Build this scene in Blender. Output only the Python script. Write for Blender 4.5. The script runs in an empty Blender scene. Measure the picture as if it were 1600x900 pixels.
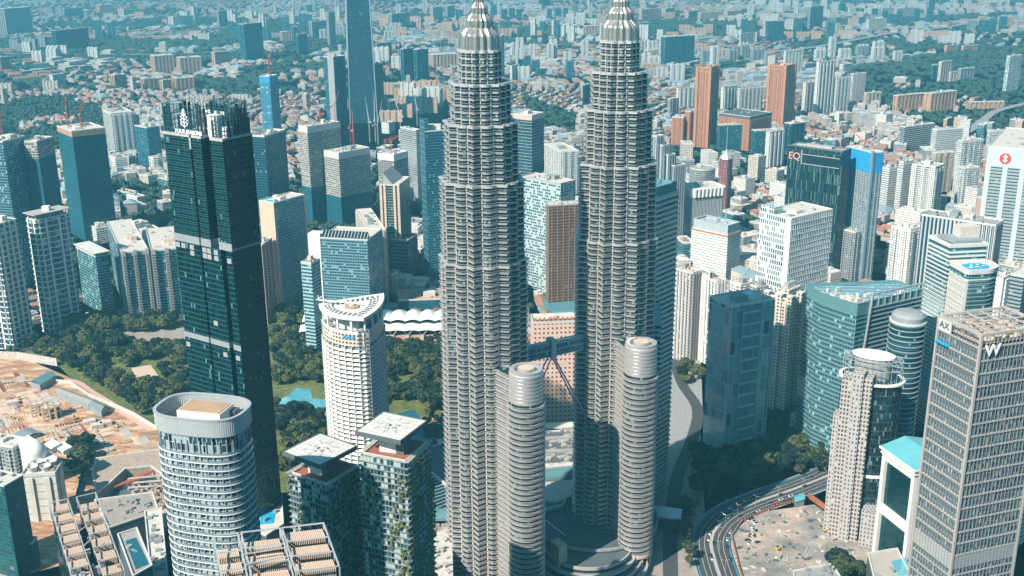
import bpy, math, random
from mathutils import Matrix, Vector
random.seed(7)
R = math.radians
S = bpy.context.scene
COL = S.collection
# ---------------- camera, world, sun, exposure ----------------
CAMH = 447.0; F = 1720.0; TILT = R(18.0); ROLL = R(-0.45)
cam_d = bpy.data.cameras.new("camera"); cam = bpy.data.objects.new("camera", cam_d); COL.objects.link(cam)
M3 = Matrix.Rotation(math.pi/2 - TILT, 3, 'X') @ Matrix.Rotation(ROLL, 3, 'Z')
cam.matrix_world = Matrix.Translation((0, 0, CAMH)) @ M3.to_4x4()
cam_d.sensor_width = 36; cam_d.lens = 36*F/1600; cam_d.clip_start = 1; cam_d.clip_end = 60000
S.camera = cam
SUN_EL = R(42); SUN_DIR = Vector((-0.70, -0.714, 0)).normalized()      # horizontal direction towards the sun
w = bpy.data.worlds.new("World"); S.world = w; w.use_nodes = True
nt = w.node_tree; bg = nt.nodes['Background']; bg.inputs[1].default_value = 0.070
sky = nt.nodes.new('ShaderNodeTexSky'); sky.sky_type = 'NISHITA'; sky.sun_disc = False
sky.sun_elevation = SUN_EL; sky.sun_rotation = math.atan2(SUN_DIR.x, SUN_DIR.y)
sky.air_density = 1.0; sky.dust_density = 1.5; sky.ozone_density = 1.0
hs = nt.nodes.new('ShaderNodeMix'); hs.data_type = 'RGBA'; hs.blend_type = 'MULTIPLY'; hs.inputs[0].default_value = 1
hs.inputs[7].default_value = (0.35, 0.92, 1.03, 1)
nt.links.new(sky.outputs[0], hs.inputs[6]); nt.links.new(hs.outputs[2], bg.inputs[0])
sl = bpy.data.lights.new("sun", 'SUN'); sl.energy = 5.0; sl.angle = R(0.55); sl.color = (1.0, 0.87, 0.75)
so = bpy.data.objects.new("sun", sl); COL.objects.link(so)
tosun = Vector((SUN_DIR.x*math.cos(SUN_EL), SUN_DIR.y*math.cos(SUN_EL), math.sin(SUN_EL)))
so.rotation_euler = (-tosun).to_track_quat('-Z', 'Y').to_euler(); so.location = (-300, -300, 900)
S.view_settings.view_transform = 'Standard'; S.view_settings.look = 'None'
S.view_settings.exposure = 0.84; S.view_settings.gamma = 1
S.render.engine = 'CYCLES'
S.cycles.max_bounces = 6; S.cycles.diffuse_bounces = 2; S.cycles.glossy_bounces = 3; S.cycles.transmission_bounces = 2
S.cycles.volume_bounces = 0; S.cycles.caustics_reflective = False; S.cycles.caustics_refractive = False
S.cycles.use_adaptive_sampling = True; S.cycles.adaptive_threshold = 0.02
S.cycles.use_denoising = True; S.cycles.sample_clamp_indirect = 4

# ---------------- measuring: where a ray through a picture point meets a level ----------------
def ray(px, py): return M3 @ Vector(((px-800)/F, -(py-450)/F, -1))
def P(px, py, z=0.0):
    d = ray(px, py); t = (z-CAMH)/d.z
    return Vector((d.x*t, d.y*t, z))
def proj(p):
    q = M3.transposed() @ (Vector(p)-Vector((0, 0, CAMH)))
    return 800+F*q.x/-q.z, 450-F*q.y/-q.z
def base_px(x, y, yb): return x+(842-x)*(yb-y)/(5750-y)
def zcorner(C, yb):
    g = P(base_px(C[0], C[1], yb), yb, 0); d = ray(*C)
    return CAMH+d.z*g.y/d.y
def along(p, u, px):          # length along u from p so that the point is seen at px
    q = M3.transposed() @ (p-Vector((0, 0, CAMH))); v = M3.transposed() @ u; k = (px-800)/F
    return -(q.x+k*q.z)/(v.x+k*v.z)

# ---------------- materials ----------------
MATS = {}
def _n(nt, t, **k):
    n = nt.nodes.new(t)
    for a, b in k.items(): setattr(n, a, b)
    return n
def _m(nt, op, a, b=None, c=None):
    n = nt.nodes.new('ShaderNodeMath'); n.operation = op
    for i, v in enumerate((a, b, c)):
        if v is None: continue
        if isinstance(v, (int, float)): n.inputs[i].default_value = v
        else: nt.links.new(v, n.inputs[i])
    return n.outputs[0]
def _mix(nt, f, a, b, bt='MIX'):
    n = nt.nodes.new('ShaderNodeMix'); n.data_type = 'RGBA'; n.blend_type = bt
    for i, v in ((0, f), (6, a), (7, b)):
        if isinstance(v, (int, float)): n.inputs[i].default_value = v
        elif isinstance(v, tuple): n.inputs[i].default_value = (*v[:3], 1)
        else: nt.links.new(v, n.inputs[i])
    return n.outputs[2]
def _noise(nt, vec, scale, detail=3, rough=.5):
    n = _n(nt, 'ShaderNodeTexNoise'); n.inputs['Scale'].default_value = scale
    n.inputs['Detail'].default_value = detail; n.inputs['Roughness'].default_value = rough
    if vec is not None: nt.links.new(vec, n.inputs['Vector'])
    return n
def _ramp(nt, v, stops):
    r = _n(nt, 'ShaderNodeValToRGB'); nt.links.new(v, r.inputs[0]); e = r.color_ramp.elements
    while len(e) < len(stops): e.new(.5)
    for i, (p, c) in enumerate(stops): e[i].position = p; e[i].color = (*c, 1) if len(c) == 3 else c
    return r.outputs[0]
def newmat(name):
    m = bpy.data.materials.new(name); m.use_nodes = True
    MATS[name] = m; return m, m.node_tree, m.node_tree.nodes['Principled BSDF']
def plain(name, col, rough=.7, metal=0.0, var=.16, scale=.12, spec=.5, rnd=0.0):
    m, nt, b = newmat(name)
    g = _n(nt, 'ShaderNodeNewGeometry')
    n = _noise(nt, g.outputs['Position'], scale, 4, .65)
    k = _m(nt, 'MULTIPLY_ADD', n.outputs[0], var*2.4, 1-var*1.2)
    if rnd:
        oi = _n(nt, 'ShaderNodeObjectInfo')
        k = _m(nt, 'MULTIPLY', k, _m(nt, 'MULTIPLY_ADD', oi.outputs['Random'], rnd*2, 1-rnd))
    cb = _n(nt, 'ShaderNodeCombineXYZ')
    for i in range(3): nt.links.new(k, cb.inputs[i])
    nt.links.new(_mix(nt, 1.0, col, cb.outputs[0], 'MULTIPLY'), b.inputs['Base Color'])
    b.inputs['Roughness'].default_value = rough; b.inputs['Metallic'].default_value = metal
    b.inputs['Specular IOR Level'].default_value = spec
    return m
def facade(name, wall, glass, fh=3.6, bw=3.0, fy=.55, fx=.6, metal=.35, rough=.12, var=.32, blind=.07, bcol=(.42, .44, .42), tilt=.035, wrough=.75, wvar=.12, big=0.0, jit=0.0):
    """Wall with a grid of windows measured in metres from the wall's own UV (u along the wall, v = height)."""
    m, nt, b = newmat(name)
    uv = _n(nt, 'ShaderNodeUVMap'); sx = _n(nt, 'ShaderNodeSeparateXYZ'); nt.links.new(uv.outputs[0], sx.inputs[0])
    u = _m(nt, 'DIVIDE', sx.outputs[0], bw); v = _m(nt, 'DIVIDE', sx.outputs[1], fh)
    fv = _m(nt, 'FLOOR', v)
    if jit:
        wj = _n(nt, 'ShaderNodeTexWhiteNoise', noise_dimensions='1D'); nt.links.new(fv, wj.inputs['W'])
        u = _m(nt, 'ADD', u, _m(nt, 'MULTIPLY', wj.outputs['Value'], jit))
    fu = _m(nt, 'FLOOR', u)
    mu = _m(nt, 'LESS_THAN', _m(nt, 'ABSOLUTE', _m(nt, 'SUBTRACT', _m(nt, 'FRACT', u), .5)), fx/2)
    mv = _m(nt, 'LESS_THAN', _m(nt, 'ABSOLUTE', _m(nt, 'SUBTRACT', _m(nt, 'FRACT', v), .5)), fy/2)
    mask = _m(nt, 'MULTIPLY', mu, mv)
    cid = _n(nt, 'ShaderNodeCombineXYZ'); nt.links.new(fu, cid.inputs[0]); nt.links.new(fv, cid.inputs[1])
    wn = _n(nt, 'ShaderNodeTexWhiteNoise', noise_dimensions='3D'); nt.links.new(cid.outputs[0], wn.inputs['Vector'])
    oi = _n(nt, 'ShaderNodeObjectInfo'); nt.links.new(_m(nt, 'MULTIPLY', oi.outputs['Random'], 91.0), cid.inputs[2])
    k = _m(nt, 'MULTIPLY_ADD', wn.outputs['Value'], var*1.6, 1-var*.8)
    cb = _n(nt, 'ShaderNodeCombineXYZ')
    for i in range(3): nt.links.new(k, cb.inputs[i])
    gcol = _mix(nt, 1.0, glass, cb.outputs[0], 'MULTIPLY')
    sc = _n(nt, 'ShaderNodeSeparateColor'); nt.links.new(wn.outputs['Color'], sc.inputs[0])
    isb = _m(nt, 'LESS_THAN', sc.outputs[1], blind)
    gcol = _mix(nt, isb, gcol, bcol)
    g = _n(nt, 'ShaderNodeNewGeometry')
    dn = _noise(nt, g.outputs['Position'], .07, 4, .7)
    wk = _m(nt, 'MULTIPLY_ADD', dn.outputs[0], wvar*2.4, 1-wvar*1.2)
    cw = _n(nt, 'ShaderNodeCombineXYZ')
    for i in range(3): nt.links.new(wk, cw.inputs[i])
    wcol = _mix(nt, 1.0, wall, cw.outputs[0], 'MULTIPLY')
    nt.links.new(_mix(nt, mask, wcol, gcol), b.inputs['Base Color'])
    gm = _m(nt, 'MULTIPLY', mask, _m(nt, 'SUBTRACT', 1.0, isb))
    nt.links.new(_m(nt, 'MULTIPLY', gm, metal), b.inputs['Metallic'])
    nt.links.new(_m(nt, 'MULTIPLY_ADD', gm, rough-wrough, wrough), b.inputs['Roughness'])
    if tilt:
        vm = _n(nt, 'ShaderNodeVectorMath', operation='SUBTRACT'); nt.links.new(wn.outputs['Color'], vm.inputs[0]); vm.inputs[1].default_value = (.5, .5, .5)
        vs = _n(nt, 'ShaderNodeVectorMath', operation='SCALE'); nt.links.new(vm.outputs[0], vs.inputs[0]); nt.links.new(_m(nt, 'MULTIPLY', gm, tilt*2), vs.inputs['Scale'])
        va = _n(nt, 'ShaderNodeVectorMath', operation='ADD'); nt.links.new(g.outputs['Normal'], va.inputs[0]); nt.links.new(vs.outputs[0], va.inputs[1])
        wv = _noise(nt, g.outputs['Position'], .13, 2, .5)
        v1 = _n(nt, 'ShaderNodeVectorMath', operation='SUBTRACT'); nt.links.new(wv.outputs['Color'], v1.inputs[0]); v1.inputs[1].default_value = (.5, .5, .5)
        v2 = _n(nt, 'ShaderNodeVectorMath', operation='SCALE'); nt.links.new(v1.outputs[0], v2.inputs[0]); nt.links.new(_m(nt, 'MULTIPLY', gm, .09), v2.inputs['Scale'])
        v3 = _n(nt, 'ShaderNodeVectorMath', operation='ADD'); nt.links.new(va.outputs[0], v3.inputs[0]); nt.links.new(v2.outputs[0], v3.inputs[1])
        vn = _n(nt, 'ShaderNodeVectorMath', operation='NORMALIZE'); nt.links.new(v3.outputs[0], vn.inputs[0]); nt.links.new(vn.outputs[0], b.inputs['Normal'])
    return m

# ---------------- mesh building ----------------
class MB:
    def __init__(s): s.v = []; s.f = []; s.uv = []; s.mi = []
    def face(s, idx, uv=None, mi=0):
        s.f.append(idx); s.mi.append(mi)
        s.uv.extend(uv if uv else [(0, 0)]*len(idx))
    def poly(s, pts, uv=None, mi=0):
        n = len(s.v); s.v.extend([tuple(p) for p in pts]); s.face(tuple(range(n, n+len(pts))), uv, mi)
    def cap(s, pts, z, mi=0, flip=False):
        q = [(p[0], p[1], z) for p in pts]
        if flip: q.reverse()
        s.poly(q, [(p[0], p[1]) for p in q], mi)
    def walls(s, pts, z0, z1, mi=0, top=None, closed=True):
        """pts counter-clockwise seen from above; top = the outline at z1 if it differs"""
        top = top or pts; n = len(pts); u = 0.0; b = len(s.v)
        for p, q in zip(pts, top): s.v.append((p[0], p[1], z0)); s.v.append((q[0], q[1], z1))
        for i in range(n if closed else n-1):
            j = (i+1) % n; L = math.hypot(pts[j][0]-pts[i][0], pts[j][1]-pts[i][1])
            s.face((b+2*i, b+2*j, b+2*j+1, b+2*i+1), [(u, z0), (u+L, z0), (u+L, z1), (u, z1)], mi); u += L
    def prism(s, pts, z0, z1, mi=0, top=None, bottom=False):
        s.walls(pts, z0, z1, mi, top); s.cap(top or pts, z1, mi)
        if bottom: s.cap(pts, z0, mi, True)
    def ring(s, inner, outer, z0, z1, mi=0):
        n = len(inner); s.walls(outer, z0, z1, mi); s.walls(inner[::-1], z0, z1, mi)
        for z, fl in ((z1, 0), (z0, 1)):
            for i in range(n):
                j = (i+1) % n; q = [(*outer[i][:2], z), (*outer[j][:2], z), (*inner[j][:2], z), (*inner[i][:2], z)]
                if fl: q.reverse()
                s.poly(q, None, mi)
    def box(s, c, sx, sy, z0, z1, a=0.0, mi=0):
        s.prism(rect(c, sx, sy, a), z0, z1, mi, bottom=True)
    def beam(s, p, q, r, mi=0, n=4, r2=None):
        p = Vector(p); q = Vector(q); d = (q-p)
        if d.length < 1e-6: return
        d.normalize(); a = d.cross(Vector((0, 0, 1)))
        if a.length < 1e-3: a = Vector((1, 0, 0))
        a.normalize(); c = d.cross(a); b = len(s.v); r2 = r if r2 is None else r2
        for k in range(n):
            t = 2*math.pi*(k+.5)/n; o = a*math.cos(t)+c*math.sin(t)
            s.v.append(tuple(p+o*r)); s.v.append(tuple(q+o*r2))
        for k in range(n):
            j = (k+1) % n; s.face((b+2*k, b+2*k+1, b+2*j+1, b+2*j), None, mi)
        s.face(tuple(b+2*k for k in range(n)), None, mi); s.face(tuple(b+2*k+1 for k in reversed(range(n))), None, mi)
    def lathe(s, prof, c=(0, 0), n=24, mi=0, fn=None):
        """prof: list of (r, z); fn(angle) multiplies the radius"""
        b = len(s.v)
        for r, z in prof:
            for k in range(n):
                t = 2*math.pi*k/n; f = fn(t) if fn else 1
                s.v.append((c[0]+r*f*math.cos(t), c[1]+r*f*math.sin(t), z))
        for i in range(len(prof)-1):
            for k in range(n):
                j = (k+1) % n; s.face((b+i*n+k, b+i*n+j, b+(i+1)*n+j, b+(i+1)*n+k), None, mi)
        s.face(tuple(b+(len(prof)-1)*n+k for k in range(n)), None, mi)
    def build(s, name, mats, parent=None, smooth=False, kind=None):
        me = bpy.data.meshes.new(name); me.from_pydata(s.v, [], s.f)
        if not isinstance(mats, (list, tuple)): mats = [mats]
        for m in mats: me.materials.append(MATS[m] if isinstance(m, str) else m)
        if len(mats) > 1: me.polygons.foreach_set('material_index', s.mi)
        ul = me.uv_layers.new(name='UVMap'); flat = [c for t in s.uv for c in t]; ul.data.foreach_set('uv', flat)
        if smooth: me.polygons.foreach_set('use_smooth', [True]*len(me.polygons))
        me.update()
        o = bpy.data.objects.new(name, me); COL.objects.link(o)
        if parent is not None:
            o.parent = parent; o.matrix_parent_inverse = Matrix.Translation(-parent.location)
        if kind: o['kind'] = kind
        return o
def rect(c, sx, sy, a=0.0):
    ca, sa = math.cos(a), math.sin(a)
    return [(c[0]+x*sx/2*ca-y*sy/2*sa, c[1]+x*sx/2*sa+y*sy/2*ca) for x, y in ((-1, -1), (1, -1), (1, 1), (-1, 1))]
def circle(c, r, n=32, a0=0.0): return [(c[0]+r*math.cos(a0+2*math.pi*k/n), c[1]+r*math.sin(a0+2*math.pi*k/n)) for k in range(n)]
def area2(p): return sum(p[i][0]*p[(i+1) % len(p)][1]-p[(i+1) % len(p)][0]*p[i][1] for i in range(len(p)))
def ccw(p): return p if area2(p) > 0 else p[::-1]
def offset(pts, d):
    n = len(pts); out = []
    for i in range(n):
        a, b, c = pts[i-1], pts[i], pts[(i+1) % n]
        e1 = Vector((b[0]-a[0], b[1]-a[1])); e2 = Vector((c[0]-b[0], c[1]-b[1]))
        if e1.length < 1e-6 or e2.length < 1e-6: out.append((b[0], b[1])); continue
        e1.normalize(); e2.normalize(); n1 = Vector((e1.y, -e1.x)); n2 = Vector((e2.y, -e2.x))
        m = n1+n2; k = max(m.length_squared/2, .35); m = m/k
        out.append((b[0]+m.x*d, b[1]+m.y*d))
    return out
def scale_poly(pts, f, c=None):
    if c is None: c = centroid(pts)
    return [(c[0]+(p[0]-c[0])*f, c[1]+(p[1]-c[1])*f) for p in pts]
def centroid(pts): return (sum(p[0] for p in pts)/len(pts), sum(p[1] for p in pts)/len(pts))
def rounded(pts, r, n=5):
    out = []
    for i in range(len(pts)):
        a, b, c = Vector(pts[i-1][:2]), Vector(pts[i][:2]), Vector(pts[(i+1) % len(pts)][:2])
        p0 = b+(a-b).normalized()*r; p2 = b+(c-b).normalized()*r
        for k in range(n+1):
            t = k/n; q = p0*(1-t)**2+b*2*t*(1-t)+p2*t*t; out.append((q.x, q.y))
    return out
def lerp2(a, b, t): return (a[0]+(b[0]-a[0])*t, a[1]+(b[1]-a[1])*t)
def perim(pts, step, skip=0.0):
    """points every step metres along the outline with the outward normal"""
    out = []; many = len(pts) > 14; carry = step/2
    for i in range(len(pts)):
        a, b = Vector(pts[i][:2]), Vector(pts[(i+1) % len(pts)][:2]); L = (b-a).length
        if L < 1e-4: continue
        d = (b-a)/L; nn = Vector((d.y, -d.x))
        if many:
            while carry < L: out.append((a+d*carry, nn, d)); carry += step
            carry -= L; continue
        if L < skip: continue
        n = max(1, int(round(L/step)))
        for k in range(n): out.append((a+d*L*(k+.5)/n, nn, d))
    return out

# ---------------- things ----------------
def tag(o, label, cat, group=None):
    o['label'] = label; o['category'] = cat
    if group: o['group'] = group
    return o
def thing(name, label, cat, loc=(0, 0, 0), group=None):
    o = bpy.data.objects.new(name, None); COL.objects.link(o); o.location = loc; o.empty_display_size = 5
    return tag(o, label, cat, group)
def lay(c, a=0.0): return Matrix.Translation((c[0], c[1], 0)) @ Matrix.Rotation(a, 4, 'Z')
def text_mesh(txt, size, depth, mat, name, parent, M, bold=0.0):
    cu = bpy.data.curves.new(name, 'FONT'); cu.body = txt; cu.size = size; cu.extrude = depth; cu.offset = bold
    cu.align_x = 'CENTER'; cu.align_y = 'CENTER'
    t = bpy.data.objects.new('tmp', cu); COL.objects.link(t); bpy.context.view_layer.update()
    me = bpy.data.meshes.new_from_object(t); bpy.data.objects.remove(t)
    me.transform(M); me.materials.clear(); me.materials.append(MATS[mat])
    o = bpy.data.objects.new(name, me); COL.objects.link(o)
    if parent is not None: o.parent = parent; o.matrix_parent_inverse = Matrix.Translation(-parent.location)
    return o
def face_matrix(a, b, z, t=.5, out=.3):
    """frame on the wall from a to b (seen from outside a is at the left), x along the wall, y up, z outwards"""
    a = Vector((a[0], a[1], 0)); b = Vector((b[0], b[1], 0)); d = (b-a).normalized(); n = Vector((d.y, -d.x, 0)); p = a+(b-a)*t+n*out
    return Matrix(((d.x, 0, n.x, p.x), (d.y, 0, n.y, p.y), (0, 1, 0, z), (0, 0, 0, 1)))
def clutter(mb, pts, z, n, rng, mi=0, smax=5.0, h=(1, 3.5)):
    c = centroid(pts)
    a = math.atan2(pts[1][1]-pts[0][1], pts[1][0]-pts[0][0])
    for _ in range(n):
        i = rng.randrange(len(pts)); p = lerp2(c, lerp2(pts[i], pts[(i+1) % len(pts)], rng.random()), rng.uniform(.1, .78))
        mb.box(p, rng.uniform(1.2, smax), rng.uniform(1.2, smax), z, z+rng.uniform(*h), a, mi)

def box_plan(C, xl, xr, far, yb, z=None):
    """plan and height of a block whose nearest roof corner is seen at C"""
    if z is None: z = zcorner(C, yb)
    c = P(C[0], C[1], z)
    if isinstance(far, tuple):
        side, y = far
        if side == 'L': l = (P(xl, y, z)-c); l.z = 0; l.normalize(); r = Vector((l.y, -l.x, 0))
        else: r = (P(xr, y, z)-c); r.z = 0; r.normalize(); l = Vector((-r.y, r.x, 0))
    else:
        r = Vector((math.cos(R(far)), math.sin(R(far)), 0)); l = Vector((-r.y, r.x, 0))
    a = along(c, r, xr); b = along(c, l, xl)
    a = abs(a) if abs(a) < 200 else 40; b = abs(b) if abs(b) < 200 else 40
    a = max(a, 8); b = max(b, 8)
    c2 = Vector((c.x, c.y)); r2 = Vector((r.x, r.y)); l2 = Vector((l.x, l.y))
    return [tuple(c2), tuple(c2+r2*a), tuple(c2+r2*a+l2*b), tuple(c2+l2*b)], z
# ---------------- materials of the place ----------------
plain('white', (.72, .73, .70)); plain('offwhite', (.58, .58, .54)); plain('concrete', (.40, .40, .38), var=.25)
plain('grey', (.26, .29, .30), var=.22); plain('darkgrey', (.09, .115, .125), var=.25); plain('beige', (.56, .44, .34), var=.18)
plain('sand', (.60, .46, .35), var=.25, scale=.2); plain('tan', (.42, .28, .17), var=.25); plain('orange', (.48, .22, .125)); plain('terracotta', (.42, .15, .08), var=.3)
plain('rust', (.34, .10, .045), var=.3); plain('pink', (.60, .37, .29)); plain('steel', (.76, .73, .71), rough=.34, metal=.6, var=.16, scale=.25)
plain('steel_dark', (.30, .29, .28), rough=.4, metal=.6); plain('alu', (.62, .64, .64), rough=.35, metal=.5, var=.1)
plain('truss', (.34, .46, .52), rough=.4, metal=.4); plain('roofgrey', (.30, .31, .30), var=.35, scale=.3); plain('rooflight', (.55, .52, .47), var=.3, scale=.25)
plain('teal_roof', (.12, .42, .48), rough=.4, var=.2); plain('bluenet', (.02, .30, .62), var=.35, scale=.3); plain('net_dark', (.012, .085, .12), var=.3, scale=.2)
plain('pool', (.015, .36, .62), rough=.06, var=.2, scale=.8); plain('poolpale', (.10, .36, .45), rough=.08, var=.45, scale=.09)
plain('lake', (.02, .12, .17), rough=.05, var=.2); plain('darkglass', (.012, .035, .045), rough=.1, spec=.7, var=.2)
plain('mirror_teal', (.015, .08, .095), rough=.06, metal=.6, var=.3, scale=.05); plain('tealglass', (.18, .38, .41), rough=.15, metal=.4, var=.15)
plain('letterwhite', (.85, .86, .85), var=.03); plain('letterpink', (.75, .36, .36), var=.03); plain('letterblue', (.015, .30, .62), var=.03); plain('letterred', (.62, .04, .04), var=.05)
plain('cranered', (.50, .10, .07), var=.1); plain('cranewhite', (.66, .66, .63), var=.1); plain('yellow', (.55, .36, .08), var=.15)
plain('asphalt', (.055, .062, .066), rough=.85, var=.25, scale=.3); plain('paving', (.30, .27, .24), rough=.85, var=.35, scale=.15); plain('line', (.75, .76, .74), var=.08)
plain('lineblue', (.03, .28, .48), var=.1); plain('bark', (.12, .085, .06)); plain('carwhite', (.75, .76, .76), rough=.25, var=.03); plain('cardark', (.04, .05, .06), rough=.25, var=.03)
plain('carred', (.4, .04, .03), rough=.25, var=.03); plain('tyre', (.02, .02, .02)); plain('vine', (.14, .16, .045), rough=.8, var=.6, scale=.6)
plain('membrane', (.70, .74, .70), rough=.5, var=.08); plain('wood', (.30, .10, .06), var=.2); plain('slat', (.60, .46, .36), var=.2, scale=.6)
plain('rubble', (.36, .29, .24), rough=.9, var=.6, scale=.5); plain('lawn', (.15, .19, .055), rough=.9, var=.3, scale=.08)

facade('f_white', (.68, .69, .66), (.05, .10, .12), 3.3, 3.2, .5, .55)
facade('f_whitefine', (.70, .70, .66), (.06, .10, .12), 3.3, 1.9, .45, .5)
facade('f_condo', (.64, .67, .66), (.03, .11, .15), 3.2, 4.2, .62, .72, blind=.2)
facade('f_condo2', (.62, .66, .66), (.02, .09, .13), 6.4, 3.75, .84, .94, blind=.05, wvar=.2)
facade('f_cream', (.62, .56, .49), (.05, .10, .11), 3.3, 3.4, .5, .6)
facade('f_beige', (.60, .46, .36), (.05, .08, .09), 3.3, 3.0, .5, .55)
facade('f_pink', (.72, .52, .43), (.05, .045, .045), 4.4, 4.0, .38, .42, metal=.1, blind=.05)
facade('f_orange', (.46, .21, .12), (.10, .05, .04), 3.4, 3.4, .6, .5, metal=.15, blind=.05)
facade('f_flats', (.58, .36, .23), (.10, .09, .08), 3.2, 3.6, .5, .5, metal=.1)
facade('f_peach', (.60, .42, .31), (.10, .10, .10), 3.2, 3.6, .5, .5, metal=.1)
facade('f_red', (.33, .13, .11), (.05, .10, .13), 3.6, 2.6, .5, .55)
facade('f_grey', (.34, .37, .38), (.04, .09, .12), 3.4, 3.0, .5, .7)
facade('f_raw', (.42, .41, .38), (.05, .07, .08), 3.5, 4.5, .66, .82, metal=0, rough=.6, blind=.2, bcol=(.4, .36, .3))
facade('f_band_white', (.72, .72, .69), (.05, .12, .15), 3.7, 5.0, .45, 1.01)
facade('f_blue', (.07, .24, .31), (.010, .13, .18), 3.7, 1.8, .82, .9, metal=.6, rough=.1, blind=.05, bcol=(.2, .32, .38))
facade('f_navy', (.035, .14, .18), (.006, .075, .11), 3.7, 1.8, .8, .9, metal=.55, blind=.04, bcol=(.15, .25, .32))
facade('f_teal', (.16, .33, .36), (.02, .15, .19), 3.6, 2.2, .76, .88, metal=.55, blind=.1, bcol=(.25, .45, .47))
facade('f_hotelblue', (.12, .26, .31), (.02, .10, .14), 3.5, 3.0, .55, .8, metal=.5, blind=.1, bcol=(.2, .4, .45))
facade('f_fourteal', (.012, .06, .07), (.003, .045, .052), 3.5, 1.5, .84, .86, metal=.6, rough=.1, var=1.1, blind=.025, bcol=(.07, .2, .2), wvar=.3)
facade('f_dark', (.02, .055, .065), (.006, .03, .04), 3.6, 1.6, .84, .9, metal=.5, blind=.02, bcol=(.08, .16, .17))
facade('f_slots', (.30, .50, .53), (.006, .055, .075), 11.0, 1.15, .82, .62, metal=.4, var=.9, blind=.25, bcol=(.03, .14, .17), jit=.0)
facade('f_netblue', (.008, .11, .155), (.006, .09, .13), 3.6, 5.0, .8, .9, metal=0, rough=.6, var=.4, blind=0, tilt=0)
facade('f_brown', (.22, .13, .08), (.09, .045, .025), 3.7, 1.8, .6, .78, metal=.55, blind=.03, bcol=(.25, .16, .1))
facade('f_panels', (.42, .52, .52), (.02, .12, .16), 3.8, 3.3, .62, .8, metal=.4, blind=.3, bcol=(.40, .52, .52), jit=3)
facade('f_check', (.66, .70, .68), (.03, .18, .22), 6.0, 3.0, .78, .66, metal=.5, blind=.22, bcol=(.45, .58, .58), jit=1.3)
facade('f_office', (.33, .50, .54), (.03, .13, .17), 4.0, 2.6, .55, .94, metal=.45, blind=.10, bcol=(.22, .40, .43))
facade('f_stripe', (.38, .52, .54), (.02, .09, .12), 4.2, 3.0, .54, 1.01, metal=.5, blind=.06, bcol=(.2, .33, .35))
facade('f_slategls', (.34, .48, .51), (.17, .33, .37), 13.5, 6.0, .9, .93, metal=.1, rough=.15, var=.4, blind=.08, bcol=(.02, .08, .12))
facade('f_wall', (.20, .235, .25), (.04, .09, .11), 4.1, 1.35, .62, .5, metal=.3, var=1.2, blind=.1, wrough=.55)
facade('f_wdark', (.17, .19, .20), (.03, .09, .11), 3.5, 1.5, .82, .62, metal=.5, var=1.3, blind=.18, bcol=(.32, .30, .27))
facade('f_vert', (.60, .61, .60), (.03, .09, .12), 3.5, 4.5, .8, .5, metal=.4, blind=.1)
facade('f_vertnavy', (.55, .60, .62), (.01, .08, .13), 40, 4.5, 1.01, .72, metal=.4, blind=0)
facade('f_res', (.40, .46, .49), (.025, .08, .11), 3.75, 2.2, .9, .86, metal=.35, rough=.15, var=1.2, blind=.30, bcol=(.28, .36, .39))
facade('f_vine', (.20, .25, .245), (.02, .07, .08), 3.4, 2.0, .8, .84, metal=.3, var=1.3, blind=.34, bcol=(.34, .42, .41))
facade('f_petro', (.03, .045, .05), (.008, .04, .05), 4.0, 1.6, .98, .92, metal=.35, rough=.14, var=.8, blind=.08, bcol=(.16, .24, .23))
facade('f_round', (.38, .38, .39), (.02, .06, .09), 3.5, 1.6, .9, .8, metal=.5, var=.6, blind=.03)

def ground_mat():
    m, nt, b = newmat('ground')
    g = _n(nt, 'ShaderNodeNewGeometry'); pos = g.outputs['Position']
    n1 = _noise(nt, pos, .0022, 5, .6); n2 = _noise(nt, pos, .02, 6, .7); n3 = _noise(nt, pos, .11, 4, .7)
    urban = _ramp(nt, n3.outputs[0], [(.30, (.07, .085, .09)), (.48, (.20, .185, .165)), (.62, (.34, .27, .215)), (.75, (.42, .37, .32))])
    green = _ramp(nt, n2.outputs[0], [(.35, (.018, .05, .045)), (.6, (.05, .085, .05)), (.72, (.16, .15, .08))])
    f = _m(nt, 'ADD', _m(nt, 'MULTIPLY', n1.outputs[0], .8), _m(nt, 'MULTIPLY', n2.outputs[0], .4))
    fr = _ramp(nt, f, [(.55, (0, 0, 0)), (.64, (1, 1, 1))])
    sx = _n(nt, 'ShaderNodeSeparateXYZ'); nt.links.new(pos, sx.inputs[0])
    col = _mix(nt, fr, urban, green)
    vo = _n(nt, 'ShaderNodeTexVoronoi'); vo.feature = 'DISTANCE_TO_EDGE'; vo.inputs['Scale'].default_value = .0075; nt.links.new(pos, vo.inputs['Vector'])
    rd = _m(nt, 'LESS_THAN', vo.outputs['Distance'], .035)
    col = _mix(nt, _m(nt, 'MULTIPLY', rd, .8), col, (.13, .135, .135))
    nt.links.new(col, b.inputs['Base Color']); b.inputs['Roughness'].default_value = .92
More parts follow.
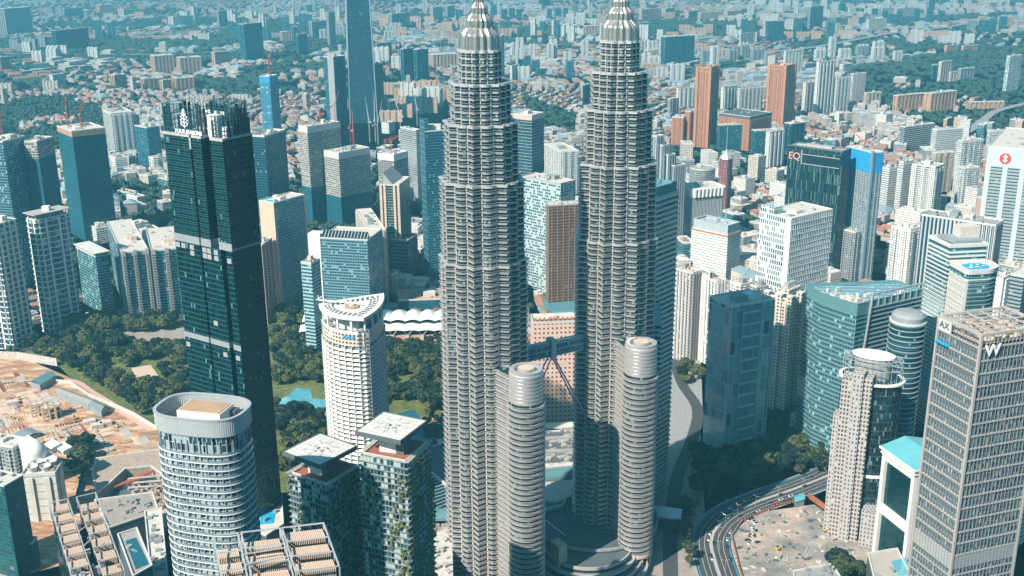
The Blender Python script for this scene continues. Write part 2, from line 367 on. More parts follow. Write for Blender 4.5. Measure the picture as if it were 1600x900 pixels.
def leaf_mat(name, dark, light, rnd=.35):
    m, nt, b = newmat(name)
    g = _n(nt, 'ShaderNodeNewGeometry'); oi = _n(nt, 'ShaderNodeObjectInfo')
    n = _noise(nt, g.outputs['Position'], .09, 5, .7)
    k = _m(nt, 'ADD', n.outputs[0], _m(nt, 'MULTIPLY_ADD', oi.outputs['Random'], rnd, -rnd/2))
    wn = _n(nt, 'ShaderNodeTexWhiteNoise', noise_dimensions='3D'); sc = _n(nt, 'ShaderNodeVectorMath', operation='SNAP'); nt.links.new(g.outputs['Position'], sc.inputs[0]); sc.inputs[1].default_value = (2.2, 2.2, 2.2); nt.links.new(sc.outputs[0], wn.inputs['Vector'])
    k = _m(nt, 'ADD', k, _m(nt, 'MULTIPLY_ADD', wn.outputs['Value'], .3, -.15))
    nt.links.new(_ramp(nt, k, [(.3, dark), (.55, tuple((a+c)/2 for a, c in zip(dark, light))), (.75, light)]), b.inputs['Base Color'])
    b.inputs['Roughness'].default_value = .75; b.inputs['Specular IOR Level'].default_value = .25
def soil_mat():
    m, nt, b = newmat('soil')
    g = _n(nt, 'ShaderNodeNewGeometry'); pos = g.outputs['Position']
    mp = _n(nt, 'ShaderNodeMapping'); nt.links.new(pos, mp.inputs[0]); mp.inputs['Rotation'].default_value = (0, 0, R(35)); mp.inputs['Scale'].default_value = (1, 3.2, 1)
    n = _noise(nt, mp.outputs[0], .028, 7, .72); n2 = _noise(nt, pos, .35, 4, .7)
    col = _ramp(nt, n.outputs[0], [(.32, (.17, .16, .13)), (.44, (.32, .17, .085)), (.53, (.50, .30, .175)), (.60, (.66, .53, .43)), (.72, (.38, .38, .36))])
    k = _m(nt, 'MULTIPLY_ADD', n2.outputs[0], 1.2, .4); cb = _n(nt, 'ShaderNodeCombineXYZ')
    for i in range(3): nt.links.new(k, cb.inputs[i])
    nt.links.new(_mix(nt, 1.0, col, cb.outputs[0], 'MULTIPLY'), b.inputs['Base Color']); b.inputs['Roughness'].default_value = .9
def lot_mat():
    m, nt, b = newmat('lot')
    g = _n(nt, 'ShaderNodeNewGeometry'); pos = g.outputs['Position']
    n = _noise(nt, pos, .035, 7, .75); n2 = _noise(nt, pos, .22, 5, .8)
    col = _ramp(nt, n.outputs[0], [(.36, (.17, .175, .17)), (.50, (.29, .275, .255)), (.58, (.44, .36, .29)), (.7, (.52, .43, .35))])
    sp = _ramp(nt, n2.outputs[0], [(.33, (.4, .4, .4)), (.38, (1, 1, 1))])
    nt.links.new(_mix(nt, 1.0, col, sp, 'MULTIPLY'), b.inputs['Base Color']); b.inputs['Roughness'].default_value = .9
ground_mat(); soil_mat(); lot_mat()
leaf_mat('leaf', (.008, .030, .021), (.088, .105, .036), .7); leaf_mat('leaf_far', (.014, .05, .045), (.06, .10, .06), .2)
leaf_mat('grass', (.07, .11, .035), (.20, .20, .075), .1)

# ---------------- one builder for every tower block ----------------
STY = {}
def sty(k, m, **o): STY[k] = dict(m=m, **o)
sty('white', 'f_white', band=(.35, .9, 3.3, 'white')); sty('whitefine', 'f_whitefine'); sty('condo', 'f_condo2', band=(.7, 1.0, 6.4, 'white'), fin=(7.5, 1.0, 2.2, 'white'))
sty('condo_s', 'f_condo', band=(.5, .9, 3.2, 'white')); sty('cream', 'f_cream', band=(.4, .8, 3.3, 'beige')); sty('beige', 'f_beige', band=(.3, .8, 3.3, 'beige'))
sty('pink', 'f_pink'); sty('orange', 'f_orange', band=(.5, 1.0, 3.4, 'orange'), fin=(5.2, .9, 1.6, 'orange')); sty('flats', 'f_flats'); sty('peach', 'f_peach'); sty('red', 'f_red', fin=(6, .5, 1.2, 'f_red'))
sty('grey', 'f_grey', band=(.3, .8, 3.4, 'grey')); sty('raw', 'f_raw', band=(.4, .5, 3.5, 'concrete')); sty('bands', 'f_band_white', band=(.9, 1.6, 3.7, 'white'))
sty('blue', 'f_blue'); sty('navy', 'f_navy'); sty('teal', 'f_teal', band=(.15, .3, 3.6, 'truss')); sty('hotelblue', 'f_hotelblue', band=(.25, .5, 3.5, 'truss')); sty('dark', 'f_dark')
sty('four', 'f_fourteal', band=(.25, .35, 3.5, 'net_dark')); sty('slots', 'f_slots'); sty('net', 'f_netblue'); sty('brown', 'f_brown', fin=(7.5, .5, .4, 'steel')); sty('panels', 'f_panels')
sty('check', 'f_check', band=(.3, .8, 6.0, 'white'), fin=(3.0, .25, .35, 'white')); sty('office', 'f_office', band=(.5, .9, 4.0, 'offwhite')); sty('stripe', 'f_stripe', band=(.7, 1.5, 4.2, 'alu'))
sty('slate', 'f_slategls', band=(.4, .9, 13.5, 'truss')); sty('vert', 'f_vert', fin=(4.5, .5, 1.0, 'offwhite')); sty('vertnavy', 'f_vertnavy', fin=(4.5, .7, 1.2, 'alu'))
sty('greyband', 'f_grey', band=(.6, 1.5, 3.6, 'alu'))

def bands(pts, z0, z1, out, h, step, mat, parent, name='floor_band', frac=.0, skip=2):
    mb = MB(); a = offset(pts, out); i = offset(pts, -.4); z = z0+step*frac; n = 0
    while z+h <= z1 and n < 120: mb.ring(i, a, z, z+h); z += step; n += 1
    if mb.v: return mb.build(name, mat, parent)
def fins(pts, z0, z1, sp, dep, wd, mat, parent, name='facade_fin', skip=2.0):
    mb = MB()
    for p, n, d in perim(pts, sp, skip):
        e = d*wd/2; q = [p-e-n*.2, p-e+n*dep, p+e+n*dep, p+e-n*.2]
        mb.prism(ccw([tuple(x) for x in q]), z0, z1)
    if mb.v: return mb.build(name, mat, parent)
def roof(pts, z, parent, mat='roofgrey', par=1.3, parmat='offwhite', rng=random, rooms=2, clut=8, lift=1.0, rmat='offwhite'):
    mb = MB(); inn = offset(pts, -.5); mb.cap(inn, z+.05); r = mb.build('roof', mat, parent)
    pb = MB(); pb.ring(inn, offset(pts, .12), z-.6, z+par); pb.build('parapet', parmat, parent)
    a = math.atan2(pts[1][1]-pts[0][1], pts[1][0]-pts[0][0]); c = centroid(pts)
    ex = min(math.dist(pts[0], pts[len(pts)//4]), math.dist(pts[len(pts)//4], pts[len(pts)//2]))
    ex = min(max(ex, 8), 40)
    for k in range(rooms):
        q = MB(); i = rng.randrange(len(pts)); p = lerp2(c, pts[i], rng.uniform(.0, .42))
        q.box(p, ex*rng.uniform(.22, .42), ex*rng.uniform(.18, .36), z, z+rng.uniform(2.5, 6)*lift, a+(k*.002)); q.build('plant_room', rng.choice([rmat, 'rooflight', 'grey']), parent)
    if clut:
        q = MB(); clutter(q, pts, z+.04, clut, rng, 0, ex*.16+.5, (.6, 2.6)); q.build('roof_equipment', rng.choice(['grey', 'concrete', 'alu']), parent)
def tower(name, label, cat, pts, z1, style, z0=0.0, group=None, rooms=2, clut=8, par=1.3, roofmat='rooflight', parmat='offwhite', detail=True, m=None, band='d', fin='d', top=0.0, topmat='concrete', base=0.0, basemat='concrete', rmat='offwhite', root=None, seed=None):
    st = STY[style]; rng = random.Random(seed if seed is not None else hash_s(label)); c = centroid(pts)
    t = root or thing(name, label, cat, (c[0], c[1], 0), group)
    zt = z1-top; zb = z0+base
    np_ = notch(pts) if (name == 'high_rise' and style in NOTCHED) else pts
    mb = MB(); mb.walls(np_, zb, zt); mb.cap(pts, zt); f = mb.build('facade', m or st['m'], t)
    if top > 0: q = MB(); q.prism(offset(pts, .25), zt, z1); q.build('top_storey', topmat, t)
    if base > 0: q = MB(); q.prism(offset(pts, .6), z0, zb); q.build('base_storey', basemat, t)
    if detail:
        b = st.get('band') if band == 'd' else band
        if b: bands(pts, zb, zt, b[0], b[1], b[2], b[3], t)
        if len(pts) == 4 and style in BAYS and zt-zb > 25:
            for i in range(4):
                a, b2 = Vector(pts[i]), Vector(pts[(i+1) % 4]); L = (b2-a).length; n = int(L//11)
                if n < 1 or (i in (1, 2) and zt < 60): continue
                d = (b2-a)/L; nn = Vector((d.y, -d.x)); bw_ = 4.2 if n > 1 else L*.4
                for k2 in range(n):
                    p = a+d*L*(k2+.5)/n; w2 = d*bw_/2; q = MB(); pl = ccw([tuple(p-w2-nn*.3), tuple(p+w2-nn*.3), tuple(p+w2+nn*1.5), tuple(p-w2+nn*1.5)]); q.walls(pl, zb, zt-2); q.cap(pl, zt-2)
                    by = q.build('projecting_bay', m or st['m'], t)
                    if b and zt > 45: bands(pl, zb, zt-6, b[0]*.8, b[1], b[2], b[3], by)
        fn = st.get('fin') if fin == 'd' else fin
        if fn: fins(pts, zb, zt, *fn, t)
    roof(pts, z1, t, roofmat, par, parmat, rng, rooms, clut, rmat=rmat)
    return t
BAYS = ('white', 'whitefine', 'cream', 'beige', 'condo_s', 'grey', 'condo')
NOTCHED = ('flats', 'peach', 'cream', 'grey', 'whitefine', 'white', 'vert', 'navy', 'blue')
def notch(pts, w=6.5, dep=2.6):
    out = []
    for i in range(4):
        a, b = Vector(pts[i]), Vector(pts[(i+1) % 4]); L = (b-a).length; d = (b-a)/L; n = Vector((-d.y, d.x)); k = int(L/w/2)*2+1
        if k < 3: out.append(tuple(a)); continue
        for j in range(k):
            o = n*(dep if j % 2 else 0); out += [tuple(a+d*L*j/k+o), tuple(a+d*L*(j+1)/k+o)]
        out.pop()
    return out
def hash_s(s):
    h = 7
    for ch in s: h = (h*131+ord(ch)) % 1000003
    return h
def blk(name, label, cat, C, xl, xr, far, yb, style, z=None, **k):
    pts, zz = box_plan(C, xl, xr, far, yb, z)
    return tower(name, label, cat, pts, zz, style, **k), pts, zz

plain('coolgrey', (.20, .24, .26), var=.15); plain('warmgrey', (.40, .37, .345), var=.15)
facade('f_red2', (.36, .25, .22), (.04, .05, .06), 3.4, 2.6, .45, .5)
facade('f_panels2', (.10, .26, .33), (.06, .20, .28), 8.0, 2.0, .9, .85, metal=.6, var=.4, blind=.0)
facade('f_bluepale', (.10, .30, .42), (.04, .20, .32), 3.6, 6, .8, .9, metal=.2, rough=.3, var=.4, blind=.06, bcol=(.4, .5, .5))
facade('f_bluenight', (.035, .12, .17), (.012, .07, .11), 4.2, 2.4, .7, .9, metal=.5, var=.4, blind=.02, bcol=(.1, .2, .24))
facade('f_eq', (.02, .065, .075), (.010, .05, .06), 13.0, .9, .97, .8, metal=.5, var=1.2, blind=.14, bcol=(.09, .19, .21), jit=3)
facade('f_netgrey', (.20, .30, .36), (.05, .12, .16), 3.6, 2.5, .6, .6, metal=.1, blind=.2, bcol=(.3, .35, .35))
facade('f_tile', (.52, .62, .62), (.30, .42, .44), 1.6, 1.6, .3, .3, metal=0, blind=.02, wvar=.05)
facade('f_crown', (.50, .58, .58), (.28, .36, .38), 13, .9, 1.01, .5, metal=.1, blind=.2)
facade('f_endwall2', (.74, .74, .72), (.06, .06, .06), 5.0, 5.0, .3, .14, metal=0, blind=0)

plain('crownsteel', (.50, .47, .44), rough=.33, metal=.75, var=.15, scale=.4)
plain('clay', (.50, .30, .20), var=.3, scale=.15); plain('sitegreen', (.03, .30, .26), var=.3)

plain('balcglass', (.26, .34, .37), rough=.2, metal=.2, var=.2)
facade('f_site', (.02, .13, .15), (.01, .075, .09), 3.2, 4.0, .85, .92, metal=0, rough=.5, var=.5, blind=.03, bcol=(.15, .2, .2), tilt=0, wvar=.35)  # teal site netting, darkened so the corner's shade sits in its colour

plain('farwall', (.40, .37, .34), var=.35, scale=.02); plain('farpale', (.42, .38, .33), var=.4, scale=.02); plain('farwhite', (.58, .57, .54), var=.25, scale=.02); plain('farred', (.34, .16, .10), var=.35, scale=.02); plain('farblue', (.22, .32, .38), var=.3, scale=.02); plain('farbrown', (.26, .17, .13), var=.4, scale=.02)

facade('f_pinkwin', (.43, .40, .385), (.13, .11, .10), 3.5, 2.4, .55, .62, metal=.2); facade('f_streak', (.035, .05, .06), (.015, .06, .08), 3.5, 1.3, .97, .8, metal=.6, var=1.2, blind=.12, bcol=(.12, .20, .24), jit=0)
facade('f_pink2', (.40, .385, .38), (.12, .13, .14), 3.5, 2.6, .5, .4)

plain('parapetgrey', (.42, .46, .48), rough=.4, metal=.2, var=.15)

leaf_mat('leaf_olive', (.020, .045, .018), (.14, .15, .05), .5); leaf_mat('leaf_deep', (.006, .024, .020), (.045, .072, .035), .4)
# ---------------- the twin towers ----------------
def star_outline(Rp, a0, arc=6):
    pts = []
    for k in range(8):
        t = a0+k*math.pi/4; pts.append((Rp*math.cos(t), Rp*math.sin(t), 'v'))
        ti = t+math.pi/8; ix, iy = .765*math.cos(ti), .765*math.sin(ti); ra = .17
        for j in range(arc+1):
            b = ti+R(-67.5+135*j/arc); pts.append((Rp*(ix+ra*math.cos(b)), Rp*(iy+ra*math.sin(b)), 'a' if 0 < j < arc else 'j'))
    return pts
def petronas(c, alpha, bc, label, ztop_b=176.0):
    """alpha: world angle of one star point; bc: centre of the round annex"""
    t = thing('twin_tower', label, 'skyscraper', (c[0], c[1], 0), 'twin towers')
    tiers = [(0, 240, 30.0), (240, 293, 28.4), (293, 330, 24.6), (330, 355, 20.2), (355, 375, 14.4)]
    def outl(r): return [(c[0]+x, c[1]+y) for x, y, _ in star_outline(r, alpha)]
    for n, (z0, z1, r) in enumerate(tiers):
        o = outl(r); nf = round((z1-z0)/4.0); h = (z1-z0)/nf
        core = offset(o, -.6)
        mb = MB(); mb.walls(core, z0, z1); mb.cap(offset(o, -.2), z1-.02)
        sec = mb.build('tower_section', 'f_petro', t)
        rb = MB(); sh = MB(); out = offset(o, .0); inn = offset(o, -.9)
        for k in range(nf):
            z = z0+k*h
            rb.ring(inn, out, z, z+1.05)                       # spandrel
            rb.ring(inn, offset(o, .38), z+1.05, z+1.25)        # ledge
            sh.ring(offset(o, .3), offset(o, .8), z+2.5, z+2.64)  # sun shade tube
        rb.build('spandrel', 'steel', sec); sh.build('sun_shade', 'steel', sec)
        pp = MB()
        for (x, y, kd) in star_outline(r, alpha):
            if kd == 'j': pp.beam((c[0]+x*1.012, c[1]+y*1.012, z0), (c[0]+x*1.012, c[1]+y*1.012, z1+1.0), .42, n=6)
        pp.build('corner_pipe', 'steel', sec)
        # roof edge of the tier: upstand and small equipment
        q = MB(); q.ring(offset(o, -1.0), offset(o, .5), z1, z1+1.6)
        q.build('tier_parapet', 'steel', sec)
    # crown
    def lob(tt): x = abs(math.cos(8*(tt-alpha))); return .84+.22*x**.55+.03*math.cos(8*(tt-alpha))
    cr = MB(); prof = [(12.1, 375), (12.0, 379), (11.7, 383.8), (11.2, 385), (8.6, 387.6), (8.0, 388), (7.9, 391.8), (7.4, 392.8), (5.4, 394.8), (5.0, 395.2), (4.9, 398.4), (4.5, 399.2), (2.9, 400.9), (2.6, 401.2), (2.5, 403.8), (1.4, 405.5)]
    prof = [(r, 375+(z-375)*1.14) for r, z in prof]
    cr.lathe(prof, c, 96, fn=lob)
    crown = cr.build('crown', 'crownsteel', t)
    rib = MB()
    for k in range(16):
        a = alpha+k*math.pi/8; prev = None
        for r, z in prof:
            p = (c[0]+(r*1.05+.15)*math.cos(a), c[1]+(r*1.05+.15)*math.sin(a), z)
            if prev: rib.beam(prev, p, .2 if z < 394 else .14, n=5)
            prev = p
    rib.build('crown_rib', 'steel_dark', crown)
    ms = MB(); ms.lathe([(1.6, 409.5), (1.7, 411)] + [(1.5+1.2*math.sin(math.pi*i/8), 411+3.2*i/8) for i in range(9)] + [(1.0, 414.6), (.8, 430), (.4, 445), (.1, 452)], c, 20)
    for z in (416, 419, 422, 425): ms.lathe([(.9, z), (1.35, z+.3), (.9, z+.6)], c, 20)
    ms.build('mast', 'crownsteel', t)
    # round annex
    rb_ = 12.2; ann = MB(); co = circle(bc, rb_-.7, 64); ann.walls(co, 14, ztop_b-22)
    an = ann.build('annex', 'f_petro', t)
    top = MB(); top.walls(circle(bc, rb_-2.0, 64), ztop_b-22, ztop_b-3); top.ring(circle(bc, rb_-4.2, 64), circle(bc, rb_-1.4, 64), ztop_b-3, ztop_b)
    top.cap(circle(bc, rb_-3.5, 64), ztop_b-2.6); top.prism(circle(bc, 5.6, 48), ztop_b-2.6, ztop_b+.6); top.build('annex_top', 'steel', t)
    rf = MB(); rf.cap(circle(bc, 4.9, 48), ztop_b+.64); rf.build('roof_disc', 'sand', t)
    rg = MB(); z = 14.0
    while z < ztop_b-24:
        rg.ring(circle(bc, rb_-1.4, 64), circle(bc, rb_, 64), z, z+1.4); rg.ring(circle(bc, rb_-1.4, 64), circle(bc, rb_+.45, 64), z+1.4, z+1.65)
        rg.ring(circle(bc, rb_+.1, 64), circle(bc, rb_+.6, 64), z+2.6, z+2.75); z += 4.0
    z = ztop_b-22
    while z < ztop_b-3: rg.ring(circle(bc, rb_-2.6, 64), circle(bc, rb_-.9, 64), z, z+1.5); z += 2.6
    rg.build('spandrel', 'steel', an)
    ft = MB(); ft.prism(circle(bc, rb_-3, 40), 0, 14.0)
    ft.build('annex_foot', 'darkglass', t)
    cl = MB()
    for p in circle(bc, rb_-.8, 16): cl.beam((*p, 0), (*p, 14), .75, n=8)
    cl.ring(circle(bc, rb_-1.5, 48), circle(bc, rb_+.6, 48), 12.2, 14.0); cl.build('column', 'beige', an)
    # link between tower and annex
    d = (Vector(bc)-Vector(c)).normalized(); n = Vector((-d.y, d.x)); m0 = Vector(c)+d*22; m1 = Vector(bc)
    lk = ccw([tuple(m0-n*10), tuple(m1-n*9.4), tuple(m1+n*9.4), tuple(m0+n*10)])
    q = MB(); q.walls(offset(lk, -.6), 0, ztop_b-4); q.cap(lk, ztop_b-4)
    ln = q.build('annex_link', 'f_petro', t); q = MB(); z = 0
    while z < ztop_b-5: q.ring(offset(lk, -1.4), lk, z, z+1.45); q.ring(offset(lk, -1), offset(lk, .8), z+2.75, z+2.98); z += 4
    q.build('spandrel', 'steel', ln)
    return t
T1 = (-19.0, 702.0); T2 = (74.0, 755.0)
B1 = (8.7, 665.0); B2 = (89.0, 711.0)
toc = lambda c: math.atan2(-c[1], -c[0])
petronas(T1, toc(T1)-R(12), B1, 'left of the two matching stainless steel towers, standing nearer the curved white tower')
petronas(T2, toc(T2)-R(16), B2, 'right of the two matching stainless steel towers, standing beside the teal striped tower')

# skybridge
def skybridge():
    a = Vector((*T1, 0)); b = Vector((*T2, 0)); d = (b-a).normalized(); n = Vector((-d.y, d.x, 0)); p0 = a+d*25.5; p1 = b-d*25.5; mid = (p0+p1)/2
    t = thing('skybridge', 'two level steel and glass footbridge linking the twin towers', 'bridge', (mid.x, mid.y, 160))
    L = (p1-p0).length; ang = math.atan2(d.y, d.x); C = (mid.x, mid.y)
    q = MB(); q.box(C, L, 5.2, 160.6, 169, ang); q.build('glazed_deck', 'f_teal', t)
    q = MB()
    for z in (160, 164.4, 168.8): q.box(C, L+.6, 6.2, z, z+.8, ang)
    for k in range(25):
        p = p0+d*L*k/24
        for s in (-1, 1): e = p+n*s*3.0; q.beam((e.x, e.y, 160.4), (e.x, e.y, 169), .16)
    q.build('deck_frame', 'truss', t)
    q = MB()
    for s in (-.95, .95): e = n*s*1.2; q.beam(p0+e+Vector((0, 0, 170.2)), p1+e+Vector((0, 0, 170.2)), .8, n=8)
    q.build('roof_duct', 'truss', t)
    q = MB(); q.box(C, 4.4, 8.0, 158.5, 172.5, ang); q.build('centre_joint', 'truss', t)
    for s in (-1, 1):
        end = (a if s < 0 else b)+d*(-s)*24.5
        for e in (-1, 1):
            q = MB(); q.beam((mid.x+n.x*e*2+d.x*s*1, mid.y+n.y*e*2+d.y*s*1, 159), (end.x+n.x*e*4, end.y+n.y*e*4, 106), .6, n=8); q.build('leg', 'truss', t)
skybridge()

# ---------------- dark green glass tower with open crown ----------------
def four():
    pts, z = box_plan((347.5, 220), 256, 393, ('L', 207.5), 927)
    a, b, c_, d_ = pts    # a near corner, b right, c back, d left
    cc = centroid(pts); t = thing('glass_tower', 'very tall dark green glass tower with an open steel lattice crown', 'skyscraper', (*cc, 0))
    g = lambda s: lerp2(d_, a, s)                        # along the left face, from left to the corner
    inn = lambda p, k: (p[0]+(cc[0]-p[0])*k, p[1]+(cc[1]-p[1])*k)
    L = math.dist(d_, a); W = math.dist(a, b)
    ux = Vector((a[0]-d_[0], a[1]-d_[1])).normalized(); vx = Vector((-ux.y, ux.x))      # vx into the block
    def rc(s, dep): p = Vector(g(s))+vx*dep; return (p.x, p.y)
    # plan with a deep slot (s .62-.79) and a thin slot (s .45-.50)
    plan = [rc(0, 0), rc(.44, 0), rc(.44, 1.6), rc(.485, 1.6), rc(.485, 0), rc(.64, 0), rc(.64, 6), rc(.80, 6), rc(.80, 0), rc(1, 0), b, c_]
    low = [rc(0, 0), rc(.44, 0), rc(.44, 1.6), rc(.485, 1.6), rc(.485, 0), rc(.80, 0), rc(.80, 4), rc(.89, 4), rc(.89, 0), rc(1, 0), b, c_]
    plan = ccw(plan); low = ccw(low)
    zs = z-71
    q = MB(); q.walls(low, 0, zs); q.cap(low, zs); q.walls(plan, zs, z); q.cap(plan, z); q.build('facade', 'f_fourteal', t)
    q = MB(); n_ = Vector((b[1]-a[1], a[0]-b[0])).normalized()*.5; q.walls([(a[0]+n_.x, a[1]+n_.y), (b[0]+n_.x, b[1]+n_.y)], 0, z, closed=False); q.build('side_glazing', 'f_dark', t)  # right face only: its dim reflections are put into a darker glass colour
    bands(low, 0, zs, .28, .4, 3.5, 'net_dark', t); bands(plan, zs, z, .28, .35, 3.5, 'net_dark', t)
    # mechanical floors
    q = MB(); q.walls(offset(plan, .45), zs+1, zs+4.6); q.ring(offset(plan, -.5), offset(plan, .6), zs-.5, zs+1); zz = z-140
    q.build('louvre_band', 'grey', t)
    q = MB(); q.walls(offset(low, .45), zz, zz+4); q.build('louvre_band', 'grey', t)
    rng = random.Random(4)
    for zc in (zs-5, zs-9, zz-7, zz+14):
        for s in (.05, .15, .3, .52, .6, .72, .94):
            if rng.random() < .6:
                p = Vector(g(s)); e = ux*1.9; o_ = -vx*.4; q = MB(); q.prism(ccw([tuple(p-e-vx*-.3), tuple(p+e-vx*-.3), tuple(p+e+o_), tuple(p-e+o_)]), zc, zc+3.2); q.build('vent_panel', 'alu', t)
    q = MB(); q.cap(offset(plan, -.3), z+.2); q.ring(offset(plan, -1.0), offset(plan, .4), z-.6, z+1.2); q.build('roof', 'concrete', t)
    # lattice crown on the outline: posts, rails, glass blades
    def crown(poly, z0, z1, name):
        q = MB()
        for p, n, dd in perim(poly, 2.6, .5): q.beam((p.x, p.y, z0), (p.x, p.y, z1+rng.uniform(-1.5, 1.0)), .26)
        for z_ in (z0+(z1-z0)*k/5 for k in range(6)):
            for i in range(len(poly)):
                u_, v_ = poly[i], poly[(i+1) % len(poly)]; q.beam((*u_, z_), (*v_, z_), .22)
        q.build(name, 'net_dark', t)
        q = MB()
        for i, (p, n, dd) in enumerate(perim(poly, 3.4, .5)):
            e = dd*1.1
            if rng.random() < .8: q.prism(ccw([tuple(p-e), tuple(p+e), tuple(p+e-n*.12), tuple(p-e-n*.12)]), z0+1, z1-rng.uniform(.5, 6))
        q.build('crown_glass', 'darkglass', t)
    crown(ccw([rc(0, 0), rc(.64, 0), rc(.64, 9), rc(.64, W*.95), c_]), z+.5, z+19, 'crown_lattice')
    crown(ccw([rc(.62, 10), rc(.98, 10), (lerp2(a, b, .9)), rc(.98, W*.95), rc(.62, W*.95)]), z+.5, z+22, 'crown_lattice')
    crown(ccw([rc(.80, 1), rc(1, 1), b, rc(.82, W*.8)]), z+.5, z+14, 'crown_lattice')
    q = MB(); q.box(rc(.74, 9), 9, 7, z+.2, z+14, math.atan2(ux.y, ux.x)); q.box(rc(.70, 12), 18, 3, z+14, z+15.5, math.atan2(ux.y, ux.x)); q.box(rc(.92, 8), 6, 5, z+.2, z+7, math.atan2(ux.y, ux.x)); q.build('plant_room', 'white', t)
    M = face_matrix(d_, a, z+2.7, .46, .9)
    s = text_mesh('FOUR SEASONS', 3.5, .25, 'letterwhite', 'sign', t, M, .05)
    # tree emblem above the words: trunk and round crown of strokes
    q = MB(); o_ = Vector(g(.40))-vx*.9
    def st(x0, y0, x1, y1, r=.28): A = o_+ux*x0; B = o_+ux*x1; q.beam((A.x, A.y, z+5+y0), (B.x, B.y, z+5+y1), r)
    st(0, 0, 0, 12.5, .4)
    for k, (h, w_) in enumerate(((2.2, 3.4), (4.4, 3.6), (6.6, 3.1), (8.6, 2.2), (10.4, 1.2))):
        for sg in (-1, 1): st(0, h-1.0, sg*w_*.6, h-.4); st(sg*w_*.6, h-.4, sg*w_, h+1.0); st(sg*w_, h+1.0, sg*w_*.5, h+1.2, .2)
    q.build('emblem', 'letterwhite', t)
    p = Vector(g(.46))-vx*.5; q = MB(); q.box(tuple(p), 1.6, .5, z-8, z-.8, math.atan2(ux.y, ux.x)); q.build('vent_panel', 'alu', t)
four()

# ---------------- round balconied tower, lower left ----------------
def round_res():
    z = 236.0; L_ = P(238, 650, z); Rr = P(389, 640, z)
    cx, cy = (L_.x+Rr.x)/2, (L_.y+Rr.y)/2+3; hw = (Rr.x-L_.x)/2
    a = R(-14)
    def plan(s, k=1.0):
        r = []
        for i in range(56):
            th = 2*math.pi*i/56; n = 3.0; x = math.copysign(abs(math.cos(th))**(2/n), math.cos(th))*hw*s; y = math.copysign(abs(math.sin(th))**(2/n), math.sin(th))*hw*.66*s*k
            r.append((cx+x*math.cos(a)-y*math.sin(a), cy+x*math.sin(a)+y*math.cos(a)))
        return r
    t = thing('residential_tower', 'round cornered grey tower wrapped in thin white balcony lines at lower left', 'apartment tower', (cx, cy, 0))
    body = plan(.95); q = MB(); q.walls(body, 0, z-6.4); q.cap(body, z-6.3); q.build('facade', 'f_res', t)
    q = MB(); s = MB(); zz = 2.0
    while zz < z-14:
        e = plan(1.0); q.ring(plan(.93), e, zz, zz+.42); s.ring(plan(.985), plan(.992), zz+.55, zz+1.5); zz += 3.75
    q.build('balcony_slab', 'white', t); s.build('balcony_glass', 'balcglass', t)
    q = MB(); q.ring(plan(.975), plan(1.01), z-6.5, z+1.5); q.ring(plan(.96), plan(1.03), z+1.5, z+2.1); par = q.build('parapet', 'parapetgrey', t)
    q = MB()
    for p, n, d in perim(plan(.97), .95): q.beam((p.x, p.y, z-7), (p.x, p.y, z+1.4), .13)
    for p, n, d in perim(plan(1.012), .95): q.beam((p.x, p.y, z-6.8), (p.x, p.y, z+1.4), .11)
    q.build('parapet_rail', 'offwhite', par)
    q = MB()
    for p, n, d in perim(plan(.955), 3.1): q.box(tuple(p-n*.2), .5, 1.4, 0, z-9, math.atan2(d.y, d.x)+.002)
    q.build('party_wall', 'grey', t)
    q = MB(); q.box((cx+1, cy+1), hw*1.02, hw*.62, z-7.8, z+1.2, a); q.build('plant_room', 'white', t)
    q = MB(); q.box((cx+1, cy+1), hw*.96, hw*.56, z+1.21, z+1.5, a); q.build('roof', 'tan', t)
    q = MB(); q.box((cx+hw*.62, cy+3), 4, 5, z-7.8, z-1, a); q.box((cx-hw*.6, cy-5), 3, 2, z-7.8, z-6, a); q.box((cx-hw*.1, cy-8), 3, 1.2, z-7.8, z-6.2, a); q.box((cx+hw*.2, cy-8.5), 1.2, 1.2, z-7.8, z-5.2, a); q.build('roof_equipment', 'darkgrey', t)
round_res()

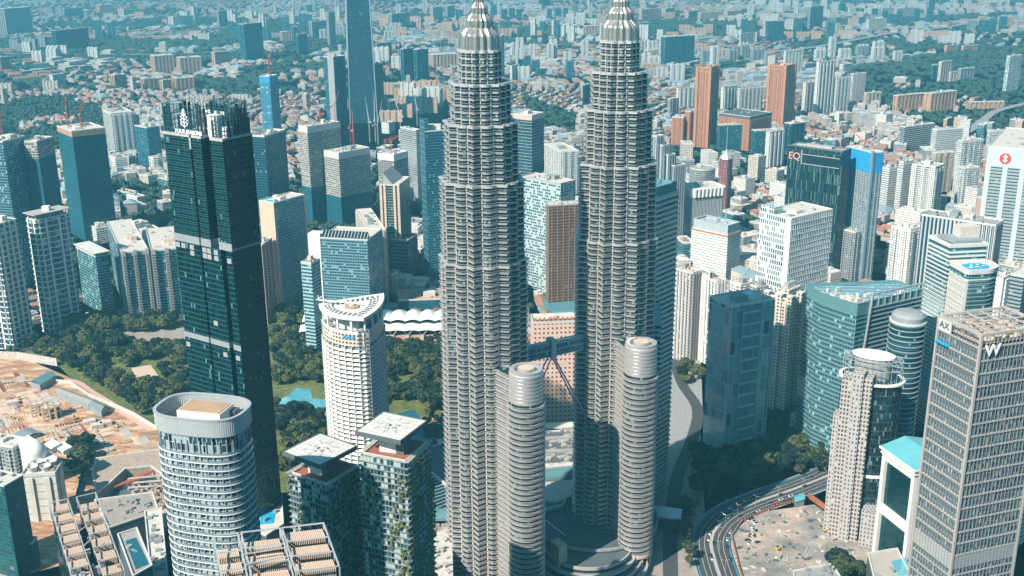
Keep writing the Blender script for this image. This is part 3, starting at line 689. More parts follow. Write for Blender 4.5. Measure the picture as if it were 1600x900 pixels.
# ---------------- two green walled towers under square helipads ----------------
def plate_tower(label, cT, z, corners, body, ang_pts):
    # helipad corners measured in the photograph as L, T, R, B
    pl = [P(x, y, z) for x, y in corners]; cx = sum(p.x for p in pl)/4; cy = sum(p.y for p in pl)/4
    uu = Vector((pl[3].x-pl[0].x, pl[3].y-pl[0].y))+Vector((pl[2].x-pl[1].x, pl[2].y-pl[1].y)); a = math.atan2(uu.y, uu.x)
    half = (math.dist(pl[0][:2], pl[3][:2])+math.dist(pl[3][:2], pl[2][:2])+math.dist(pl[1][:2], pl[2][:2])+math.dist(pl[0][:2], pl[1][:2]))/8
    t = thing('residential_tower', label, 'apartment tower', (cx, cy, 0), 'green walled towers with helipads')
    h = half*2; c = (cx, cy)
    q = MB(); q.box(c, h, h, z-1.3, z, a); pad = q.build('helipad', 'offwhite', t)
    q = MB(); q.ring(rect(c, h-.6, h-.6, a), rect(c, h+.7, h+.7, a), z-2.2, z+.25); q.build('helipad_rim', 'darkgrey', pad)
    q = MB()
    for k in range(1, 8):
        o = -h/2+h*k/8
        for s in (0, 1):
            x, y = (o, 0) if s else (0, o); X = cx+x*math.cos(a)-y*math.sin(a); Y = cy+x*math.sin(a)+y*math.cos(a); q.box((X, Y), .12 if s else h-.8, h-.8 if s else .12, z+.004+.004*s, z+.02+.004*s, a)
    q.build('joint_line', 'grey', pad)
    q = MB(); rng = random.Random(3)
    for k in range(5):
        p = (cx+rng.uniform(-3, 3), cy+rng.uniform(-3, 3)); q.box(p, rng.uniform(.8, 2.4), rng.uniform(.8, 2.4), z, z+rng.uniform(.4, 1.4), a+.3*k)
    for k in range(8):
        b_ = a+k*math.pi/4; e = Vector((cx+math.cos(b_)*h*.33, cy+math.sin(b_)*h*.33, z)); q.beam(e, (cx+math.cos(b_)*h*.15, cy+math.sin(b_)*h*.15, z+2.2), .12); q.beam(e, (e.x+1.4, e.y+.8, z+1.5), .09); q.beam(e, (e.x-1, e.y+1.2, z+1.5), .09)
    q.build('roof_equipment', 'concrete', pad)
    zb = z-13.5
    q = MB(); q.box(c, 11, 9, zb, z-2, a+R(8)); q.build('lift_core', 'white', t)
    q = MB(); q.box((cx+math.cos(a)*7, cy+math.sin(a)*7), 5, 8, zb, z-2.2, a); q.build('lift_core', 'darkgrey', t)
    b = rect((cx+body[2], cy+body[3]), body[0], body[1], a+R(body[4])); b = ccw(b)
    q = MB(); q.walls(b, 0, zb); q.cap(b, zb); q.build('facade', 'f_vine', t)
    bands(b, 0, zb, 1.0, .32, 3.4, 'coolgrey', t, 'balcony_slab')
    q = MB(); e1 = offset(b, -2); q.cap(e1, zb+.3); q.build('roof', 'wood', t)
    q = MB()
    for p, n, d in perim(offset(b, .9), .7): q.beam((p.x-n.x*1.9, p.y-n.y*1.9, zb+1.2), (p.x+n.x*.6, p.y+n.y*.6, zb+1.2), .09)
    q.ring(offset(b, -1.6), offset(b, -1.2), zb, zb+1.4); q.build('pergola_edge', 'offwhite', t)
    q = MB(); rng = random.Random(hash_s(label))
    for p, n, d in perim(offset(b, 1.0), 3.4):
        if rng.random() < .38: continue
        zz = rng.uniform(0, 60)
        while zz < zb-3:
            ln = rng.uniform(5, 26)
            for _ in range(int(ln*2.6)):
                x = p+d*rng.gauss(0, .7); zc = zz+rng.uniform(0, ln); s_ = rng.uniform(.25, .6); o2 = Vector((rng.uniform(-1, 1), rng.uniform(-1, 1), rng.uniform(-1, 1)))*s_; o1 = Vector((n.x*.3+d.x*s_, n.y*.3+d.y*s_, rng.uniform(-.3, .3)))
                ctr = Vector((x.x+n.x*rng.uniform(0, .5), x.y+n.y*rng.uniform(0, .5), min(zc, zb-.5))); up = Vector((0, 0, s_))+o2*.4
                q.poly([ctr-o1-up, ctr+o1-up, ctr+o1+up, ctr-o1+up])
            zz += ln+rng.uniform(2, 30)
    q.build('climbing_plant', 'vine', t)
    return t
plate_tower('taller of the two plant covered towers under a square helipad plate', None, 200.0, ((553.3, 674), (605, 644.3), (665.7, 656), (622.7, 690)), (27.5, 27.5, 1.5, 1.0, 3), None)
plate_tower('shorter of the two plant covered towers under a square helipad plate', None, 182.0, ((443.3, 706), (499.3, 677.3), (556.7, 696.7), (500, 727.3)), (27, 27, 1.5, 1.0, 3), None)

# ---------------- curved white office tower ----------------
def leaf_tower():
    z = 150.0
    A = P(501, 475, z); B = P(597, 459, z); C = P(567, 496, z)          # left tip, right tip, near corner
    A, B, C = [Vector((p.x, p.y)) for p in (A, B, C)]
    def arc(p, q, bul, n, ctr):
        m = (p+q)/2; nn = Vector((q.y-p.y, p.x-q.x)).normalized()
        if (m+nn-ctr).length < (m-ctr).length: nn = -nn
        return [tuple(p*(1-t)+q*t+nn*bul*4*t*(1-t)) for t in [k/n for k in range(n)]]
    ctr = (A+B+C)/3
    pts = arc(A, C, 9.5, 14, ctr)+arc(C, B, 5.0, 9, ctr)+arc(B, A, 1.0, 8, ctr); pts = ccw(pts)
    t = thing('office_tower', 'curved white office tower with sail shaped flat roof, standing by the park', 'office tower', (ctr.x, ctr.y, 0))
    zt = z-26
    q = MB(); q.walls(offset(pts, -1.1), 0, z-15); q.cap(pts, z-15); q.build('facade', 'f_grey', t)
    q = MB(); q.walls(scale_poly(pts, .62), z-15, z-1.5); q.build('plant_room', 'offwhite', t)
    q = MB(); s = MB(); zz = 2
    while zz < zt-2:
        q.ring(offset(pts, -1.3), pts, zz, zz+.5)
        s.walls(offset(pts, 1.2), zz+.5, zz+2.25, top=offset(pts, .1)); s.walls(offset(pts, -.1)[::-1], zz+.5, zz+2.25); zz += 3.9
    q.build('floor_slab', 'white', t); s.build('sun_shade', 'white', t)
    q = MB()
    for p, n, d in perim(pts, 6.2): q.box(tuple(p+n*.4), .7, 2.0, 0, zt, math.atan2(d.y, d.x))
    q.build('pier', 'offwhite', t)
    q = MB(); q.ring(offset(pts, -2), offset(pts, .25), zt, z-15); q.build('top_storey', 'f_cream', t)
    q = MB()
    for p, n, d in perim(offset(pts, -.6), 13): q.box(tuple(p), 1.8, 1.3, z-15, z-2, math.atan2(d.y, d.x))
    q.ring(offset(pts, -1.5), offset(pts, .3), z-15, z-13.4); q.build('crown_pier', 'white', t)
    q = MB(); q.ring(offset(pts, -2.6), offset(pts, 1.6), z-2.6, z); q.prism(offset(pts, -2.5), z-1.6, z-.5); r = q.build('roof', 'white', t)
    q = MB(); rng = random.Random(2)
    for rr in (.86, .74, .62):
        for p, n, d in perim(scale_poly(pts, rr), 4.4): q = MB(); q.box(tuple(p), 2.2, 1.7, z-.5, z-.1, math.atan2(d.y, d.x)); q.build('skylight', 'darkgrey', r)
    cc = centroid(pts); q = MB(); q.prism([(cc[0]+x*1.0, cc[1]+y*1.0) for x, y in circle((0, 0), 6.0, 20)], z-.5, z+.8); q.build('plant_room', 'tan', t)
    q = MB(); e = Vector((cc[0], cc[1], z+2)); f = Vector((A.x-2, A.y+2, z+3)); q.beam(e+Vector((8, 3, 0)), f, .7); q.beam(f+Vector((-2, 0, 0)), f+Vector((3, 0, 3)), .5); q.beam(f, f+Vector((0, 0, 4)), .4); q.box(cc, 3, 3, z, z+3, .4); q.build('cleaning_crane', 'white', t)
    q = MB(); q.box(tuple(C+(ctr-C)*.12), 7.5, 9, 0, z-12, math.atan2((ctr-C).y, (ctr-C).x)); q.build('corner_shaft', 'f_grey', t)
    i = 9; a_, b_ = Vector(pts[i]), Vector(pts[i+4])
    pl = sorted([a_, b_], key=lambda v: v.x); near = [Vector(p) for p in arc(A, C, 9.5, 14, ctr)]; p0, p1 = near[9], near[13]
    M = face_matrix(p0, p1, z-18.2, .5, 1.1); text_mesh('ZURICH', 3.0, .2, 'letterblue', 'sign', t, M, .12)
leaf_tower()

# ---------------- teal striped tower behind the right twin ----------------
def striped():
    z = 262.0
    rb = P(1061, 283, z); l = P(1018, 300, z)
    a = (l.x-12, l.y-8); b = (rb.x, rb.y); u = Vector((b[0]-a[0], b[1]-a[1])).normalized(); v = Vector((-u.y, u.x))
    pts = [a, b, tuple(Vector(b)+v*30+u*-4), tuple(Vector(a)+v*34)]
    t = tower('office_tower', 'tall teal tower with pale sloping floor stripes behind the right twin tower', 'office tower', ccw(pts), z-8, 'stripe', rooms=1, clut=6, roofmat='roofgrey')
    q = MB(); q.walls(offset(ccw(pts), -1), z-8, z); q.cap(offset(ccw(pts), -1), z-3); q.build('glass_crown', 'tealglass', t)
    # low glass wedge in front
    p0 = Vector((110.5, 770, 0)); w = [(p0.x-12, p0.y-2), (p0.x, p0.y-2), (p0.x+2, p0.y+24), (p0.x-12, p0.y+24)]
    q = MB(); q.walls(w, 0, 168, top=w); q.poly([(*w[0], 168), (*w[1], 168), (*w[2], 176), (*w[3], 176)]); q.poly([(*w[1], 168), (*w[2], 168), (*w[2], 176)]); q.build('glass_wedge', 'f_stripe', t)
striped()

# ---------------- tower with tall letter W, lower right ----------------
def w_tower():
    C = (1534, 524); z = 219.0
    pts, z = box_plan(C, 1468, 1640, ('L', 493), 0, z)
    a, b, c, d = pts
    cc = centroid(pts); t = thing('hotel_tower', 'grey gridded hotel tower with open framed roof and white letter W', 'hotel tower', (*cc, 0))
    body = offset(pts, -.9)
    q = MB(); q.walls(body, 0, z-9); q.cap(body, z-8.6); q.build('facade', 'f_wall', t)
    # right hand face has darker slot windows set behind deeper fins
    q = MB(); rr = [lerp2(a, b, .01), lerp2(a, b, .99)]; n = Vector((b[1]-a[1], a[0]-b[0])).normalized()*-.55
    q.walls([(rr[0][0]+n.x*.9, rr[0][1]+n.y*.9), (rr[1][0]+n.x*.9, rr[1][1]+n.y*.9)], 0, z-9, closed=False); q.build('window_wall', 'f_wdark', t)
    fb = MB(); zz = z
    while zz > 70: fb.ring(offset(pts, -1), offset(pts, .25), zz-.9, zz); zz -= 8.2
    zz = z-8.2*19
    fb.build('floor_band', 'warmgrey', t)
    q = MB(); q.ring(offset(pts, -1), offset(pts, .1), 61, 70); q.build('louvre_band', 'alu', t)
    bands(pts, 0, 60, .2, .9, 7.0, 'warmgrey', t)
    q = MB()
    for p, nn, dd in perim(pts, 2.7): q.box(tuple(p), .25, .5, 0, z-1, math.atan2(dd.y, dd.x))
    q.build('facade_fin', 'coolgrey', t)
    q = MB()
    for p in pts: q.box(p, 1.5, 1.5, 0, z+.1, math.atan2(b[1]-a[1], b[0]-a[0]))
    q.build('corner_column', 'warmgrey', t)
    # open roof frame
    q = MB(); q.ring(offset(pts, -1.3), offset(pts, .3), z-1.0, z+.6)
    for k in range(1, 6):
        p, r = lerp2(a, d, k/6), lerp2(b, c, k/6); q.beam((*p, z-.2), (*r, z-.2), .55)
    for k in range(1, 5):
        p, r = lerp2(a, b, k/5), lerp2(d, c, k/5); q.beam((*p, z-.25), (*r, z-.25), .5)
    q.build('roof_frame', 'warmgrey', t)
    q = MB(); q.cap(offset(pts, -1.2), z-6.5); q.build('roof', 'beige', t)
    q = MB(); clutter(q, pts, z-6.4, 26, random.Random(5), 0, 6, (1, 4.5)); q.build('roof_equipment', 'sand', t)
    q = MB(); clutter(q, pts, z-6.4, 16, random.Random(15), 0, 5, (1, 3.5)); q.build('roof_equipment', 'alu', t)
    M = face_matrix(a, b, z-10.4, .17, 1.3); text_mesh('W', 10.5, .3, 'letterwhite', 'sign', t, M, .12)
    # recess with pool at the top left of the side face, letters inside
    p = Vector(lerp2(d, a, .16)); dd = (Vector(a)-Vector(d)).normalized(); nn = Vector((dd.y, -dd.x))
    q = MB(); e = dd*5.5; q.prism(ccw([tuple(p-e+nn*.35), tuple(p+e+nn*.35), tuple(p+e-nn*.4), tuple(p-e-nn*.4)]), z-8, z-1.2); wl = q.build('sign_wall', 'white', t)
    M = face_matrix(d, a, z-4.4, .16, .6); text_mesh('AX', 6.2, .2, 'darkgrey', 'sign', wl, M, .1)
    q = MB(); q.prism(ccw([tuple(p-e+nn*1.6), tuple(p+e+nn*1.6), tuple(p+e-nn*.4), tuple(p-e-nn*.4)]), z-16.5, z-15.4); q.build('sky_pool', 'pool', t)
w_tower()

# ---------------- white framed glass block with pale blue roof ----------------
def frame_block():
    # left face corners: near-left (1370,865)-(1385,700); right hidden behind the W tower
    z = zcorner((1384, 708), 868); z = max(z, 60)
    p0 = P(1384, 708, z); p1 = P(1440, 748, z-0)          # far-left top and near-right top of the visible face
    a = Vector((p0.x, p0.y)); b = Vector((p1.x, p1.y)); u = (b-a).normalized(); v = Vector((-u.y, u.x)); L = 34; W = 34
    a0 = a; pts = [tuple(a0), tuple(a0+u*L), tuple(a0+u*L+v*W), tuple(a0+v*W)]; pts = ccw(pts)
    cc = centroid(pts); t = thing('glass_block', 'white framed block with dark glass walls and pale blue roof, left of the W tower', 'office block', (*cc, 0))
    q = MB(); q.walls(offset(pts, -1.2), 0, z); q.cap(offset(pts, -1.2), z); q.build('glass_wall', 'mirror_teal', t)
    q = MB()
    for p in pts: q.box(p, 3.2, 3.2, 0, z, math.atan2(u.y, u.x))
    q.ring(offset(pts, -1.4), offset(pts, .8), z-5, z); q.ring(offset(pts, -1.4), offset(pts, .8), z*.44, z*.44+7.5)
    q.ring(offset(pts, -2), offset(pts, 2.6), z, z+1.3); q.ring(offset(pts, -2), offset(pts, 3.6), z+3.5, z+5); q.ring(offset(pts, -2), offset(pts, 1.5), z+1.3, z+3.5); q.build('frame', 'white', t)
    q = MB(); r0 = offset(pts, 3.0); m = centroid(r0); h1 = lerp2(lerp2(r0[0], r0[1], .5), m, .0); h2 = lerp2(r0[2], r0[3], .5)
    k0 = lerp2(r0[0], r0[3], .5); k1 = lerp2(r0[1], r0[2], .5)
    q.poly([(*r0[0], z+5), (*r0[1], z+5), (*k1, z+10), (*k0, z+10)]); q.poly([(*k0, z+10), (*k1, z+10), (*r0[2], z+5), (*r0[3], z+5)])
    q.poly([(*r0[1], z+5), (*r0[2], z+5), (*k1, z+10)]); q.poly([(*r0[3], z+5), (*r0[0], z+5), (*k0, z+10)]); q.build('roof', 'teal_roof', t)
    q = MB()
    for k in range(5):
        M = face_matrix(pts[0], pts[1], z*.44+3.7, .3+.1*k, .9); c3 = M.translation; q.beam(c3-Vector(M.col[2][:3])*.1, c3+Vector(M.col[2][:3])*.1, 1.15, n=12)
    q.build('medallion', 'offwhite', t)
frame_block()

# ---------------- rounded tower with helipad, right ----------------
def heli_tower():
    z = 146.0; c = P(1366, 553, z); hw = (P(1426, 575, z).x-P(1308, 545, z).x)/2
    a = R(-28); C = (c.x, c.y); e = Vector((math.cos(a), math.sin(a))); f = Vector((-e.y, e.x))
    def ov(rx, ry, n=48): return [(C[0]+rx*math.cos(2*math.pi*k/n)*math.cos(a)-ry*math.sin(2*math.pi*k/n)*math.sin(a), C[1]+rx*math.cos(2*math.pi*k/n)*math.sin(a)+ry*math.sin(2*math.pi*k/n)*math.cos(a)) for k in range(n)]
    t = thing('residential_tower', 'grey and dark glass tower with an oval white helipad ringed by rails', 'apartment tower', (*C, 0))
    body = ov(hw*1.02, hw*.74); q = MB(); q.walls(body, 0, z-18); q.cap(body, z-18); q.build('facade', 'f_streak', t); bands(body, 0, z-20, .12, .3, 7.0, 'darkgrey', t)
    def slab(s0, s1, dep, h, m, nm):
        p0 = Vector(C)+e*hw*s0-f*hw*.30; p1 = Vector(C)+e*hw*s1-f*hw*.30; q = MB(); pl = ccw([tuple(p0), tuple(p1), tuple(p1-f*dep), tuple(p0-f*dep)]); q.prism(pl, 0, h); return q.build(nm, m, t), pl
    for s0, s1, dp, h, m in ((-1.04, -.80, 10.5, z-46, 'f_pink2'), (-.82, -.42, 14.5, z-14, 'f_pinkwin'), (-.44, -.10, 16.5, z-9, 'f_pink2'), (-.12, .18, 14.6, z-12, 'f_pinkwin')):
        o, pl = slab(s0, s1, dp, h, m, 'stair_shaft')
        if m == 'f_pinkwin': bands(pl, 0, h-3, .45, .3, 7.0, 'concrete', o, 'balcony')
    q = MB(); q.ring(ov(hw*1.0, hw*.72), ov(hw*1.12, hw*.84), z-19, z-17.6); q.ring(ov(hw*.95, hw*.66), ov(hw*1.04, hw*.76), 52, 54.5); q.build('ring_canopy', 'white', t)
    q = MB(); q.prism(ov(hw*.62, hw*.42), z-18, z-1.2); q.build('plant_room', 'grey', t)
    q = MB(); q.prism(ov(hw*.72, hw*.46), z-1.2, z, bottom=True); q.build('helipad', 'white', t)
    q = MB()
    for k in range(24):
        o1, o2 = ov(hw*.72, hw*.46, 24)[k], ov(hw*1.0, hw*.70, 24)[k]; q.beam((*o1, z-1), (*o2, z-3), .18); q.beam((*o2, z-3), (*o2, z-18), .16)
    for rr, zz in ((1.0, z-3), (.86, z-2), (1.02, z-8)): q.ring(ov(hw*rr-.4, hw*(rr-.3)-.4), ov(hw*rr, hw*(rr-.3)), zz-.3, zz+.1)
    q.build('guard_rail', 'alu', t)
    pd = MB(); p = Vector(C)+e*hw*.75-f*15; pd.box(tuple(p), 20, 22, 0, 30, a); pd.build('podium', 'f_pink2', t)
heli_tower()
def dark_round():
    z = 152.0; c = P(1420, 490, z); r = (P(1448, 492, z).x-P(1393, 492, z).x)/2; C = (c.x, c.y)
    t = thing('office_tower', 'dark round tower with thin white floor rings and domed grey roof', 'office tower', (*C, 0))
    q = MB(); q.walls(circle(C, r, 40), 0, z-6); q.cap(circle(C, r, 40), z-6); q.build('facade', 'f_navy', t)
    bands(circle(C, r, 40), 0, z-6, .6, .7, 4.4, 'alu', t)
    q = MB(); q.lathe([(r*.93, z-6), (r*.93, z-1), (r*.8, z+1.2), (r*.5, z+2.4), (r*.1, z+2.8)], C, 40); q.build('roof', 'grey', t)
    q = MB(); q.ring(circle(C, r*.93, 40), circle(C, r*1.02, 40), z-6, z-5); q.build('parapet', 'offwhite', t)
dark_round()

# ---------------- hotel with roof pool, right ----------------
def pool_hotel():
    pts, z = box_plan((1512, 424), 1483, 1556, ('L', 408), 0, 168.0)
    a, b, c, d = pts; u = (Vector(b)-Vector(a)).normalized(); v = (Vector(d)-Vector(a)).normalized()
    A, B, D = Vector(a), Vector(b), Vector(d); D2 = A+v*58
    t = thing('hotel_tower', 'pale hotel tower with bright blue pool on its lower roof', 'hotel tower', (*centroid(pts), 0))
    low = [a, tuple(A+u*22), tuple(A+u*33+v*8), tuple(A+u*35+v*25), tuple(D)]; low = rounded(low, 4, 3)
    low = ccw(low)
    q = MB(); q.walls(low, 0, z-6); q.cap(low, z); q.ring(offset(low, -1), offset(low, .3), z-6, z); q.build('facade', 'f_teal', t)
    q = MB(); q.ring(offset(low, -1), offset(low, .9), z-3, z+1.0); q.ring(offset(low, -1), offset(low, .6), z-8.5, z-7.5); q.build('parapet', 'offwhite', t)
    bands(low, 0, z-9, .5, .5, 3.8, 'alu', t)
    q = MB(); q.prism(ccw([tuple(A-v*.0-u*.4), tuple(A-u*.4+v*(D-A).length*.92), tuple(A+u*2+v*(D-A).length*.92), tuple(A+u*2)]), 0, z-8.5); q.build('end_wall', 'f_endwall', t)
    hi = ccw([tuple(D+v*.5), tuple(D+v*.5+u*34), tuple(D+v*33+u*36), tuple(D+v*33-u*2)]); zh = z+12
    q = MB(); q.walls(hi, 0, zh); q.cap(hi, zh); q.build('facade', 'f_office', t); bands(hi, 0, zh-4, .9, .9, 3.8, 'offwhite', t)
    q = MB(); q.ring(offset(hi, -1.5), offset(hi, .9), zh, zh+3); q.build('parapet', 'offwhite', t)
    q = MB(); q.prism(ccw([tuple(D+v*8+u*8), tuple(D+v*6+u*36), tuple(D+v*32+u*37), tuple(D+v*32+u*4)]), zh+1, zh+4, bottom=True); q.build('roof', 'grey', t)
    q = MB(); q.box(tuple(D+v*22+u*26), 18, 12, zh+4, zh+14, math.atan2(u.y, u.x)); q.build('plant_room', 'rooflight', t)
    q = MB(); pl = [(A+u*4+v*4), (A+u*20+v*3), (A+u*26+v*10), (A+u*24+v*20), (A+u*14+v*22), (A+u*4+v*18)]
    q.prism(ccw([tuple(p) for p in pl]), z+.02, z+.35); q.build('pool', 'pool', t)
    q = MB(); q.prism(offset(low, -1.2), z+.004, z+.016); q.build('pool_deck', 'rooflight', t)
    q = MB()
    for k in range(6): q.lathe([(1.5, z+.5+.1*k), (1.1, z+.9)], tuple(A+u*(8+3.1*k)+v*(9+(k*5) % 9)), 10)
    q.build('sunshade', 'white', t)
facade('f_endwall', (.60, .58, .54), (.28, .18, .14), 7.0, 4.0, .3, .22, metal=0)
pool_hotel()

# ---------------- teal office with rounded end ----------------
def teal_office():
    z = 150.0; l = P(1285, 458, z); C3 = P(1340, 475, z); rt = P(1442, 452, z)
    l, C3, rt = [Vector((p.x, p.y)) for p in (l, C3, rt)]
    u = (rt-C3).normalized(); v = Vector((-u.y, u.x))
    cen = (l+C3)/2+v*8
    pts = [tuple(C3)]+[tuple(rt), tuple(rt+v*30)]+[tuple(l+v*26+u*6)]
    m = (l+C3)/2; nn = (Vector((m.x, m.y))-cen).normalized()
    k = [tuple(l*(1-s)+C3*s-v*9*4*s*(1-s)*.9) for s in (0, .12, .25, .4, .55, .7, .85)]
    pts = ccw(pts+k)
    t = thing('office_tower', 'pale teal glass office block with a rounded left end', 'office block', (*centroid(pts), 0))
    q = MB(); q.walls(pts, 0, z-11); q.cap(pts, z-3); q.build('facade', 'f_office', t); bands(pts, 0, z-11, .6, .9, 4.0, 'tealglass', t)
    q = MB(); q.walls(offset(pts, .2), z-11, z); q.walls(offset(pts, -.5)[::-1], z-11, z); q.ring(offset(pts, -.6), offset(pts, .4), z-.4, z+.2); q.build('glass_crown', 'tealglass', t)
    q = MB(); clutter(q, pts, z-3, 34, random.Random(9), 0, 6, (1, 4)); q.build('roof_equipment', 'rooflight', t)
    # sloping white frame and slab on the right part of the front
    q = MB(); s0 = C3+u*4; s1 = C3+u*16; n = -v
    q.beam((*(s0+n*1), 30), (*(s1+n*1), z+6), 1.0); e0 = s1; e1 = rt-u*1
    q.beam((*(e0+n*1), z+6), (*(e1+n*1), z+6), .9)
    for kk in range(9): x = e0+(e1-e0)*kk/8; q.beam((*(x+n*1), z-6), (*(x+n*1), z+6), .5)
    q.beam((*(e0+n*1), z-6), (*(e1+n*1), z-6), .6); zz = 30
    q.build('white_frame', 'alu', t)
    q = MB(); zz = 8
    while zz < z-8:
        f = min(1, max(0, (zz-30)/(z-24))); x0 = s0+(s1-s0)*f; q.beam((*(x0+n*.5), zz), (*(e1+n*.5), zz), .55); zz += 4
    q.build('sun_shade', 'alu', t)
teal_office()
# ---------------- named blocks measured in the photograph ----------------
# nearest roof corner, left and right extent, far roof end (side, y) or turn in degrees, foot of that corner, style
HT = 'high_rise'
def T(name, label, cat, C, xl, xr, far, yb, style, **k): return blk(name, label, cat, C, xl, xr, far, yb, style, **k)
# left edge
T('apartment_tower', 'white balconied tower with flat overhanging roof slab, cut by the left edge', 'apartment tower', (-8, 352), -34, 26, ('R', 342), 548, 'condo', par=.8, rooms=1)
tt, pp, zz = T('apartment_tower', 'white balconied tower with overhanging roof slab, standing whole beside the park', 'apartment tower', (55, 345), 41, 106, ('R', 334), 523, 'condo', par=.8, rooms=0)
def overhang(t, pts, z, room=True):
    q = MB(); q.prism(offset(pts, 2.5), z+6, z+6.9, bottom=True); q.build('roof_slab', 'warmgrey', t)
    q = MB(); [q.box(p, 1, 1, z, z+6) for p in offset(pts, -1.5)]; q.box(centroid(pts), 9, 9, z, z+6.1); q.build('roof_column', 'offwhite', t)
    if room: q = MB(); q.box(centroid(pts), 8, 6, z+6.9, z+12); q.build('plant_room', 'white', t)
overhang(tt, pp, zz)
T('office_tower', 'plain teal glass tower at the left edge behind the white balconied towers', 'office tower', (4, 222), -30, 38, ('R', 213), 450, 'teal')
tt, pp, zz = T('unfinished_tower', 'unfinished blue tower with cream top between two blue towers at far left', 'unfinished tower', (57, 222), 38, 83, ('R', 214), 440, 'net', top=22, topmat='f_raw')
T('unfinished_tower', 'wide unfinished blue tower with orange scaffold band round its top', 'unfinished tower', (112, 206), 89, 164, ('R', 200), 378, 'net', top=8, topmat='tan', band=(.3, .4, 3.6, 'net_dark'))
T('apartment_tower', 'white slab with a grid of dark windows, right of the orange banded tower', 'apartment tower', (173, 178), 160, 207, ('R', 175), 240, 'white', band=None)
T('apartment_tower', 'narrow blue grey slab joined behind the gridded white slab', 'apartment tower', (203, 181), 198, 217, ('R', 179), 236, 'grey', detail=False)
T('office_block', 'block with one blank white wall and one blue wall near the dark green tower', 'office block', (229, 200), 210, 249, ('R', 197), 262, 'blue', band=None, m='f_blue')
T('office_block', 'small white stepped office behind the orange banded tower', 'office block', (180, 248), 173, 198, ('R', 246), 268, 'bands')
T('office_block', 'long low white block at the foot of the blank white wall', 'office block', (240, 248), 232, 263, ('R', 245), 268, 'whitefine')
tt, pp, zz = T('apartment_tower', 'teal glass apartment tower with flat white roof slab, right of the whole balconied tower', 'apartment tower', (149, 402), 119, 169, ('R', 398), 490, 'teal', rooms=0)
q = MB(); q.prism(offset(pp, 2.2), zz+4, zz+5, bottom=True); q.build('roof_slab', 'offwhite', tt); q = MB(); q.box(centroid(pp), 12, 10, zz, zz+4); q.build('plant_room', 'grey', tt)
for i, (C, xl, xr, y, yb) in enumerate((((190, 396), 167, 232, 391, 499), ((236, 393), 228, 286, 388, 495))):
    tt, pp, zz = T('apartment_tower', ('left' if i == 0 else 'right')+' one of the joined grey green apartment blocks with beige stair towers', 'apartment tower', C, xl, xr, ('R', y), yb, 'teal', rooms=3, rmat='sand')
    a, b = Vector(pp[0]), Vector(pp[1]); n = Vector((b.y-a.y, a.x-b.x)).normalized()
    for s in (.06, .48, .93):
        q = MB(); p = a+(b-a)*s+n*1.2; w_ = (b-a).length*.13; ang = math.atan2((b-a).y, (b-a).x); q.box(tuple(p), w_, 5, 0, zz+3, ang); st_ = q.build('stair_tower', 'warmgrey', tt)
        q = MB(); z_ = 4
        while z_ < zz-3: q.box(tuple(p+n*2.3), w_*.8, 1.2, z_, z_+1.3, ang); z_ += 3.4
        q.build('balcony', 'darkgrey', st_)
# stepped white villas above them
for i, (C, xl, xr, y, yb, lb) in enumerate((((150, 358), 141, 176, 354, 381, 'low grey white block with balconies at the left end of the stepped white blocks'), ((188, 350), 177, 203, 346, 392, 'tallest narrow block of the stepped white blocks'), ((210, 352), 196, 232, 347, 390, 'middle block of the stepped white blocks'), ((226, 362), 214, 250, 358, 394, 'right end block of the stepped white blocks'), ((196, 372), 178, 214, 369, 392, 'front low block of the stepped white blocks'))):
    T('apartment_block', lb, 'apartment block', C, xl, xr, ('R', y), yb, 'condo_s', rooms=2, group='stepped white blocks')
T('office_tower', 'dark teal tower with flat top just right of the dark green glass tower', 'office tower', (413, 214), 394, 446, ('R', 204), 405, 'navy', par=2)
tt, pp, zz = T('hotel_tower', 'teal glass slab with cream edges and a roof pool beside the dark green glass tower', 'hotel tower', (428, 318), 405, 476, ('R', 305), 492, 'teal', m='f_hotelblue')
a, b, c_, d_ = [Vector(p) for p in pp]; u = (b-a).normalized(); v = (d_-a).normalized()
for s0, s1, w_ in ((a, d_, 0), ):
    q = MB(); q.prism(ccw([tuple(a-u*.7), tuple(a+u*3), tuple(d_+u*3), tuple(d_-u*.7)]), 0, zz+.6); q.build('end_wall', 'sand', tt)
q = MB(); q.prism(ccw([tuple(b-u*2.5-v*.7), tuple(b+u*.7-v*.7), tuple(b+u*.7+v*4), tuple(b-u*2.5+v*4)]), 0, zz+.6); q.build('end_wall', 'sand', tt)
q = MB(); q.prism(ccw([tuple(a+u*5+v*2), tuple(a+u*9+v*2), tuple(a+u*9+v*20), tuple(a+u*5+v*20)]), zz+.06, zz+.5); q.build('pool', 'pool', tt)
T('apartment_tower', 'narrow brown slab with small dark windows beside the slab with the roof pool', 'apartment tower', (409, 384), 404, 425, ('R', 372), 508, 'grey', m='f_red2', band=None)
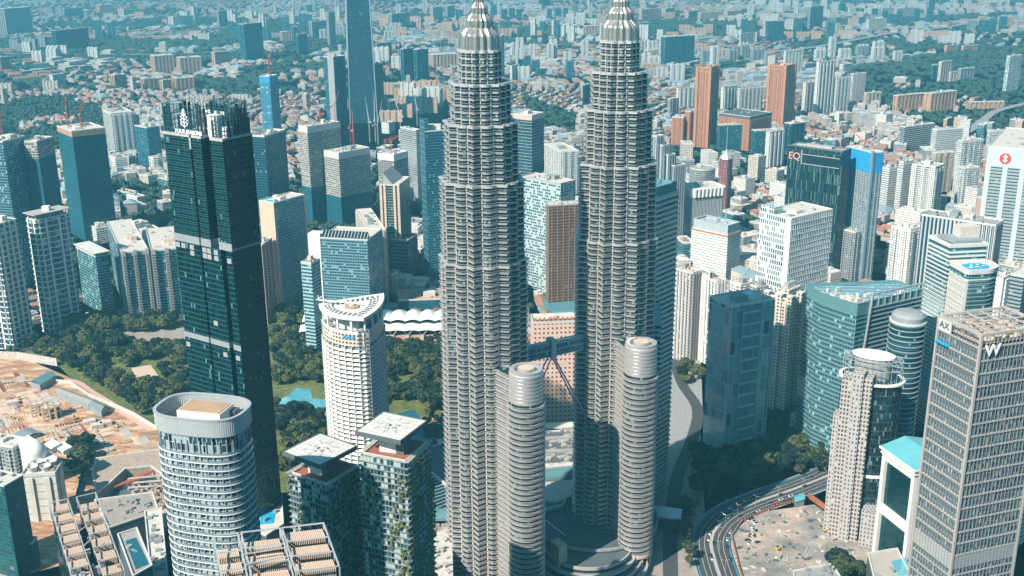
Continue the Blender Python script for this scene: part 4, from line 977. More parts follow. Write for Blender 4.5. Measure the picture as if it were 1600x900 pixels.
# unfinished pair
tt, pp, zz = T('unfinished_tower', 'taller unfinished tower with pale concrete cap and blue netting, crane on top', 'unfinished tower', (480, 199), 466, 531, ('R', 191), 352, 'raw', top=9, topmat='offwhite', base=62, basemat='f_netblue', rooms=1, clut=14)
U1 = (pp, zz)
tt, pp, zz = T('unfinished_tower', 'shorter unfinished tower with pale concrete cap above the blue hotel roof', 'unfinished tower', (529, 240), 506, 578, ('R', 231), 354, 'raw', top=9, topmat='offwhite', base=48, basemat='f_netblue', rooms=1, clut=14)
U2 = (pp, zz)
tt, pp, zz = T('unfinished_tower', 'unfinished tower with blank white cap behind the beige striped tower', 'unfinished tower', (615, 243), 590, 637, ('R', 237), 345, 'raw', top=9, topmat='white', rooms=0, clut=12)
U3 = (pp, zz)
tt, pp, zz = T('office_tower', 'beige and dark glass tower with sloping roof sail, left of the blue glass tower', 'office tower', (623, 290), 594, 640, ('R', 277), 432, 'navy', rooms=0, band=(.3, .6, 3.7, 'warmgrey'))
a, b, c_, d_ = [Vector(p) for p in pp]; u = (b-a).normalized(); v = (d_-a).normalized()
for f in (.02, .24, .76, .96): q = MB(); p = a+(d_-a)*f; q.box(tuple(p-u*.6), 2.2, 3.0, 0, zz+1, math.atan2(u.y, u.x)); q.build('pier', 'sand', tt)
q = MB(); q.poly([(*(a+u*3+v*9), zz), (*(b+v*9), zz), (*(b+v*24), zz+15), (*(a+u*8+v*24), zz+15)]); q.poly([(*(b+v*9), zz), (*(b+v*24), zz), (*(b+v*24), zz+15)]); q.poly([(*(a+u*3+v*9), zz), (*(a+u*8+v*24), zz+15), (*(a+u*8+v*24), zz)]); q.poly([(*(a+u*8+v*24), zz), (*(a+u*8+v*24), zz+15), (*(b+v*24), zz+15), (*(b+v*24), zz)]); q.build('roof_sail', 'grey', tt)
T('office_block', 'low dark block with pale floor lines at the foot of the beige and dark tower', 'office block', (637, 376), 612, 652, ('R', 366), 434, 'navy', band=(.3, .8, 5, 'warmgrey'), rooms=0, roofmat='vine', clut=3)
T('office_tower', 'grey tower with close white floor bands and plants on its roof', 'office tower', (650, 204), 625, 657, ('L', 199), 318, 'greyband', rooms=1)
tt, pp, zz = T('office_tower', 'smooth blue glass tower with pale slanting left edge beside the left twin tower', 'office tower', (664, 206), 656, 702, ('R', 203), 444, 'blue', top=0, rooms=1, clut=5)
a, b, c_, d_ = [Vector(p) for p in pp]; q = MB(); n = (a-d_).normalized()
q.walls([tuple(d_-(b-a).normalized()*.4), tuple(a-(b-a).normalized()*.4)], 0, zz+16, closed=False); q.prism(ccw([tuple(a-n*6), tuple(a), tuple(a+(b-a).normalized()*5), tuple(a+(b-a).normalized()*5-n*6)]), zz, zz+16); q.build('glass_fin_wall', 'f_panels2', tt)
q = MB(); q.box(centroid(pp), 16, 9, zz, zz+7); q.build('plant_room', 'offwhite', tt)
# blue hotel group
tt, pp, zz = T('hotel_block', 'wide teal glass hotel with barred glass roof edge and blank white left shaft', 'hotel', (500, 372), 473, 574, ('R', 376), 505, 'hotelblue', rooms=0, clut=0)
a, b, c_, d_ = [Vector(p) for p in pp]; u = (b-a).normalized(); v = (d_-a).normalized()
q = MB(); q.prism(ccw([tuple(a-u*15-v*.8), tuple(a+u*.2-v*.8), tuple(a+u*.2+v*14), tuple(a-u*15+v*14)]), 0, zz+5); q.build('end_wall', 'white', tt)
q = MB(); q.poly([(*(a+u*1), zz), (*(b-u*1), zz), (*(b-u*1+v*9), zz+8), (*(a+u*1+v*9), zz+8)]); q.poly([(*(b-u*1+v*9), zz+8), (*(a+u*1+v*9), zz+8), (*(a+u*1+v*9), zz), (*(b-u*1+v*9), zz)]); g = q.build('roof_glazing', 'darkglass', tt)
q = MB()
for k in range(15): p = a+u*1+(b-a-u*2)*k/14; q.beam((*p, zz+.1), (*(p+v*9), zz+8.1), .35)
q.beam((*(a+u), zz+.2), (*(b-u), zz+.2), .5); q.build('roof_rib', 'offwhite', g)
T('office_tower', 'slim teal and white tower in front of the white shaft of the teal hotel', 'office tower', (486, 412), 470, 500, ('R', 405), 560, 'office', band=None, rooms=1, rmat='sand')
T('apartment_tower', 'cream slab tower with dark window strips at the right end of the teal hotel', 'apartment tower', (578, 362), 556, 603, ('R', 360), 484, 'cream', m='f_vert', fin=(6, .8, 2.2, 'sand'), band=None, rooms=3)
T('substation_block', 'small blank white block on the building site behind the wavy roofs', 'building', (682-8, 398), 667, 731-0, ('R', 388), 452, 'white', m='white', z=None) if False else None
# top left distance, slim and tall
T('unfinished_tower', 'slim pale blue unfinished tower with bright blue top and crane, above the teal block', 'unfinished tower', (421, 120), 405, 434, ('R', 117), 212, 'net', m='f_bluepale', top=14, topmat='bluenet')
tt, pp, zz = T('skyscraper', 'very tall tapering deep blue skyscraper running out of the top of the picture', 'skyscraper', (547, 60), 543, 582, 12, 193, 'blue', z=None, rooms=0, detail=False) if False else (None, None, None)
g = P(548, 193, 0); w0 = 60.0; tr = [(g.x, g.y), (g.x+64, g.y+16), (g.x+54, g.y+66), (g.x-10, g.y+50)]
t = thing('skyscraper', 'very tall tapering deep blue skyscraper running out of the top of the picture', 'skyscraper', (*centroid(tr), 0))
q = MB(); q.walls(tr, 0, 445, top=scale_poly(tr, .72)); q.cap(scale_poly(tr, .72), 445); q.build('facade', 'f_bluenight', t)
q = MB(); t2 = scale_poly(tr, 1.012)
for k in range(4): a, b = t2[k], scale_poly(tr, .728)[k]; q.beam((*a, 0), (*b, 446), 1.5)
q.build('corner_column', 'truss', t)
T('office_tower', 'dark blue block standing against the right side of the tapering skyscraper', 'office tower', (584, 101), 580, 598, ('R', 99), 188, 'navy', detail=False)
tt, pp, zz = T('office_tower', 'dark blue tower with tall white stair shaft, left of the tapering skyscraper', 'office tower', (518, 90), 505, 539, ('R', 87), 192, 'blue', detail=False)
q = MB(); p = pp[0]; q.box((p[0]-3, p[1]-1), 14, 8, 0, zz+10, .2); q.build('stair_shaft', 'offwhite', tt)
for (C, xl, xr, y, yb, st, lb) in (
    ((380, 38), 372, 409, 35, 97, 'blue', 'blue tower with white left edge near the top left, alone above low houses'),
    ((6, 14), -8, 47, 11, 55, 'grey', 'row of tall grey slabs in the far top left corner'),
    ((86, 48), 80, 137, 43, 81, 'navy', 'dark blue slab group far off at top left'),
    ((240, 88), 234, 271, 86, 116, 'peach', 'left one of a pair of long pale pink slabs with blue shadows, top left'),
    ((280, 91), 275, 314, 89, 116, 'peach', 'right one of a pair of long pale pink slabs, top left'),
    ((335, 82), 330, 357, 80, 108, 'peach', 'short pale pink slab right of the pink pair'),
    ((82, 118), 77, 100, 115, 136, 'whitefine', 'lone small white block among trees at left'),
    ((0, 90), -6, 14, 88, 112, 'red', 'dull red slab at the left edge far off'),
    ((178, 118), 170, 197, 116, 139, 'flats', 'boxy orange block at left of the orange roofed flats'),
    ((224, 124), 219, 249, 122, 140, 'flats', 'middle block of the orange roofed flats'),
    ((254, 126), 249, 268, 124, 142, 'peach', 'small pale block right of the middle orange block'),
    ((274, 123), 268, 303, 121, 141, 'flats', 'right end block of the orange roofed flats'),
    ((270, 26), 265, 302, 24, 44, 'whitefine', 'white twin slabs near the horizon at left'),
    ((341, 18), 338, 354, 16, 46, 'grey', 'thin grey tower near the horizon left of the blue tower'),
    ((155, 8), 149, 178, 7, 23, 'peach', 'tiny pale group on the horizon at left'),
    ((100, 14), 96, 129, 12, 27, 'grey', 'faint grey slabs on the horizon at far left'),
    ((487, 34), 482, 515, 32, 60, 'grey', 'grey slab group left of the tapering skyscraper near the horizon'),
    ((513, 20), 509, 523, 18, 72, 'grey', 'slim grey tower left of the tapering skyscraper'),
    ((465, 54), 462, 480, 52, 86, 'blue', 'slim blue tower between low blocks left of centre top'),
    ((440, 50), 437, 462, 49, 66, 'peach', 'pale low slab left of the slim blue tower'),
    ((590, 68), 587, 612, 66, 99, 'blue', 'mid blue slab right of the tapering skyscraper'),
    ((612, 22), 607, 634, 20, 52, 'grey', 'tall grey slab near the horizon right of the tapering skyscraper'),
    ((634, 20), 631, 640, 18, 45, 'blue', 'narrow blue slab beside the tall grey slab near the horizon'),
    ((630, 77), 625, 647, 75, 128, 'blue', 'left one of two bright blue wrapped towers'),
    ((651, 78), 646, 669, 76, 130, 'blue', 'right one of two bright blue wrapped towers'),
    ((676, 86), 669, 716, 84, 107, 'peach', 'long pale peach slab row left of the left twin spire'),
    ((614, 132), 610, 648, 130, 148, 'cream', 'wide low cream building right of the tapering skyscraper'),
    ((676, 12), 672, 690, 10, 34, 'peach', 'far pale tower in haze left of the left spire'),
    ((699, 10), 694, 711, 8, 30, 'grey', 'far grey tower in haze next to the left spire'),
    ((783, 56), 779, 788, 54, 124, 'blue', 'very thin blue tower just right of the left crown'),
    ((800, 103), 797, 812, 101, 128, 'white', 'small blank white block between the twin crowns'),
    ((842, 0), 838, 860, -2, 12, 'grey', 'grey tower at the top edge between the twin spires'),
    ((915, 41), 911, 945, 40, 57, 'peach', 'long peach slab just left of the right crown'),
    ((800, 75), 797, 812, 74, 90, 'white', 'white slab right of the left spire on the plain'),
    ((914, 133), 911, 926, 131, 168, 'dark', 'dark slab half hidden at the left side of the right twin tower'),
    ((1003, 15), 998, 1032, 13, 33, 'peach', 'stepped pale group right of the right spire near the horizon'),
    ((1040, 14), 1034, 1054, 12, 28, 'cream', 'cream hill of flats right of the stepped pale group'),
    ((1000, 36), 995, 1016, 35, 56, 'blue', 'blue and white slab just right of the right crown'),
    ((1076, 18), 1070, 1092, 16, 31, 'peach', 'pale peach flats group at top centre right'),
    ((1095, 20), 1090, 1130, 18, 32, 'peach', 'longer pale peach flats group at top centre right'),
    ((1137, 18), 1131, 1160, 16, 29, 'peach', 'third pale peach flats group at top centre right'),
    ((1040, 58), 1033, 1086, 55, 102, 'blue', 'broad blue slab with white left end standing alone on the plain'),
    ((1158, 53), 1155, 1180, 51, 73, 'cream', 'small cream block right of the broad blue slab'),
    ((1201, 33), 1197, 1226, 32, 68, 'blue', 'teal glass block above the right orange striped tower'),
    ((1228, 80), 1225, 1256, 78, 121, 'white', 'white tower with grey side behind the right orange striped tower'),
    ((1267, 11), 1263, 1287, 9, 45, 'grey', 'grey slab at the top right of centre'),
    ((1362, 14), 1358, 1398, 12, 29, 'cream', 'left part of the long white slab row near the horizon, right'),
    ((1402, 14), 1397, 1436, 12, 28, 'cream', 'right part of the long white slab row near the horizon, right'),
    ((1358, 31), 1354, 1386, 29, 51, 'whitefine', 'white slab pair below the long white slab row'),
    ((1452, 0), 1448, 1462, -2, 20, 'grey', 'thin grey tower at the top edge, right'),
    ((1545, 5), 1540, 1575, 3, 14, 'peach', 'faint peach slabs near the horizon at right'),
    ((1578, 0), 1575, 1604, -3, 10, 'peach', 'pink slab cut by the top right corner'),
    ((1480, 72), 1476, 1499, 70, 82, 'flats', 'left small orange flats on the wooded slope'),
    ((1506, 72), 1502, 1529, 70, 81, 'flats', 'right small orange flats on the wooded slope'),
    ((1472, 97), 1467, 1488, 95, 129, 'cream', 'cream office tower on the wooded slope'),
    ((1459, 102), 1456, 1470, 101, 124, 'blue', 'blue side block left of the cream office tower'),
    ((1486, 113), 1484, 1498, 112, 128, 'cream', 'stepped low wing right of the cream office tower'),
    ((1502, 108), 1497, 1524, 106, 125, 'grey', 'grey wedge building on the wooded slope'),
    ((1579, 88), 1573, 1598, 86, 143, 'check', 'blue and white patterned tower at the right edge'),
    ((1403, 150), 1396, 1446, 146, 174, 'flats', 'large left block of the orange slab flats'),
    ((1456, 147), 1444, 1496, 142, 176, 'flats', 'large right block of the orange slab flats'),
    ((1480, 187), 1475, 1527, 168, 200, 'flats', 'long orange and grey slab stepping back behind the railway'),
    ((1515, 160), 1512, 1570, 159, 171, 'flats', 'low orange curved flats at right'),
    ((1131, 137), 1127, 1151, 134, 171, 'whitefine', 'white gridded block left of the twin white slabs'),
    ((1156, 139), 1153, 1192, 136, 172, 'white', 'white block with stepped wall behind the orange podium'),
    ((1060, 139), 1057, 1086, 137, 169, 'whitefine', 'pale slab tower right of the right twin tower'),
    ((1048, 155), 1043, 1061, 153, 187, 'grey', 'grey office block behind the orange round block'),
    ((1032, 131), 1029, 1043, 129, 142, 'red', 'small red brown block on the plain'),
    ((1280, 98), 1276, 1306, 95, 181, 'whitefine', 'tall white and blue tower with teal net on its top'),
    ((1308, 122), 1304, 1330, 120, 177, 'white', 'white tower with dark balconies right of the teal netted tower'),
    ((1334, 116), 1329, 1354, 114, 160, 'vert', 'striped white tower behind the dark balconied tower'),
    ((1318, 101), 1312, 1333, 99, 118, 'bands', 'small banded block with round white cap behind the netted tower'),
    ((1260, 130), 1255, 1276, 128, 175, 'white', 'bright white stepped block left of the netted tower'),
    ((1355, 146), 1350, 1378, 144, 168, 'cream', 'cream pair of low towers right of the striped white tower'),
    ((1203, 207), 1197, 1227, 203, 262, 'whitefine', 'white block with fine square windows left of the dark glass hotel'),
    ((1237, 194), 1225, 1259, 191, 240, 'navy', 'glass block in a white portal frame behind the dark glass hotel'),
    ((1414, 199), 1407, 1461, 193, 240, 'stripe', 'long blue and white banded office with flat roof, right middle'),
    ((1464, 203), 1457, 1505, 200, 250, 'bands', 'square white banded office right of the long banded office'),
    ((1463, 240), 1456, 1492, 238, 301, 'cream', 'cream tower with crenellated top in front of the square banded office'),
    ((1462, 262), 1425, 1476, 257, 345, 'white', 'white slab with square windows left of the cream tower'),
    ((1504, 221), 1497, 1537, 218, 320, 'condo_s', 'white tower of stacked balconies left of the red emblem tower'),
    ((1548, 205), 1543, 1592, 203, 262, 'condo_s', 'tall cream tower stepping up to a spire behind the red emblem tower'),
    ((1508, 264), 1497, 1532, 262, 330, 'condo_s', 'lower white balconied tower left of the red emblem tower'),
    ((876, 238), 851, 905, 236, 305, 'white', 'white office slab between the twin towers at mid height'),
    ((857, 243), 852, 874, 240, 268, 'cream', 'small cream block between the twin towers'),
    ((1125, 255), 1060, 1082, 240, 290, 'grey', None),
    ((1390, 264), 1374, 1403, 262, 330, 'bands', 'white banded block curving behind the blue netted tower'),
    ((1412, 254), 1405, 1428, 251, 335, 'bands', 'beige banded round ended tower right of the blue netted tower')):
    if lb is None: continue
    T('high_rise', lb, 'high rise', C, xl, xr, ('R', y), yb, st, detail=yb > 150, rooms=2 if yb > 120 else 1, clut=5 if yb > 120 else 0)
# between the twins
T('apartment_tower', 'tall blue and beige tower with blank beige top wall right of the left twin tower', 'apartment tower', (831, 181), 798, 850, ('R', 176), 275, 'navy', band=(.4, .8, 6, 'warmgrey'), top=9, topmat='sand')
tt, pp, zz = T('office_block', 'teal and white office with a random panel pattern between the twin towers', 'office block', (876, 288), 813, 899, ('L', 276), 462, 'panels', rooms=3, parmat='concrete', rmat='grey')
tt, pp, zz = T('office_tower', 'bronze glass tower with flared foot between the twin towers', 'office tower', (858, 322), 853, 912, ('R', 319), 492, 'brown', rooms=1, parmat='warmgrey')
o = pp; q = MB(); q.walls(offset(o, 9), 0, 6, top=offset(o, 4)); q.walls(offset(o, 4), 6, 16, top=offset(o, .8)); q.build('flared_foot', 'tealglass', tt)
tt, pp, zz = T('hotel_block', 'pink hotel block with rows of small square windows under the footbridge', 'hotel', (833, 506), 829, 912, ('R', 503), 668, 'pink', rooms=1, clut=0, par=2)
a, b, c_, d_ = [Vector(p) for p in pp]; q = MB()
for k in range(11): p = a+(b-a)*(k+.5)/11; e = (b-a).normalized(); v = (d_-a).normalized(); q.poly([(*(p-e*1.6), zz+.1), (*(p+e*1.6+v*1), zz+3), (*(p+e*1.6+v*9), zz+3), (*(p-e*1.6+v*9), zz+.1)])
q.build('roof_louvre', 'rust', tt)
# right of the twins
def steps(label, lst, cat='office tower', name='office_tower', group=None):
    t = None
    for (C, xl, xr, y, yb, st) in lst:
        pts, z = box_plan(C, xl, xr, ('R', y), yb)
        if t is None: t = thing(name, label, cat, (*centroid(pts), 0), group)
        tower(name, label, cat, pts, z, st, root=t, rooms=0, clut=3)
steps('navy and white striped tower stepping down in five fins beside the right twin tower', (((1026, 214), 1018, 1038, 212, 400, 'vertnavy'), ((1036, 228), 1030, 1047, 226, 400, 'vertnavy'), ((1044, 243), 1038, 1056, 241, 400, 'vertnavy'), ((1054, 260), 1046, 1072, 257, 400, 'vertnavy')))
t = thing('office_tower', 'round grey office tower with fine white floor lines, above the scalloped white tower', 'office tower', (*P(1098, 290, 60)[:2], 0)); c = P(1098, 262, 66); cc = circle(c[:2], 21, 28)
q = MB(); q.walls(cc, 0, 66); q.cap(cc, 66); q.build('facade', 'f_grey', t); bands(cc, 0, 66, .5, .9, 3.4, 'alu', t); roof(cc, 66, t, rooms=1)
tt, pp, zz = T('office_tower', 'slender red brown tower with pointed glass top and thin mast', 'office tower', (1137, 249), 1124, 1145, ('L', 247), 345, 'red', rooms=0)
c = centroid(pp); q = MB(); q.lathe([(11, zz), (9, zz+4), (5, zz+8), (1, zz+12), (.5, zz+13), (.4, zz+50)], c, 8); q.build('spire', 'alu', tt)
tt, pp, zz = T('office_tower', 'white tower with scalloped top and navy glass between white ribs', 'office tower', (1083, 296), 1065, 1131, ('R', 292), 392, 'vertnavy', rooms=1, top=9, topmat='white', band=None)
q = MB()
for p, n, d in perim(pp, 6.5): q.beam((p.x+n.x*.6, p.y+n.y*.6, zz-12), (p.x+n.x*1.6, p.y+n.y*1.6, zz+.5), 2.6, n=10, r2=3.4)
q.build('scallop', 'white', tt)
tt, pp, zz = T('office_tower', 'white banded block with pale louvred crown and red line below it', 'office tower', (1137, 368), 1082, 1157, ('L', 356), 440, 'bands', rooms=0, band=(.9, 2.2, 3.7, 'white'))
q = MB(); q.walls(offset(pp, -1), zz, zz+13); q.cap(offset(pp, -1), zz+10); q.ring(offset(pp, -2), offset(pp, -.6), zz+12.4, zz+13.2); q.build('louvred_crown', 'f_crown', tt)
q = MB(); q.ring(offset(pp, -.5), offset(pp, 1.2), zz-2.4, zz-.6); q.build('red_band', 'terracotta', tt); q = MB(); clutter(q, pp, zz+10, 12, random.Random(3), 0, 7); q.build('roof_equipment', 'alu', tt)
T('apartment_tower', 'pale pink ribbed slab with tan roof just right of the teal striped tower', 'apartment tower', (1082, 428), 1052, 1097, ('L', 420), 568, 'vert', rooms=1, roofmat='sand', fin=(4.5, .9, 1.8, 'warmgrey'))
tt, pp, zz = T('apartment_tower', 'white slab with dark window strips and a rooftop name board', 'apartment tower', (1120, 441), 1091, 1136, ('L', 429), 574, 'vert', rooms=2, roofmat='sand', fin=(5, .8, 2.4, 'white'))
a, b, c_, d_ = [Vector(p) for p in pp]; q = MB(); e = (a-d_).normalized(); m0 = d_+e*5; m1 = d_+e*19; nn = Vector((e.y, -e.x))
q.prism(ccw([tuple(m0), tuple(m1), tuple(m1-nn*1), tuple(m0-nn*1)]), zz+1, zz+11); sb = q.build('name_board', 'offwhite', tt)
M = face_matrix(m0, m1, zz+6.4, .5, .25); text_mesh('enca', 5.5, .15, 'truss', 'sign', sb, M, .05)
T('apartment_block', 'plain white block with few windows behind the rooftop name board', 'apartment block', (1158, 446), 1140, 1183, ('R', 440), 560, 'white', band=None, rooms=2)
T('apartment_block', 'small blue grey block right of the plain white block', 'apartment block', (1182, 450), 1172, 1201, ('R', 446), 560, 'grey', rooms=2)
# blue slate tower
tt, pp, zz = T('office_tower', 'slate blue glass tower with diagonal ledges, standing in shade by the round trees', 'office tower', (1143, 480), 1109, 1209, ('R', 468), 711, 'slate', rooms=3, rmat='white', clut=14)
a, b, c_, d_ = [Vector(p) for p in pp]; u = (b-a).normalized(); v = (d_-a).normalized()
q = MB(); p0 = a+(b-a)*.27; p1 = a+(b-a)*.72; q.prism(ccw([tuple(p0-v*.5), tuple(p1-v*.5), tuple(p1+v*3), tuple(p0+v*3)]), 0, zz-2); q.build('glass_recess', 'f_slots', tt)
q = MB()
for s in (.0, .27, .72, 1.0): q.box(tuple(a+(b-a)*s-v*.6), 1.0, 1.2, 0, zz, math.atan2(u.y, u.x))
q.build('corner_fin', 'truss', tt)
# cream condo
tt, pp, zz = T('apartment_tower', 'cream stepped apartment tower with white corner bays right of the slate blue tower', 'apartment tower', (1236, 470), 1200, 1266, ('L', 461), 652, 'cream', rooms=0)
q = MB(); q.prism(offset(pp, -6), zz, zz+7); q.build('top_storey', 'f_cream', tt); q = MB(); q.prism(offset(pp, -10), zz+7, zz+12); q.build('plant_room', 'alu', tt)
a, b, c_, d_ = [Vector(p) for p in pp]
for s, (x, y) in (((.0), (a, b)), (.5, (a, b)), (1.0, (a, b)), (.45, (a, d_)), (1.0, (a, d_))):
    q = MB(); p = x+(y-x)*s; q.box(tuple(p), 5.5, 5.5, 0, zz+4, math.atan2((b-a).y, (b-a).x)); q.build('corner_bay', 'f_cream', tt)
    q = MB(); q.box(tuple(p), 6.4, 6.4, zz+4, zz+4.8, math.atan2((b-a).y, (b-a).x)); q.build('bay_roof', 'offwhite', tt)
# checkered white
tt, pp, zz = T('office_tower', 'white tower with a checkered grid of green windows left of the dark glass hotel', 'office tower', (1237, 343), 1187, 1302, ('R', 328), 560, 'check', rooms=1, rmat='white')
a, b, c_, d_ = [Vector(p) for p in pp]; q = MB(); w1 = (a-d_).normalized(); p = a-w1*7; q.prism(ccw([tuple(a+(b-a).normalized()*4-w1*.1), tuple(a-(b-a).normalized()*.7), tuple(p-(b-a).normalized()*.7), tuple(p+(b-a).normalized()*4)]), 0, zz+.8); q.build('corner_shaft', 'white', tt)
q = MB(); q.prism(ccw([tuple(d_+w1*2), tuple(d_+w1*20), tuple(d_+w1*20+(b-a).normalized()*14), tuple(d_+w1*2+(b-a).normalized()*14)]), zz, zz+8); q.build('plant_room', 'f_check', tt)
# dark EQ hotel
tt, pp, zz = T('hotel_tower', 'dark green glass hotel block with pink letters EQ on its top corner', 'hotel', (1317, 238), 1232, 1330, ('L', 227), 440, 'slots', rooms=0, clut=0, par=1.6, parmat='darkgrey', roofmat='roofgrey', m='f_eq')
a, b, c_, d_ = [Vector(p) for p in pp]; e = (a-d_).normalized(); n = Vector((e.y, -e.x)); Lw = (a-d_).length
q = MB(); q.prism(ccw([tuple(d_+e*Lw*.28+n*.35), tuple(a-e*4+n*.35), tuple(a-e*4-n*1), tuple(d_+e*Lw*.28-n*1)]), zz-20, zz-10); q.build('loggia', 'darkglass', tt)
q = MB(); [q.beam((*(d_+e*Lw*.27+n*.9), z_), (*(a-e*3+n*.9), z_), .55) for z_ in (zz-21.5, zz-9)]; q.box(tuple(d_+e*Lw*.27+n*.4), 1, 1.4, zz-21, zz-3, math.atan2(e.y, e.x)); q.build('loggia_edge', 'concrete', tt)
M = face_matrix(d_, a, zz-13, .13, .8); text_mesh('EQ', 13, .3, 'letterpink', 'sign', tt, M, .02)
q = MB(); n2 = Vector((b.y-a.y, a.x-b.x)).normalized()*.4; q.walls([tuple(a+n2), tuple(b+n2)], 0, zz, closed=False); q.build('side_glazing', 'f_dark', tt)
q = MB(); q.box(centroid(pp), Lw*.5, 9, zz, zz+3, math.atan2(e.y, e.x)); q.box(tuple(d_+e*16-n*10), 14, 8, zz, zz+2, math.atan2(e.y, e.x)); q.build('plant_room', 'concrete', tt)
# blue netted tower
tt, pp, zz = T('unfinished_tower', 'unfinished tower wrapped in bright blue netting at the dark glass hotel', 'unfinished tower', (1364, 240), 1324, 1381, ('L', 229), 440, 'raw', rooms=0, clut=14, top=26, topmat='bluenet', m='f_netgrey', fin=(5, .6, 1.0, 'concrete'), band=None)
a, b, c_, d_ = [Vector(p) for p in pp]; e = (a-d_).normalized(); n = Vector((e.y, -e.x)); q = MB(); p = d_+e*12; q.prism(ccw([tuple(p-e*4+n*.9), tuple(p+e*4+n*.9), tuple(p+e*4-n*.5), tuple(p-e*4-n*.5)]), 40, zz-26); q.build('netting_strip', 'bluenet', tt)
q = MB(); q.box(tuple(a), 3, 3, 0, zz+3, math.atan2(e.y, e.x)); q.build('corner_shaft', 'truss', tt)
U4 = (pp, zz)
T('office_block', 'small grey block at the foot of the blue netted tower', 'office block', (1337, 364), 1313, 1348, ('L', 358), 440, 'grey', rooms=1)
tt, pp, zz = T('apartment_tower', 'white apartment tower with black windows before the long navy block', 'apartment tower', (1423, 360), 1393, 1441, ('L', 353), 470, 'white', rooms=3, band=(.5, .8, 3.3, 'white'), fin=(3.4, .5, .7, 'white'))
tt, pp, zz = T('apartment_block', 'long navy block with white columns and a busy grey roof behind the pool hotel', 'apartment block', (1556, 353), 1440, 1568, ('L', 336), 520, 'vertnavy', rooms=5, clut=26, roofmat='roofgrey', parmat='white')
tt, pp, zz = T('office_tower', 'pale blue tower with round red emblem at the right edge', 'office tower', (1630, 236), 1545, 1650, ('L', 229), 450, 'stripe', rooms=1, top=24, topmat='f_tile', band=(.4, 1.8, 4.2, 'alu'))
a, b, c_, d_ = [Vector(p) for p in pp]; e = (a-d_).normalized(); n = Vector((e.y, -e.x))
for s in (.04, .36, .68, .98): q = MB(); q.box(tuple(d_+(a-d_)*s+n*.4), 6, 1.6, 0, zz-24, math.atan2(e.y, e.x)); q.build('pier', 'f_tile', tt)
pc = d_+(a-d_)*.335+n*.5; ctr = Vector((pc.x, pc.y, zz-13.5)); nn = Vector((n.x, n.y, 0)); ee = Vector((e.x, e.y, 0))
q = MB(); q.beam(ctr-nn*.2, ctr+nn*.3, 7.2, n=8); em = q.build('emblem', 'letterred', tt)
q = MB(); q.beam(ctr+nn*.32, ctr+nn*.5, 1.8, n=12)
for s in (-1, 1):
    q.poly([ctr+nn*.5+ee*-3.6+Vector((0, 0, s*2.0)), ctr+nn*.5+ee*3.6+Vector((0, 0, s*2.0)), ctr+nn*.5+ee*1.2+Vector((0, 0, s*4.0)), ctr+nn*.5+Vector((0, 0, s*5.4)), ctr+nn*.5+ee*-1.2+Vector((0, 0, s*4.0))][::s])
q.build('emblem_mark', 'letterwhite', em)
T('office_block', 'bright white block with tiny windows right of the pool hotel', 'office block', (1568, 436), 1549, 1579, ('L', 432), 560, 'white', band=None, m='f_endwall2', rooms=1)
T('office_block', 'white banded block cut by the right edge behind the W tower', 'office block', (1600, 432), 1579, 1640, ('L', 428), 560, 'stripe', rooms=1)
T('apartment_tower', 'white banded tower showing right of the W tower at the right edge', 'apartment tower', (1625, 640), 1592, 1680, ('L', 630), 850, 'bands', rooms=0)
# orange twin towers with podium
for i, (C, xl, xr, y, yb, lb) in enumerate((((1110, 108), 1090, 1122, 104, 231, 'left orange striped tower, seen whole above the blue glass podium'), ((1228, 105), 1203, 1243, 102, 195, 'right orange striped tower, its foot hidden by the dark glass hotel'))):
    tt, pp, zz = T('hotel_tower', lb, 'hotel tower', C, xl, xr, ('R', y), yb, 'orange', rooms=1, group='orange striped towers', rmat='orange')
    q = MB(); q.ring(offset(pp, -2), offset(pp, 1.2), zz-8, zz-5); q.ring(offset(pp, -3), offset(pp, .8), zz, zz+4); q.build('crown_band', 'orange', tt)
    for s in (0, 1, 2, 3): q = MB(); q.box(pp[s], 6, 6, 0, zz+3, math.atan2(pp[1][1]-pp[0][1], pp[1][0]-pp[0][0])); q.build('corner_shaft', 'orange', tt)
T('hotel_block', 'round fronted orange block left of the left orange tower', 'hotel', (1068, 184), 1050, 1074, ('L', 183), 227, 'orange', rooms=1)
T('hotel_block', 'orange slab with dark side between the round fronted block and the left orange tower', 'hotel', (1079, 175), 1070, 1092, ('L', 174), 226, 'orange', rooms=0)
T('shopping_centre', 'blue glass podium front right of the left orange tower', 'shopping centre', (1125, 196), 1121, 1172, ('R', 194), 236, 'blue', rooms=1)
T('shopping_centre', 'orange podium with dark roof between the two orange towers', 'shopping centre', (1172, 183), 1124, 1206, ('R', 176), 236, 'orange', rooms=0, roofmat='darkgrey', top=6, topmat='darkgrey')
T('shopping_centre', 'blue glass podium piece at the foot of the right orange tower', 'shopping centre', (1180, 205), 1174, 1215, ('R', 203), 240, 'blue', rooms=0)
q = MB(); q.poly([(-9000, -800, 0), (9000, -800, 0), (14000, 15000, 0), (-14000, 15000, 0)]); q.build('ground', 'ground', kind='structure')
for nm,p in (('T1',(*T1,375)),('T2',(*T2,375)),('T1b',(*B1,176)),('T2b',(*B2,0))): print('PROJ',nm,proj(p))
